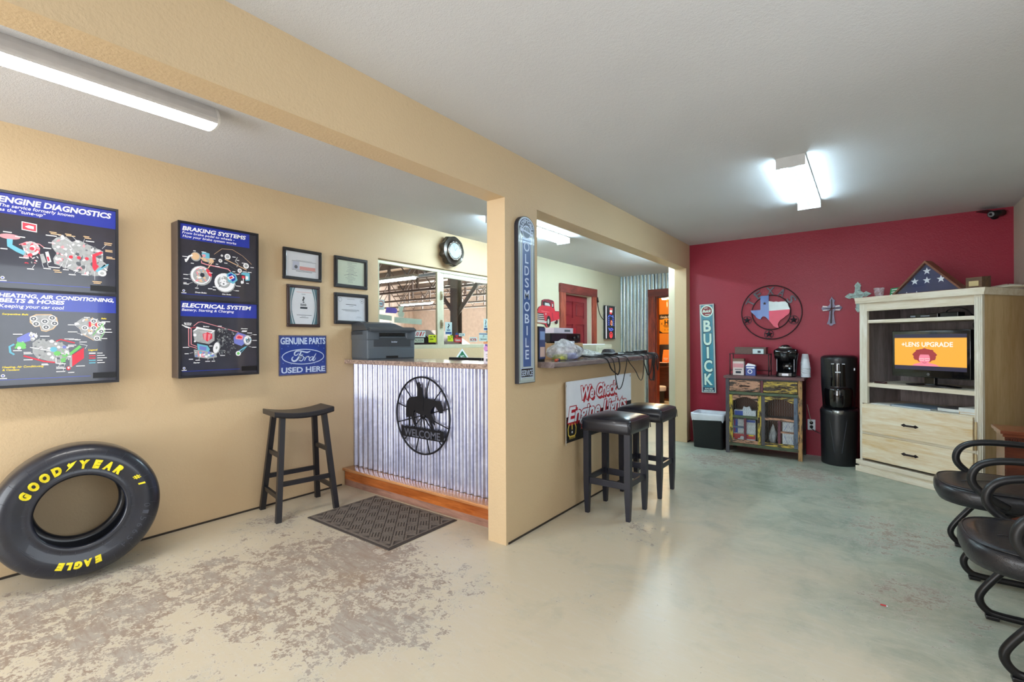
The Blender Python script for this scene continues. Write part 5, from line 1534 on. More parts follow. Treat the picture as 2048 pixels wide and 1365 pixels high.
b = MB(); b.box(-.24, .24, -.45, .03, .42, .50, 0, .03, 3); b.build('seat', M_CHF, t)
b = MB(); b.cyl((0, -.2, .08), (0, -.2, .42), .03); b.tube([(0, -.02, .45), (0, .06, .5), (0, .05, .65)], .018, 8)
for i in range(5):
    a = 2 * PI * i / 5
    b.cyl((0, -.2, .09), (.28 * math.cos(a), -.2 + .28 * math.sin(a), .06), .018, n=8); b.sphere((.28 * math.cos(a), -.2 + .28 * math.sin(a), .03), .03, 10)
b.build('base', M_BLACKP, t)
# truck cut-out
t = thing('truck_cutout', 'red vintage pickup truck wall cutout left of the dark red door', 'wall decoration', (XL, 5.50, 1.45), L90)
TM = [mat('truck_red', (196, 44, 62), .4, 0, .2, var=.08), mat('truck_dark', (30, 34, 40), .4), mat('truck_chrome', (206, 218, 214), .3, .2), mat('truck_maroon', (118, 38, 58), .4), mat('truck_pink', (226, 110, 118), .4)]
sx_, sz_ = .60 / 790.0, .405 / 930.0
tp = lambda P: [((x - 95) * sx_, (1095 - z) * sz_) for x, z in P]
b = MB()
out_ = [(60, 950), (90, 700), (120, 520), (170, 440), (255, 390), (270, 215), (340, 180), (480, 165), (620, 185), (680, 230), (695, 480), (720, 535), (860, 530), (870, 690), (880, 790), (820, 810), (820, 900), (790, 970), (740, 960), (725, 885), (560, 935), (520, 960), (490, 1060), (430, 1095), (390, 1060), (360, 990), (160, 960)]
b.prism(tp(out_), -.018, -.006, 0, side=1)
def tf(P, mi, y=-.0186): b.flat(tp(P), y, mi)
tf([(275, 250), (340, 240), (530, 275), (560, 290), (560, 400), (330, 390), (270, 380)], 1); tf([(350, 290), (500, 300), (540, 390), (350, 380)], 2, -.019); tf([(590, 280), (660, 290), (665, 440), (600, 430)], 1); tf([(605, 300), (640, 310), (640, 400), (605, 400)], 2, -.019)
tf([(270, 215), (340, 180), (480, 165), (620, 185), (680, 230), (560, 275), (340, 235)], 3, -.0188)
for i in range(5):
    tf([(80, 640 + 62 * i), (300 + 14 * i, 650 + 62 * i), (310 + 14 * i, 680 + 62 * i), (80, 668 + 62 * i)], 1, -.0188); tf([(80, 668 + 62 * i), (300 + 12 * i, 680 + 62 * i), (310 + 12 * i, 702 + 62 * i), (80, 696 + 62 * i)], 2, -.0188)
tf([(60, 890), (420, 900), (400, 960), (70, 940)], 2, -.0192); tf([(230, 560), (520, 585), (520, 600), (240, 590)], 4, -.019)
b.flat([(q[0], q[1]) for q in tp([(370, 660), (385, 610), (400, 660), (385, 700)])], -.0192, 2); b.flat(tp([(480 + 75 * math.cos(a), 900 + 190 * math.sin(a)) for a in [2 * PI * i / 20 for i in range(20)]]), -.019, 1)
b.flat(tp([(470 + 30 * math.cos(a), 900 + 90 * math.sin(a)) for a in [2 * PI * i / 16 for i in range(16)]]), -.0194, 2); b.flat(tp([(775 + 40 * math.cos(a), 900 + 70 * math.sin(a)) for a in [2 * PI * i / 16 for i in range(16)]]), -.019, 1)
tf([(560, 910), (740, 850), (740, 880), (560, 935)], 2, -.0189); tf([(700, 540), (860, 535), (850, 560), (710, 565)], 3, -.0189); tf([(600, 600), (620, 600), (650, 850), (635, 850)], 3, -.0188)
b.build('plate', TM, t)
# lit window sign
t = thing('led_sign', 'lit vertical red and blue LED sign between the red door and the corrugated wall', 'sign', (XL, 7.585, 1.285), L90)
b = MB(); b.box(0, .385, -.055, -.012, 0, .585, 0, .004); b.build('case', M_STBLK, t)
b = MB(); b.line([(.012, .01), (.012, .575)], .02, -.0555); b.line([(.380, .01), (.380, .575)], .004, -.0555); b.build('edge_light', mat('edge_light', (246, 246, 255), .4, emit=1.3, var=0), t)
E_R = mat('led_red', (255, 60, 66), .4, emit=.9, var=0); E_B = mat('led_blue', (80, 110, 235), .4, emit=.7, var=0); E_W = mat('led_white', (255, 240, 225), .4, emit=1.0, var=0); E_Y = mat('led_amber', (255, 200, 120), .4, emit=.8, var=0)
b = MB()
for j, (ch, z, m) in enumerate((('H', .515, 0), ('E', .475, 2), ('R', .44, 0))):
    b.text(ch, .21, z, .032, -.0556, m, width=.10, bold=.05)
for i in range(5):
    for s_ in (-1, 1):
        z = .235 + .035 * i
        b.line([(.2 + s_ * .13, z), (.2 + s_ * .09, z + .02), (.2 + s_ * .05, z + .005)], .010, -.0556, 1)
b.line([(.10, .40), (.16, .42), (.22, .40), (.30, .42)], .012, -.0556, 1); b.line([(.10, .19), (.17, .17), (.24, .19), (.30, .165)], .014, -.0556, 1); b.line([(.12, .16), (.2, .145), (.28, .16)], .012, -.0556, 1)
b.line([(.19, .25), (.21, .33)], .02, -.0556, 0); b.line(circle(.235, .28, .025, .04, 14), .012, -.0556, 3, True)
b.line(circle(.205, .07, .055, .05, 20), .014, -.0556, 0, True); b.text('@', .205, .045, .045, -.0556, 0, width=.06, bold=.03)
b.build('led_letters', [E_R, E_B, E_W, E_Y], t)
for sy in (.06, .50):
    pass
t = thing('cord', 'black power cord from the red door casing to the lit sign', 'cord', (0, 0, 0))
b = MB(); b.tube(smooth_path([(XL + .012, 7.30, 2.09), (XL + .010, 7.33, 1.98), (XL + .010, 7.37, 1.86), (XL + .010, 7.44, 1.72), (XL + .012, 7.53, 1.645), (XL + .02, 7.584, 1.62)], 6), .006, 6); b.cyl((XL + .014, 7.335, 1.99), (XL + .014, 7.365, 1.91), .018, n=10); b.build('cable', M_CABLE, t)
# orange room
t = thing('ceiling_fan_light', 'lit glass shades of a ceiling fan in the orange room', 'light', (-3.22, 9.62, 2.44))
b = MB(); b.cyl((0, 0, -.10), (0, 0, 0), .05); b.lathe([(.02, -.24), (.09, -.23), (.11, -.17), (.10, -.11), (.05, -.10)], 20); 
for i in range(5):
    a = 2 * PI * i / 5 + .3
    b.box(.12, .55, -.06, .06, -.175, -.168, M=Matrix.Rotation(a, 4, 'Z'))
b.build('motor_and_blades', mat('fan_wood', (110, 66, 36), .5), t)
M_GLOW = mat('lit_glass_shade', (255, 226, 170), .4, emit=7, var=0)
for i in range(3):
    a = 2 * PI * i / 3 + .9
    b = MB(); b.lathe([(.02, 0), (.045, -.03), (.055, -.075), (.045, -.10)], 16, M=Matrix.Translation((.10 * math.cos(a), .10 * math.sin(a), -.255))); b.build('glass_shade', M_GLOW, t)
for x in (-.02, .05):
    b = MB(); b.cyl((x, -.05, -.62), (x, -.05, -.25), .003, n=5); b.build('pull_chain', mat('chain_brass', (230, 190, 120), .4, .6), t)
t = thing('tin_sign', 'orange and black tin sign hanging on the orange wall', 'sign', (-3.91, 11.0, 1.42))
b = MB(); w, h = .345, .44; b.box(0, w, -.006, -.001, 0, h, 1); b.rect(.012, w - .012, .012, h - .012, -.0066, 0); b.flat([(0, h), (0, h - .12), (.06, h - .12), (w / 2, h - .09), (w - .06, h - .12), (w, h - .12), (w, h)], -.0072, 1); b.flat([(0, 0), (.10, 0), (0, .07)], -.0072, 1); b.flat([(w, 0), (w, .07), (w - .10, 0)], -.0072, 1)
b.text('Genuine Parts', w / 2, h - .085, .055, -.0078, 2, width=.28, shear=.3, bold=.01); b.text('H', w / 2, .20, .11, -.0078, 1, width=.09, bold=.04); b.text('X', .06, .20, .05, -.0078, 1, width=.05, bold=.02); b.text('X', w - .06, .20, .05, -.0078, 1, width=.05, bold=.02); b.rect(.10, w - .10, .165, .18, -.0078, 1); b.rect(.12, w - .12, .14, .15, -.0078, 1); b.text('1.1', w / 2, .06, .04, -.0078, 1, width=.08)
b.build('plate', [mat('sign_amber', (226, 160, 50), .4), M_STBLK, M_WHITE], t)
t = thing('desk', 'dark brown desk in the orange room beyond the doorway', 'desk', (-3.2, 9.75, 0))
M_DESK = wood('dark_walnut', (46, 22, 16), (84, 42, 30), 'x', 6, .4, .2)
b = MB(); b.box(-.75, .75, 0, .7, .68, .715, 0, .005); b.build('top', M_DESK, t)
b = MB(); b.box(-.72, .72, .02, .05, .05, .68); b.box(-.72, -.69, .05, .66, 0, .68); b.box(.69, .72, .05, .66, 0, .68); b.build('frame', M_DESK, t)
t = thing('office_chair', 'dark high-backed chair behind the desk in the orange room', 'chair', (-3.68, 10.80, 0), 0)
b = MB(); b.loft([[(x * k, y, z) for x, y in ((-.22, -.03), (0, -.06), (.22, -.03), (.2, .04), (0, .05), (-.2, .04))] for z, k in ((.5, .85), (.8, 1), (1.05, 1), (1.13, .9), (1.16, .6))], 0, True); b.build('backrest', M_CHF, t)
b = MB(); b.box(-.24, .24, -.30, .03, .42, .50, 0, .03, 3); b.cyl((0, -.13, .03), (0, -.13, .42), .03); b.cyl((0, -.13, 0), (0, -.13, .04), .22, .05); b.build('seat', M_CHF, t)
t = thing('carrier_bag', 'orange paper bag standing on the desk in the orange room', 'bag', (-3.42, 10.02, .7155), .1)
b = MB(); b.loft([[(x * k + .02 * z, y * k2, z * .34) for x, y in ((-.075, -.05), (.075, -.05), (.075, .05), (-.075, .05))] for z, k, k2 in ((0, .95, 1), (.5, 1, .8), (1, .9, .35))], 0, False); b.rect(-.04, .05, .15, .168, -.046, 1); b.rect(-.03, .04, .12, .135, -.047, 1); b.build('body', [mat('bright_orange_paper', (240, 128, 40), .5), mat('bag_print', (250, 220, 190), .5)], t)
t = thing('tray', 'black tray of papers on the desk beside the orange bag', 'tray', (-3.50, 9.85, .7155))
b = MB(); b.box(-.14, .17, -.06, .10, 0, .07, 0, .004); b.box(-.15, .18, -.07, .1, .07, .08, 1); b.build('body', [M_STBLK, mat('tray_pink_sheet', (236, 196, 180), .6)], t)
for x, c, lab in ((-3.27, (226, 186, 60), 'yellow jar on the desk in the orange room'), (-3.19, (214, 70, 50), 'red can on the desk in the orange room'), (-3.11, (236, 140, 60), 'orange jar on the desk against the post')):
    t = thing('snack_jar', lab, 'jar', (x, 9.86, .7155))
    b = MB(); b.lathe([(.028, 0), (.034, .006), (.034, .085), (.028, .10)], 16); b.build('body', mat('jar_%d' % c[1], c, .3), t)
    b = MB(); b.lathe([(.03, .10), (.031, .118), (.028, .122)], 16); b.build('lid', mat('jar_lid', (236, 200, 120), .4), t)
t = thing('waste_bin', 'dark waste bin with a white liner below the desk in the orange room', 'bin', (-3.40, 9.50, 0))
b = MB(); b.lathe([(.11, 0), (.14, .30), (.145, .31), (.135, .31), (.105, .01)], 20, cap=False); b.lathe([(.105, .01), (.001, .01)], 20, cap=False); b.build('body', M_BLACKP, t)
b = MB(); b.lathe([(.15, .24), (.152, .315), (.14, .33), (.12, .29)], 24, cap=False); b.build('liner', mat('bin_liner_white', (226, 226, 220), .5), t)
# ---------------------------------------------------------------- crimson wall: signs, wheel, crosses, camera, outlet
M_SCYAN = mat('sign_turquoise', (52, 140, 162), .35, 0, .2, var=.05); M_SMINT = mat('sign_pale_mint', (216, 244, 232), .4, var=.02); M_SOUT = mat('sign_letter_outline', (28, 84, 100), .4, var=0); M_SDRED = mat('sign_brick_red', (132, 40, 52), .4, var=.05)
t = thing('vertical_sign', 'tall narrow turquoise sign with pale letters on the crimson wall', 'sign', (-1.632, YR, .612), 0, rot=(0, math.radians(-1.2), 0))
w, h = .170, 1.083
b = MB(); b.box(0, w, -.030, -.001, 0, h, 0, .002); b.build('back_plate', M_SEDGE, t)
b = MB(); b.rect(.002, w - .002, .002, h - .002, -.0306, 0); b.rect(.014, w - .014, .012, h - .014, -.0312, 1); b.line([(.020, .018), (w - .020, .018), (w - .020, h - .02), (.020, h - .02)], .003, -.0316, 3, True)
b.flat(circle(w / 2, h - .088, .073, n=32), -.0319, 2); b.flat(circle(w / 2, h - .088, .060, n=32), -.0322, 4); b.text('Buick', w / 2, h - .102, .034, -.0326, 2, width=.105, shear=.35, bold=.03, M=None); b.rect(w / 2 - .03, w / 2 + .01, h - .052, h - .044, -.0326, 2); b.rect(w / 2 - .02, w / 2 + .035, h - .133, h - .125, -.0326, 2)
b.rect(.018, w - .018, .014, .068, -.0320, 5); b.text('SALES', w / 2, .044, .017, -.0326, 2, width=.09, bold=.03); b.text('SERVICE', w / 2, .018, .017, -.0326, 2, width=.115, bold=.03)
b.build('face', [mat('sign_cream_edge', (196, 200, 196), .4), M_SCYAN, M_SMINT, mat('sign_dull_pink', (176, 160, 160), .4), M_SDRED, M_SNAVY], t)
b = MB()
for i, ch in enumerate('BUICK'):
    z = h - .333 - i * .1625
    wd = {'B': .080, 'U': .084, 'I': .024, 'C': .088, 'K': .088}[ch]
    b.text(ch, w / 2, z - .004, .146, -.0320, 1, width=wd * 1.1 + .016, bold=.06); b.text(ch, w / 2, z, .138, -.0326, 0, width=wd * 1.1, bold=.03)
b.build('lettering', [M_SMINT, M_SOUT], t)

M_GUN = mat('gunmetal', (72, 72, 80), .4, .6, .1, var=.2); M_BRZ = mat('dark_bronze_iron', (46, 34, 38), .45, .5, var=.2)
t = thing('texas_ring', 'round iron ring with a Texas map in flag colours on the crimson wall', 'wall decoration', (-.876, YR, 1.568))
b = MB()
for r in (.303, .195):
    b.tube([(r * math.cos(2 * PI * i / 72), -.02, r * math.sin(2 * PI * i / 72)) for i in range(72)], .0055, 8, 0, True)
b.build('ring', M_BRZ, t)
b = MB()
for ch, a in (('T', -60), ('E', -32), ('X', -1), ('A', 27), ('S', 56)):
    b.text(ch, 0, 0, .088, -.024, 0, width=.058 if ch != 'X' else .066, bold=.02, depth=.006, arc=(.202, math.radians(a)))
b.build('lettering', M_GUN, t)
tx = lambda P: [((x - 740) / 2070.0, -(z - 690) / 1850.0) for x, z in P]
b = MB()
blue = [(525, 340), (700, 335), (700, 460), (705, 860), (680, 830), (620, 775), (570, 770), (545, 800), (530, 830), (490, 825), (440, 795), (415, 755), (350, 695), (312, 650), (320, 638), (525, 632)]
white = [(700, 455), (760, 465), (800, 475), (850, 470), (900, 480), (960, 475), (1040, 475), (1090, 520), (1100, 570), (1125, 620), (1130, 642), (705, 660)]
red = [(705, 660), (1130, 642), (1125, 700), (1110, 735), (1050, 775), (1000, 820), (950, 850), (910, 890), (885, 950), (905, 1020), (860, 1015), (800, 985), (760, 930), (705, 860)]
b.prism(tx(blue), -.036, -.020, 0); b.prism(tx(white), -.036, -.020, 1); b.prism(tx(red), -.036, -.020, 2); b.flat(star(*tx([(615, 500)])[0], .022), -.0366, 3)
b.build('map', [mat('flag_blue', (74, 108, 168), .35, .2, .2), mat('flag_white', (226, 240, 244), .35), mat('flag_red', (228, 62, 96), .35), M_BRZ], t)
for cx, cz in ((-.247, -.085), (.222, -.092), (-.022, -.248)):
    b = MB(); b.tube([(cx + .046 * math.cos(2 * PI * i / 28), -.02, cz + .046 * math.sin(2 * PI * i / 28)) for i in range(28)], .003, 6, 0, True)
    S_ = star(cx, cz, .044, .40)
    vs = [(p[0], -.022, p[1]) for p in S_] + [(cx, -.036, cz)]
    b.raw(vs, [(i, (i + 1) % 10, 10) if False else ((i + 1) % 10, i, 10) for i in range(10)]); b.build('star_medallion', M_GUN, t)

def poly_cross(arm, pts_fn):
    pass
t = thing('wall_cross', 'small dark iron cross with pale arms on the crimson wall', 'cross', (-.306, YR, 1.403))
cr = lambda P: [((x - 420) / 2920.0, (1205 - z) / 2560.0) for x, z in P]
b = MB(); b.prism(cr([(395, 480), (430, 410), (465, 480), (510, 510), (490, 590), (510, 660), (600, 640), (680, 690), (700, 720), (660, 770), (640, 800), (510, 790), (480, 850), (500, 1040), (525, 1160), (480, 1160), (430, 1205), (380, 1200), (350, 1160), (300, 1165), (345, 1040), (370, 830), (350, 790), (200, 800), (170, 760), (160, 730), (190, 660), (330, 665), (370, 640), (390, 560), (370, 520)]), -.020, -.001); b.build('cross', mat('pewter_cross', (96, 92, 112), .4, .5, .1, var=.25, vscale=25), t)
b = MB()
for P in ([(200, 655), (320, 675), (320, 700), (190, 690)], [(190, 780), (320, 765), (320, 790), (200, 800)], [(520, 675), (630, 650), (640, 690), (530, 700)], [(530, 765), (650, 760), (630, 795), (520, 785)]):
    b.prism(cr(P), -.024, -.019, 1)
b.prism(cr([(410, 490), (440, 480), (450, 700), (430, 1140), (385, 1140), (405, 800)]), -.026, -.019, 0)
b.prism(cr([(160, 735), (420, 720), (700, 722), (430, 750)]), -.026, -.019, 0)
b.tube([(cr([(q[0], q[1])])[0][0], -.028, cr([(q[0], q[1])])[0][1]) for q in ((360, 800), (400, 770), (450, 740), (500, 715))], .005, 6, 2)
b.build('overlay', [M_BRZ, mat('cream_enamel', (226, 216, 214), .4), mat('rust_ribbon', (110, 50, 50), .5)], t)
t = thing('wall_cross', 'larger pale mint ornate cross beside the top corner of the wooden cabinet', 'cross', (-.078, YR, 1.535))
c2 = lambda P: [((x - 1130) / 3050.0, (845 - z) / 2430.0) for x, z in P]
b = MB(); b.prism(c2([(1130, 75), (1180, 130), (1215, 175), (1195, 200), (1200, 310), (1240, 330), (1270, 355), (1340, 320), (1385, 345), (1470, 385), (1390, 430), (1345, 455), (1270, 450), (1220, 480), (1215, 520), (1200, 560), (1205, 740), (1180, 800), (1135, 845), (1085, 800), (1060, 745), (1080, 720), (1075, 560), (1060, 520), (1030, 490), (980, 470), (920, 495), (860, 475), (790, 435), (860, 385), (910, 355), (1020, 365), (1050, 320), (1060, 200), (1040, 175), (1070, 130)]), -.022, -.001, 0)
R = random.Random(4)
for (x0, x1, z0, z1, n) in ((1075, 1190, 110, 780, 46), (870, 1390, 380, 440, 36)):
    for i in range(n):
        p = c2([(R.uniform(x0, x1), R.uniform(z0, z1))])[0]
        b.sphere((p[0], -.022, p[1]), R.uniform(.004, .008), 8, R.choice((0, 1)), .7)
b.build('cross', [mat('mint_patina', (164, 190, 186), .5, .2, var=.2, vscale=60), mat('silver_patina', (196, 206, 208), .4, .4, var=.1)], t)
t = thing('security_camera', 'small black bullet camera high at the right end of the crimson wall', 'camera', (.93, YR, 2.372))
b = MB(); b.cyl((0, -.001, 0), (0, -.012, 0), .030, n=18); b.cyl((0, -.012, 0), (-.01, -.05, .005), .010, n=10); b.build('mount', M_BLACKP, t)
b = MB(); b.cyl((.045, -.035, .018), (-.045, -.155, -.008), .029, n=20); b.box(-.033, .033, -.16, .03, .0, .006, M=Matrix.Translation((0, 0, .03)) @ Matrix.Rotation(-.64, 4, 'Z') @ Matrix.Translation((0, -.03, 0))); b.build('body', M_BLACKP, t)
b = MB(); b.cyl((-.0455, -.1555, -.0082), (-.048, -.159, -.009), .024, n=18, mi=0); b.cyl((-.048, -.159, -.009), (-.0486, -.1598, -.0093), .012, n=14, mi=1); b.build('lens', [mat('lens_ring', (170, 176, 180), .3, .5), M_BLACKP], t)
t = thing('wall_outlet', 'white wall outlet with two black plugs between the painted cabinet and the water cooler', 'outlet', (-.491, YR, .33))
b = MB(); b.box(-.036, .036, -.008, -.001, -.058, .058, 0, .002); b.build('plate', M_WHITE, t)
for z in (.022, -.022):
    b = MB(); b.cyl((0, -.008, z), (0, -.030, z), .017, .014, 14); b.build('plug', M_BLACKP, t)
t = thing('cord', 'black cord from the outlet down to the water cooler', 'cord', (0, 0, 0))
b = MB(); b.tube(smooth_path([(-.491, YR - .034, .308), (-.475, YR - .05, .285), (-.42, YR - .05, .255), (-.36, YR - .06, .235), (-.31, YR - .08, .20)], 6), .004, 6); b.build('cable', M_CABLE, t)
t = thing('cord', 'pale cord rising from the outlet behind the painted cabinet', 'cord', (0, 0, 0))
b = MB(); b.tube(smooth_path([(-.491, YR - .034, .352), (-.50, YR - .03, .40), (-.515, YR - .015, .47), (-.53, YR - .012, .55)], 6), .003, 6); b.build('cable', mat('ivory_cable', (196, 190, 170), .5), t)

# ---------------------------------------------------------------- painted cabinet
def distress(name, c, dark=(52, 42, 36), lo=.44, hi=.56, c2=None, ax='x'):
    if name in _MC:
        return _MC[name]
    q = NT(name)
    sc = (1, 5, 5) if ax == 'x' else (5, 5, 1)
    v = q.coord(False, sc)
    f = q.noise(v, 9, 5, .7, .6)
    g = q.noise(q.coord(), 6, 3)
    top = q.mix(g, [x * .85 for x in c], c2 or c)
    m = q.ramp(f, [(lo, (0, 0, 0, 1)), (hi, (1, 1, 1, 1))])
    q.l(q.mix(m, dark, top), q.b.inputs['Base Color'])
    q.set(Roughness=.6)
    q.bump(f, .3, .003)
    _MC[name] = q.m
    return q.m
D_YEL = distress('flaked_yellow', (206, 176, 74), lo=.47, hi=.56); D_YELZ = distress('flaked_yellow_upright', (206, 180, 64), lo=.44, hi=.53, ax='z')
D_PCH = distress('flaked_peach', (200, 150, 120), lo=.45, hi=.54); D_GRN = distress('flaked_green', (82, 98, 72), lo=.34, hi=.5)
D_BLUZ = distress('flaked_blue_grey', (92, 108, 128), (52, 54, 60), .32, .5, ax='z'); D_GRYZ = distress('flaked_grey', (80, 78, 84), (52, 50, 54), .32, .5, ax='z'); D_TANZ = distress('flaked_tan', (184, 140, 84), lo=.42, hi=.52, ax='z'); D_BRN = distress('worn_maroon_top', (122, 84, 86), (86, 64, 62), .36, .6); D_MARZ = distress('flaked_maroon', (112, 52, 66), (60, 34, 40), .3, .5, ax='z')
M_DKIN = mat('dark_cabinet_wood', (40, 32, 30), .6, var=.2); M_HBRD = mat('brown_back_board', (104, 58, 36), .6, var=.15)
t = thing('painted_cabinet', 'distressed multicoloured wooden cabinet with two drawers and wire-mesh doors', 'cabinet', (-1.275, 5.70, 0))
CW, CD = .735, .375
b = MB(); b.box(-.018, CW + .02, -.02, CD + .01, .832, .860, 0, .003); b.build('top', D_BRN, t)
b = MB(); b.box(0, .036, 0, .03, 0, .832, 0); b.box(CW - .038, CW, 0, .03, 0, .832, 1); b.box(0, .036, CD - .03, CD, 0, .832, 3); b.box(CW - .036, CW, CD - .03, CD, 0, .832, 3)
b.box(.036, CW - .038, .002, .024, .815, .832, 2); b.box(.036, CW - .038, .002, .024, .655, .686, 4); b.box(.036, CW - .038, .002, .024, .085, .118, 4); b.box(.350, .374, .002, .024, .686, .815, 5)
b.box(0.004, .014, .03, CD - .03, .085, .832, 3); b.box(CW - .014, CW - .004, .03, CD - .03, .085, .832, 3); b.box(.014, CW - .014, .03, CD - .012, .10, .118, 3); b.box(.014, CW - .014, CD - .012, CD - .004, .118, .832, 6); b.box(.014, CW - .014, .05, CD - .012, .385, .40, 3); b.box(.36, .366, .05, CD - .012, .118, .655, 3)
b.build('body', [D_GRYZ, D_TANZ, D_GRYZ, M_DKIN, D_GRN, D_MARZ, M_HBRD], t)
for x0, x1, m in ((.040, .346, D_PCH), (.378, CW - .042, D_YEL)):
    b = MB(); b.box(x0, x1, -.004, .018, .692, .812, 0, .003); dr = b.build('drawer', m, t)
    xc = (x0 + x1) / 2
    b = MB(); b.tube(smooth_path([(xc - .05, -.006, .752), (xc - .03, -.018, .750), (xc, -.020, .756), (xc + .03, -.018, .750), (xc + .05, -.006, .752)], 4), .005, 6); b.build('handle', M_BRZ, dr)
def wire_door(x0, x1, ms, flip):
    b = MB(); z0, z1 = .122, .650
    sw = .034
    b.box(x0, x0 + sw, -.003, .018, z0, z1, 0); b.box(x1 - sw, x1, -.003, .018, z0, z1, 1); b.box(x0 + sw, x1 - sw, -.002, .016, z0, z0 + .036, 2)
    n = 12; xa, xb = x0 + sw, x1 - sw
    arch = [(xa, z1), (xb, z1)][::-1]
    P = [(xa, z1)] + [(xa + (xb - xa) * i / n, z1 - .065 + .045 * math.sin(PI * i / n) ** 1.3) for i in range(n + 1)] + [(xb, z1)]
    b.prism(P, -.002, .016, 3)
    b.box(xa, xb, -.001, .015, .398, .424, 4); xm = (xa + xb) / 2; b.box(xm - .012, xm + .012, -.0005, .014, z0 + .036, .398, 5)
    if flip:
        b.box(xm + .012, xb, -.0005, .014, .272, .292, 4)
    else:
        b.box(xa, xm - .012, -.0005, .014, .285, .305, 6)
    d = b.build('door', ms, t)
    b = MB(); p = .022
    nx = int((xb - xa) / p) + 1
    for i in range(nx):
        pts = []
        for j in range(int(.50 / (p * .87)) + 1):
            z = .16 + j * p * .87
            k = j % 4
            off = {0: 0, 1: 0, 2: .5, 3: .5}[k]
            pts.append((min(xb, xa + p * (i + off)), min(z, z1 - .02)))
        b.line(pts, .0012, .012)
        b.line([(min(xb, 2 * xa + p * (nx - .5) - q[0] + xa * 0), q[1]) for q in pts], .0012, .0121)
    b.build('wire_mesh', mat('wire', (120, 118, 112), .4, .8), d)
    return d
d = wire_door(.038, .356, [D_YELZ, D_YELZ, D_PCH, D_PCH, D_GRN, D_MARZ, D_BLUZ], False)
b = MB(); b.box(.326, .346, -.010, -.003, .36, .42, 0, .003); b.build('latch', M_BRZ, d)
wire_door(.358, CW - .040, [D_GRYZ, D_BLUZ, D_YEL, D_YEL, D_PCH, D_MARZ, D_GRN], True)
# supplies seen through the wire
ox, oy = -1.275, 5.70
M_PLBLUE = mat('pack_blue', (44, 86, 184), .4); M_PLWHT = mat('pack_white', (214, 224, 234), .35, var=.12, vscale=30); M_PLRED = mat('pack_red', (204, 62, 66), .4, var=.12, vscale=30); M_PLYEL = mat('pack_yellow', (236, 214, 40), .4)
def pack(name, label, x, y, z, w, d, h, mats, paint, cat='box'):
    q = thing(name, label, cat, (ox + x, oy + y, z))
    b = MB(); b.box(0, w, 0, d, 0, h, 0, .004); paint(b, w, d, h); b.build('body', mats, q)
    return q
pack('tissue_box', 'blue and white tissue box on the middle shelf behind the left wire door', .075, .06, .4005, .22, .11, .075, [M_PLWHT, M_PLBLUE, M_WHITE], lambda b, w, d, h: (b.rect(.005, .09, .01, h - .008, -.0008, 1), b.prism([(.08, h), (.09, h + .04), (.12, h + .03), (.15, h + .045), (.17, h)], .03, .07, 0)))
pack('carton', 'blue and white carton standing behind the left wire door, left one', .045, .07, .215, .135, .13, .16, [M_PLWHT, M_PLBLUE, M_STRED], lambda b, w, d, h: (b.rect(.004, .065, .005, h - .005, -.0008, 1), b.rect(.03, .038, .01, h - .01, -.0012, 2), b.rect(.02, .026, .01, h - .01, -.0012, 0)))
pack('carton', 'white carton with a blue top behind the left wire door, right one', .19, .07, .215, .10, .13, .16, [M_PLWHT, M_PLBLUE, M_STRED], lambda b, w, d, h: b.rect(.004, w - .004, h - .03, h - .004, -.0008, 1))
q = pack('carton', 'red and white food carton at the bottom behind the left wire door', .045, .065, .1185, .245, .15, .095, [M_PLWHT, M_PLRED, M_PLYEL], lambda b, w, d, h: (b.rect(.003, w - .003, h * .45, h - .004, -.0008, 1), b.rect(w * .72, w - .02, h * .8, h - .004, -.0012, 2), b.flat(circle(w * .45, h * .5, .022), -.0012, 0), b.flat(circle(w * .2, h * .45, .018), -.0012, 1)))
t2 = crumpled('wrapped_cups', 'clear-wrapped white pack leaning at lower left behind the right wire door', (ox + .445, oy + .155, .1185), .036, .042, .20, 17, mat('wrap_white', (206, 222, 234), .25, 0, .4, var=.2, vscale=22))
t2['category'] = 'pack'
pack('wrapped_cups', 'upper white shiny pack at right behind the right wire door', .548, .06, .2785, .105, .13, .11, [M_PLWHT, M_PLBLUE], lambda b, w, d, h: b.line([(.02, .02), (.05, .09), (.08, .03), (.11, .09)], .004, -.0008, 1), 'pack')
pack('wrapped_cups', 'lower white shiny pack at right behind the right wire door', .548, .055, .1185, .105, .14, .155, [M_PLWHT, M_PLBLUE], lambda b, w, d, h: b.line([(.02, .12), (.05, .03), (.08, .11), (.11, .02)], .004, -.0008, 1), 'pack')
# on top of the cabinet
CT = .8605
t = thing('wire_rack', 'small brown metal rack standing on the painted cabinet', 'rack', (-1.25, 5.80, CT))
M_RACK = mat('brown_metal', (66, 48, 50), .45, .5)
b = MB()
for x in (0, .39):
    for y in (0, .17):
        b.cyl((x, y, 0), (x, y, .245), .0055, n=8)
b.box(-.008, .398, -.008, .178, .235, .241)
for z in (.05, ):
    b.cyl((0, .17, z), (.39, .17, z), .004, n=6); b.cyl((.39, 0, z), (.39, .17, z), .004, n=6); b.cyl((0, 0, z), (0, .17, z), .004, n=6)
b.cyl((.39, 0, .0), (.39, .17, .235), .003, n=6)
b.build('frame', M_RACK, t)
t = thing('wire_tray', 'brown mesh tray resting on top of the metal rack', 'tray', (-1.20, 5.81, CT + .2415))
b = MB(); b.box(0, .31, 0, .15, 0, .004); b.box(0, .31, 0, .004, .004, .068); b.box(0, .31, .146, .15, .004, .068); b.box(0, .004, .004, .146, .004, .068); b.box(.306, .31, .004, .146, .004, .068)
b.box(-.004, .314, -.004, .154, .066, .073)
b.build('basket', mat('woven_brown_metal', (98, 78, 72), .5, .3, var=.3, vscale=120), t)
t = thing('creamer_tub', 'pale blue creamer tub at the right end of the mesh tray', 'tub', (-.955, 5.785, CT + .2415))
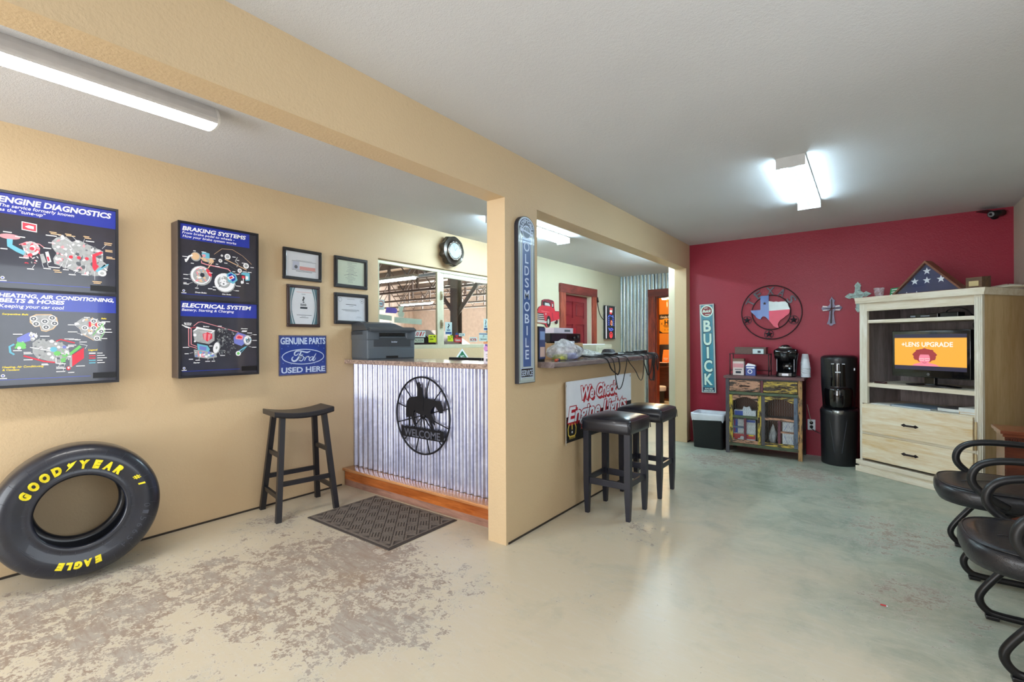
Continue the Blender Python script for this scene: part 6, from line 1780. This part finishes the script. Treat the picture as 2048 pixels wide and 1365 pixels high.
b = MB(); b.box(-.06, .05, 0, .022, 0, .055, 0, .004); b.rect(-.01, .02, .012, .035, -.0008, 1); b.build('body', [mat('pale_blue_plastic', (190, 212, 218), .35), M_INKD], t)
t = thing('sweetener_box', 'tall white and pink packet box under the metal rack', 'box', (-1.225, 5.82, CT))
b = MB(); b.box(0, .115, 0, .08, 0, .155, 0, .002); b.box(-.001, .116, -.001, .081, .155, .185, 2, .002); b.rect(.004, .111, .085, .13, -.0008, 1); b.rect(.02, .095, .06, .068, -.0008, 3); b.rect(.03, .085, .02, .045, -.0008, 3); b.build('carton', [mat('box_cream', (226, 214, 208), .5), mat('box_pink', (220, 150, 156), .5), mat('box_tan_flap', (128, 100, 84), .6), M_INKD], t)
t = thing('sweetener_box', 'small blue and white packet box under the metal rack', 'box', (-1.09, 5.80, CT))
b = MB(); b.box(0, .10, 0, .075, 0, .105, 1, .002); b.prism([(0, .105), (.10, .105), (.09, .12), (.02, .135)], .01, .07, 0); b.flat(circle(.045, .045, .024), -.0008, 0); b.flat(circle(.045, .045, .016), -.0012, 1); b.rect(.01, .09, .08, .095, -.0008, 0); b.build('carton', [M_WHITE, mat('box_blue', (66, 86, 160), .45)], t)
t = thing('coffee_maker', 'black single-serve coffee maker standing on the painted cabinet', 'coffee maker', (-.705, 5.93, CT))
M_KEU = mat('gloss_black', (14, 14, 17), .12, 0, .4)
b = MB(); b.loft([[(x * k, y0 + (y1 - y0) * v, z) for x, v in ((-.105, .1), (-.085, 0), (.085, 0), (.105, .1), (.105, .9), (.085, 1), (-.085, 1), (-.105, .9))] for z, k, y0, y1 in ((0, .86, -.12, .12), (.02, .87, -.12, .12), (.06, .88, -.02, .12), (.17, .95, -.02, .12), (.20, 1.02, -.10, .12), (.26, 1.08, -.11, .12), (.285, 1.06, -.105, .12), (.302, .85, -.08, .11))], 0, True); b.build('body', M_KEU, t)
b = MB(); b.box(-.085, -.076, -.1, .0, .05, .19, 0, .003); b.box(.076, .085, -.1, .0, .05, .19, 0, .003); b.build('side_trim', mat('dark_chrome', (90, 92, 98), .2, .8), t)
b = MB(); b.lathe([(.045, 0), (.062, 0), (.066, .012), (.060, .020), (.045, .016)], 28, M=Matrix.Translation((-.01, -.03, .30)), sy=.85); b.build('lid_ring', mat('brushed_silver', (186, 186, 184), .3, .8), t)
b = MB(); b.lathe([(.05, 0), (.048, .02), (.03, .034), (.005, .038)], 24, M=Matrix.Translation((-.01, -.02, .305)), sy=.9); b.build('lid', M_KEU, t)
b = MB(); b.cyl((-.01, -.075, .165), (-.01, -.075, .26), .048, .052, 20); b.build('pod_holder', M_BLACKP, t)
b = MB(); b.box(-.065, .065, -.128, -.02, .002, .045, 0, .006); b.box(-.03, .03, -.1285, -.1275, .01, .035, 1); b.build('drip_tray', [M_KEU, mat('drip_steel', (130, 132, 136), .25, .8)], t)
b = MB()
for i in range(4):
    b.cyl((.05 + .015 * i, -.10, .282), (.05 + .015 * i, -.103, .284), .005, n=8)
b.build('button', mat('button_glow', (190, 200, 210), .4), t)
M_FOAM = mat('white_foam', (222, 226, 234), .6, var=.02)
def cup(loc, first=[None]):
    if first[0] is None:
        b = MB(); b.lathe([(.001, .098), (.026, .098), (.029, .094), (.0415, .004), (.044, .004), (.044, -.004), (.041, -.004), (.0275, .09), (.001, .09)], 28, cap=False); o = b.build('foam_cup', M_FOAM); first[0] = o
    else:
        o = first[0].copy(); COL.objects.link(o)
    o.location = loc
    tag(o, 'white foam cup, upside down in the stacks right of the coffee maker', 'cup', 'foam cups on the painted cabinet')
for i in range(10):
    cup((-.538, 5.99, CT + .0045 + .0155 * i))
for i in range(7):
    cup((-.520, 5.86, CT + .0045 + .0155 * i))

# ---------------------------------------------------------------- waste basket
t = thing('waste_basket', 'black rectangular waste basket with a white liner by the end of the crimson wall', 'waste basket', (-1.488, 5.885, 0))
b = MB()
def rr(w, d, z, r=.03):
    return [(p[0], p[1], z) for p in rrect(-w / 2, w / 2, -d / 2, d / 2, r)]
b.loft([rr(.318, .23, 0), rr(.322, .235, .006), rr(.355, .285, .395), rr(.362, .295, .40), rr(.35, .28, .40), rr(.34, .27, .39), rr(.31, .225, .01)], 0, True, False); b.raw(rr(.31, .225, .01), [tuple(range(24))]); b.build('body', mat('black_basket_plastic', (24, 25, 28), .45), t)
b = MB(); R = random.Random(2)
rings = []
for z, g in ((.325, .008), (.35, .012), (.385, .012), (.408, .010), (.408, -.012), (.37, -.02), (.25, -.05)):
    ring = []
    for i, p in enumerate(rr(.350 + 2 * g - (.40 - min(z, .40)) * .16, .285 + 2 * g - (.40 - min(z, .40)) * .13, z)):
        k = R.uniform(-.012, .012) if z < .33 else R.uniform(-.003, .003)
        ring.append((p[0], p[1], p[2] + k))
    rings.append(ring)
b.loft(rings, 0, True, False); b.build('liner', mat('white_liner', (222, 228, 238), .35, 0, .2, bump=.5, bscale=30), t)

# ---------------------------------------------------------------- water cooler
t = thing('water_cooler', 'tall rounded black water cooler beside the pale wooden cabinet', 'water cooler', (-.235, 5.865, 0))
M_COOL = mat('satin_black_plastic', (20, 21, 26), .42, 0, .15); M_COOLG = mat('gloss_black_panel', (12, 12, 15), .1, 0, .5)
def dring(w, d0, d1, z, n=20):
    """front half an ellipse, back half square"""
    P = [(w * math.cos(PI + PI * i / n), d0 * math.sin(PI + PI * i / n), z) for i in range(n + 1)]
    return P + [(w, d1 * .9, z), (w * .9, d1, z), (-w * .9, d1, z), (-w, d1 * .9, z)]
b = MB(); b.loft([dring(.150, .165, .16, 0), dring(.154, .17, .16, .012), dring(.158, .178, .16, .30), dring(.162, .184, .16, .50), dring(.164, .186, .16, .535), dring(.150, .165, .16, .56)], 0, True); b.build('lower_cabinet', M_COOL, t)
b = MB(); b.loft([dring(.138, .10, .16, .55), dring(.146, .12, .16, .70), dring(.150, .13, .16, .76), dring(.152, .14, .16, .80), dring(.155, .15, .16, 1.03), dring(.156, .155, .16, 1.06), dring(.152, .15, .16, 1.078), dring(.13, .125, .14, 1.092), dring(.05, .05, .05, 1.098)], 0, True); b.build('upper_housing', M_COOL, t)
b = MB(); b.loft([dring(.118, .175, -.02, .575), dring(.128, .185, -.02, .60), dring(.130, .188, -.02, .75), dring(.124, .18, -.02, .775)], 0, True); b.build('drip_tray', M_COOLG, t)
b = MB()
for i, (r0, r1) in enumerate(((.158, .162),)):
    P = [dring(.070, .158, -.10, z)[5:16] for z in (.80, 1.02)]
b.loft([[(.078 * math.sin(a), -.166 * math.cos(a) ** .5, z) for a in [(-1 + i / 6) * .98 for i in range(13)]] for z in (.79, 1.015)], 0, True, False, False); b.build('front_panel', M_COOLG, t)
b = MB()
for x in (-.045, 0, .045):
    b.box(x - .012, x + .012, -.168, -.160, 1.010, 1.017, 0, .001)
b.box(-.022, .022, -.172, -.164, .925, .937, 0, .002); b.box(.118, .136, -.085, -.08, .95, .972, 0); b.build('indicator', mat('indicator_white', (226, 230, 236), .4), t)
b = MB(); b.loft([[(.072 * math.sin(a), -.201 * math.cos(a * .8) + dy, z) for a in [(-1 + i / 6) for i in range(13)]] for z, dy in ((.515, .012), (.52, -.004), (.548, -.004), (.555, .012))], 0, True, False, False); b.build('door_handle', mat('brushed_silver', (186, 186, 184), .3, .8), t)
b = MB()
for s_ in (-1, 1):
    b.tube([(s_ * (.075 - .045 * v), -(.180 - .006 * v) * math.sqrt(max(0, 1 - ((.075 - .045 * v) / .16) ** 2)) - .001, .49 - .36 * v) for v in [i / 10 for i in range(11)]], .0022, 6)
b.build('door_groove', mat('groove_grey', (70, 74, 86), .4), t)

# ---------------------------------------------------------------- pale wooden TV cabinet, set across the corner
HA = math.radians(-35.1)
M_WWASH = wood('whitewashed_pine', (204, 190, 164), (228, 220, 204), 'x', 6, .45, .05, 9)
M_WWASHZ = wood('whitewashed_pine_upright', (206, 196, 174), (230, 226, 214), 'z', 6, .45, .05, 9)
M_DRW = wood('pine_drawer_front', (212, 180, 130), (232, 222, 200), 'x', 5, .45, .05, 10)
M_SIDE = wood('pine_side', (182, 152, 106), (204, 178, 136), 'z', 4, .5, .0, 8)
M_INS = wood('grey_wood_inside', (108, 98, 98), (146, 134, 132), 'z', 6, .6, 0, 8)  # inside boards, greyer and darker than the outside
t = thing('tv_cabinet', 'pale whitewashed pine television cabinet standing across the corner', 'cabinet', (-.087, 5.614, 0), HA)
x0, x1, y0, y1 = .018, .955, .02, .545
b = MB(); b.box(x0, x0 + .025, y0 + .03, y1, .11, 1.60, 0); b.box(x1 - .025, x1, y0 + .03, y1, .11, 1.60, 0); b.build('side_panel', M_SIDE, t)
b = MB(); b.box(x0 + .025, x1 - .025, y1 - .012, y1, .11, 1.60); b.box(x0 + .0255, x0 + .030, .06, y1 - .012, .65, 1.58); b.box(x1 - .030, x1 - .0255, .06, y1 - .012, .65, 1.58); b.build('back_panel', M_INS, t)
b = MB(); b.box(x0, .088, y0, y0 + .03, .655, 1.60, 0, .002); b.box(.904, x1, y0, y0 + .03, .11, 1.60, 0, .002); b.box(x0, .042, y0, y0 + .03, .11, .655, 0, .002); b.box(.088, .904, y0, y0 + .03, 1.522, 1.60, 1)
b.box(.042, .904, y0 + .004, y0 + .028, .366, .384, 1); b.build('face_frame', [M_WWASHZ, M_WWASH], t)
b = MB()
for x in (.912, .93, .944):
    b.cyl((x, y0, .13), (x, y0, 1.58), .004, n=8)
b.build('reeding', M_WWASHZ, t)
b = MB(); b.prism([(-.005, 1.598), (.978, 1.598), (.978, 1.612), (.985, 1.640), (.985, 1.652), (-.012, 1.652), (-.012, 1.640), (-.005, 1.612)], -.004, y1 + .005, 0); b.build('top', M_WWASH, t)
for z0, z1, d in ((1.408, 1.438, .032), (.812, .848, .028), (.625, .652, .03)):
    b = MB(); b.box(x0 + .03, x1 - .03, d, y1 - .013, z0, z1, 0, .002); b.build('shelf', M_WWASH, t)
b = MB(); b.box(-.014, .987, 0, y1, 0, .052, 0, .004); b.box(x0 - .004, x1 + .004, .014, y1, .052, .068, 0); b.box(-.012, .985, .002, y1, .068, .112, 0, .005); b.build('plinth', M_WWASH, t)
for z0, z1, zh in ((.386, .645, .502), (.134, .364, .249)):
    b = MB(); b.box(.045, .898, y0 - .012, y0 + .026, z0, z1, 0, .004); dr = b.build('drawer', M_DRW, t)
    b = MB(); xc = .455; yy = y0 - .012
    b.prism([(xc - .07, zh), (xc - .045, zh + .014), (xc - .03, zh + .006), (xc + .03, zh + .006), (xc + .045, zh + .014), (xc + .07, zh), (xc + .045, zh - .014), (xc + .03, zh - .006), (xc - .03, zh - .006), (xc - .045, zh - .014)], yy - .004, yy, 0)
    b.tube([(xc - .04, yy - .004, zh), (xc - .035, yy - .022, zh), (xc + .035, yy - .022, zh), (xc + .04, yy - .004, zh)], .006, 8); b.build('handle', M_BRZ, dr)
for z0, z1 in ((.39, .61), (.15, .36)):
    b = MB(); b.cyl((.915, y0 - .006, z0), (.915, y0 - .006, z1), .008, n=10); b.build('drawer_stile_bead', M_SIDE, t)
HX = Matrix.Translation((-.087, 5.614, 0)) @ Matrix.Rotation(HA, 4, 'Z')
def hp(x, y, z):
    return tuple(HX @ Vector((x, y, z)))
# television
t = thing('television', 'black flat television showing an orange picture, in the pale wooden cabinet', 'television', hp(.232, .13, .8485), HA + math.radians(-2))
M_TVB = mat('gloss_tv_black', (12, 12, 16), .12, 0, .4)
b = MB(); b.box(0, .605, 0, .06, .075, .485, 0, .008, 3); b.box(.05, .555, .055, .10, .12, .42, 0, .01); b.build('bezel', M_TVB, t)
def em(n, c, e=1.05):
    return mat(n, c, .4, emit=e * .56, var=0)
b = MB(); sx0, sx1, sz0, sz1 = .027, .578, .140, .450
b.rect(sx0, sx1, sz0, sz1, -.0006, 0); b.rect(sx0, sx1, sz0 + .035, sz1 - .032, -.0010, 1); b.text('+LENS UPGRADE', .285, .343, .040, -.0014, 2, width=.395, bold=.02)
cx, cz = .272, .258
R = random.Random(6)
P = []
for i in range(48):
    a = 2 * PI * i / 48
    r = 1 + .05 * math.sin(9 * a) + .03 * math.sin(17 * a)
    P.append((cx + .092 * r * math.cos(a), cz + .008 + .060 * r * math.sin(a)))
b.flat([(cx - .10, sz0 + .0355), (cx + .115, sz0 + .0355), (cx + .085, sz0 + .052), (cx + .03, sz0 + .064), (cx - .03, sz0 + .064), (cx - .08, sz0 + .05)], -.0014, 4)
b.flat(P, -.0018, 3); b.flat(circle(cx, cz - .018, .043, .052, 28), -.0022, 4)
b.flat([q for q in circle(cx, cz + .016, .058, .034, 20, 0, PI)], -.0024, 3)
b.line([(cx - .040, cz - .018), (cx - .004, cz - .018), (cx - .004, cz - .034), (cx - .040, cz - .034)], .003, -.0027, 2, True); b.line([(cx + .004, cz - .018), (cx + .040, cz - .018), (cx + .040, cz - .034), (cx + .004, cz - .034)], .003, -.0027, 2, True)
b.line([(cx - .002, cz - .026), (cx + .006, cz - .04), (cx - .004, cz - .042)], .0025, -.0026, 3); b.line([(cx - .016, cz - .052), (cx, cz - .057), (cx + .016, cz - .052)], .004, -.0026, 3)
b.build('screen', [em('screen_dark', (62, 56, 84), .55), em('screen_orange', (255, 178, 62), 1.0), em('screen_white', (255, 250, 240)), em('screen_rose_hair', (172, 62, 66), .9), em('screen_pink_skin', (246, 138, 158), 1.0)], t)
b = MB(); b.line(circle(.30, .105, .009, n=18), .003, -.0008, 0, True); b.rect(.298, .302, .101, .109, -.0008, 0); b.build('badge', mat('badge_silver', (150, 150, 158), .3, .5), t)
b = MB(); b.box(.255, .335, .02, .06, .02, .08, 0, .004); b.lathe([(.21, 0), (.205, .010), (.12, .018), (.05, .022)], 36, sy=.45, M=Matrix.Translation((.30, .05, .0005))); b.build('stand', M_TVB, t)
t = thing('set_top_box', 'slim black set-top box on the upper shelf of the pale cabinet', 'set-top box', hp(.36, .16, 1.4385), HA)
b = MB(); b.box(0, .22, 0, .16, .002, .038, 0, .003); b.build('body', M_TVB, t)
b = MB(); b.rect(.01, .05, .012, .026, -.0006); b.rect(.09, .16, .014, .024, -.0006); b.build('display', mat('display_glow', (140, 150, 164), .4), t)
t = thing('power_adapter', 'black adapter right of the set-top box on the upper shelf', 'adapter', hp(.60, .15, 1.4385), HA)
b = MB(); b.box(0, .13, 0, .09, 0, .042, 0, .005); b.build('body', M_BLACKP, t)
def hcable(label, pts, r=.005):
    q = thing('cable', label, 'cable', (0, 0, 0)); b = MB(); b.tube(smooth_path([hp(*p) for p in pts], 8), r, 6); b.build('cord', M_CABLE, q)
hcable('black cable arching over the adapter on the upper shelf', [(.62, .20, 1.485), (.63, .22, 1.505), (.68, .24, 1.52), (.73, .25, 1.50), (.76, .26, 1.46), (.77, .30, 1.4435)])
hcable('black cables crossing behind the television under the upper shelf', [(.68, .45, 1.40), (.70, .40, 1.37), (.75, .35, 1.31), (.78, .33, 1.27), (.80, .36, 1.33), (.79, .42, 1.40), (.76, .42, 1.36), (.72, .38, 1.31), (.70, .36, 1.28)])
t = thing('remote_control', 'small dark red-brown remote on the left of the television shelf', 'remote', hp(.13, .07, .8485), HA)
b = MB(); b.loft([[(x, y * k, z) for x, y in ((0, -.02), (.09, -.022), (.10, 0), (.09, .022), (0, .02), (-.01, 0))] for z, k in ((0, .9), (.010, 1), (.016, .7))], 0, True); b.build('body', mat('remote_maroon', (54, 22, 24), .3), t)
# magazines and books on the lowest shelf
def book(label, x, y, z, w, d, h, a, cover, pages):
    q = thing('book', label, 'book', hp(x, y, z), HA + a, 'reading matter on the lowest shelf')
    b = MB(); b.box(0, w, 0, d, 0, .003); b.box(0, w, 0, d, h - .003, h); b.box(0, .004, 0, d, .003, h - .003); b.build('cover', cover, q)
    b = MB(); b.box(.004, w - .003, .003, d - .003, .003, h - .003); b.build('pages', pages, q)
M_BKB = mat('cover_steel_blue', (120, 146, 170), .35); M_BKG = mat('cover_dark_grey', (74, 76, 84), .35); M_BKW = mat('cover_white', (226, 224, 220), .4); M_BKN = mat('cover_tan', (206, 172, 126), .5); M_PAGES = mat('page_edges', (214, 218, 214), .7)
book('large steel-blue magazine lying flat on the lowest shelf of the pale cabinet', .27, .06, .6525, .32, .28, .014, -.04, M_BKB, M_PAGES)
book('thin white booklet at the left end of the lowest shelf', .10, .05, .6525, .165, .22, .007, .02, M_BKW, M_PAGES)
book('dark grey book beside the blue magazine on the lowest shelf', .605, .10, .6525, .165, .22, .030, .0, M_BKG, M_PAGES)
book('tan paperback under the thick white book on the lowest shelf', .785, .056, .6525, .112, .17, .020, 0, M_BKN, M_PAGES)
book('thick white book lying on the tan paperback', .782, .055, .673, .118, .19, .032, 0, M_BKW, M_PAGES)
# on top
TZ = 1.6525
M_CASEW = wood('walnut_case', (92, 54, 40), (136, 88, 66), 'x', 5, .35, .2, 6)
t = thing('flag_case', 'triangular wooden case with a folded starred flag on top of the pale cabinet', 'flag case', hp(.215, .14, TZ), HA)
w, hh = .56, .285
tri = lambda m: [(m * 2.2, m), (w - m * 2.2, m), (w / 2, hh - m * 1.35)]
b = MB(); b.prism(tri(0), 0, .095, 0, [tri(.016)]); b.prism(tri(.014), .085, .092, 0); b.build('frame', M_CASEW, t)
b = MB(); b.prism(tri(.017), .03, .07, 0); P = .0295
for x, z in ((.28, .195), (.185, .115), (.28, .115), (.385, .115)):
    b.flat(star(x, z, .033), P - .0003, 1)
b.line([(.18, .155), (.38, .155)], .0015, P - .0002, 2); b.line([(.10, .075), (.46, .075)], .0015, P - .0002, 2)
for x in (.12, .20):
    b.flat([(x - .006, .018), (x + .006, .018), (x, .03)], P - .0003, 1)
b.build('folded_flag', [mat('flag_navy', (56, 60, 96), .8, bump=.2, bscale=200), mat('star_white', (226, 232, 240), .7), mat('flag_fold', (42, 44, 72), .8)], t)
b = MB(); b.flat(tri(.016), .012); b.build('glazing', _MC['picture_glass'], t)
t = thing('plaque', 'small dark wooden block with a brass plate beside the flag case', 'plaque', hp(.79, .135, TZ), HA)
b = MB(); b.loft([[(0, y, 0), (.105, y, 0), (.105, y, z1), (0, y, z1)] for y, z1 in ((0, .095), (.11, .105))], 0, False); b.build('block', wood('plaque_wood', (66, 48, 36), (112, 78, 50), 'x', 6, .4), t)
b = MB(); b.box(.022, .085, -.003, 0, .025, .065); b.build('name_plate', mat('brass_plate', (206, 184, 138), .35, .5), t)
t = thing('plastic_cup', 'clear plastic cup on the left end of the cabinet top', 'cup', hp(.11, .15, TZ))
b = MB(); b.lathe([(.028, .001), (.032, .004), (.042, .085), (.043, .09), (.041, .09), (.030, .006), (.001, .005)], 24, cap=False); b.build('body', film('clear_cup', (226, 214, 220), .32, .12), t)
t = thing('card', 'green card standing against the flag case', 'card', hp(.135, .25, TZ), HA + .1)
b = MB(); b.loft([[(0, y, z), (.085, y, z + .006), (.085, y + .003, z + .006), (0, y + .003, z)] for y, z in ((0, 0), (.02, .085))], 0, False)
for i in range(3):
    b.raw([(.012, .0045 + .006 * i - .0015, .022 + .022 * i), (.07, .0045 + .006 * i - .0015, .026 + .022 * i), (.07, .0065 + .006 * i - .0015, .034 + .022 * i), (.012, .0065 + .006 * i - .0015, .030 + .022 * i)], [(0, 1, 2, 3)], 1)
b.build('sheet', [mat('card_green', (40, 150, 92), .4), M_WHITE], t)
t = crumpled('folded_cloth', 'crumpled pale cloth on the right end of the cabinet top', hp(.945, .36, TZ), .12, .09, .035, 12, mat('cream_cloth', (214, 204, 184), .9))
t['category'] = 'cloth'

# ---------------------------------------------------------------- small chest and waiting chairs at the right wall
M_MAHO = wood('mahogany', (70, 28, 16), (122, 58, 34), 'x', 5, .3, .3, 8); M_MAHOT = wood('mahogany_top', (94, 44, 26), (146, 80, 54), 'x', 5, .28, .3, 8)
t = thing('side_chest', 'dark red-brown wooden chest with a moulded top beside the pale cabinet', 'chest', (.715, 4.48, 0))
b = MB(); b.box(-.012, .315, -.02, .28, .625, .648, 0, .003); b.box(0, .31, -.008, .27, .605, .625, 0, .004); b.build('top', M_MAHOT, t)
b = MB(); b.box(.012, .31, .006, .262, .02, .605); b.box(.018, .31, -.001, .006, .04, .56); b.build('body', M_MAHO, t)
b = MB()
for i in range(26):
    b.box(.016 + .0112 * i, .0225 + .0112 * i, -.004, .006, .583, .594)
b.build('dentil_moulding', M_MAHO, t)
for x in (.012, .28):
    for y in (.006, .235):
        b = MB(); b.box(x, x + .028, y, y + .027, 0, .02); b.build('foot', M_MAHO, t)
M_CHLEA = NT('chair_vinyl'); _v = M_CHLEA.coord(); M_CHLEA.b.inputs['Base Color'].default_value = rgb((27, 27, 33)); M_CHLEA.set(Roughness=.34, Coat_Weight=.15); M_CHLEA.bump(M_CHLEA.math('ADD', M_CHLEA.noise(_v, 300, 2), M_CHLEA.math('MULTIPLY', M_CHLEA.noise(_v, 9, 4, .6, 1.5), 3.0)), .3, .003); M_CHLEA = M_CHLEA.m
M_CHPL = mat('chair_arm_plastic', (26, 26, 29), .42, var=.06); M_CHTU = mat('black_tube', (22, 22, 25), .35, .2)
def arm_chair():
    t = thing('waiting_chair', 'black padded armchair farther along the right wall, next to the red-brown chest', 'chair', (.62, 3.675, 0), -PI / 2, 'waiting chairs')
    b = MB()
    def sring(s, z, dy=0):
        P = []
        for i in range(40):
            a = 2 * PI * i / 40
            c, q = math.cos(a), math.sin(a)
            e = .62
            x = .262 * s * math.copysign(abs(c) ** e, c)
            y = -.045 + dy + .268 * s * math.copysign(abs(q) ** (.78 if q < 0 else .5), q)
            P.append((x, y, z))
        return P
    b.loft([sring(.90, .362), sring(.96, .368), sring(1.0, .392), sring(1.0, .425), sring(.985, .444), sring(.93, .458), sring(.80, .462), sring(.5, .456), sring(.05, .452)], 0, True)
    s_ = b.build('seat', M_CHLEA, t)
    b = MB(); b.tube(sring(.945, .4575), .003, 6, 0, True); b.tube([(-.19, .12, .459), (-.06, -.08, .4575), (.02, -.2, .459)], .0018, 5); b.build('piping', M_CHLEA, s_)
    b = MB(); b.loft([[(x * k, y + dy, z) for x, y in ((-.25, -.005), (-.18, -.04), (0, -.03), (.18, -.04), (.25, -.005), (.22, .04), (0, .055), (-.22, .04))] for z, k, dy in ((.52, .80, .24), (.60, .95, .255), (.75, 1, .28), (.90, .95, .305), (.98, .75, .32), (1.0, .5, .325))], 0, True); b.build('backrest', M_CHLEA, t)
    b = MB(); b.tube(smooth_path([(0, .10, .36), (0, .30, .37), (0, .335, .45), (0, .325, .65)], 6), .024, 10, flat=.5); b.build('back_bracket', M_CHTU, t)
    for sx in (-1, 1):
        x = sx * .272
        b = MB()
        path = smooth_path([(sx * .255, -.055, .40), (x, -.13, .445), (x, -.182, .50), (x, -.188, .555), (x, -.155, .608), (x, -.08, .636), (x, .05, .643), (x, .20, .632), (x, .29, .60), (x, .315, .54), (sx * .255, .26, .47), (sx * .25, .16, .41)], 8)
        b.tube(path, .0225, 12, 0, False, flat=.82, up=(1, 0, 0)); b.build('armrest', M_CHPL, t)
        b = MB()
        x = sx * .245
        path = smooth_path([(sx * .18, .02, .372), (sx * .22, -.06, .34), (x, -.135, .235), (x, -.205, .125), (x, -.218, .075), (x, -.195, .035), (x, -.15, .022), (x, 0, .022), (x, .22, .022)], 8)
        b.tube(path, .0155, 10); lg = b.build('leg', M_CHTU, t)
        b = MB(); b.box(x - .018, x + .018, -.20, -.155, 0, .018, 0, .004); b.build('foot_pad', M_BLACKP, lg)
        b = MB(); b.box(x - .018, x + .018, .185, .225, 0, .012, 0, .004); b.build('foot_pad', M_BLACKP, lg)
    b = MB(); b.tube([(-.245, .22, .022), (0, .22, .022), (.245, .22, .022)], .0155, 10); b.box(-.18, .18, -.01, .03, .352, .366); b.build('cross_bar', M_CHTU, t)
    return t
c0 = arm_chair()
dup(c0, (.62, 2.745, 0), -PI / 2, 'black padded armchair nearest the camera at the right edge', 'waiting chairs')
# bits on the floor
t = thing('candy_wrapper', 'tiny red and white wrapper on the floor in the middle of the room', 'wrapper', (0, 0, 0))
b = MB(); b.box(-.011, .011, -.005, .005, 0.0005, .004, 0, .001); b.box(.011, .017, -.004, .004, .0005, .003, 1); b.build('foil', [M_STRED, M_WHITE], t)
t.location = (.055, 2.84, 0)
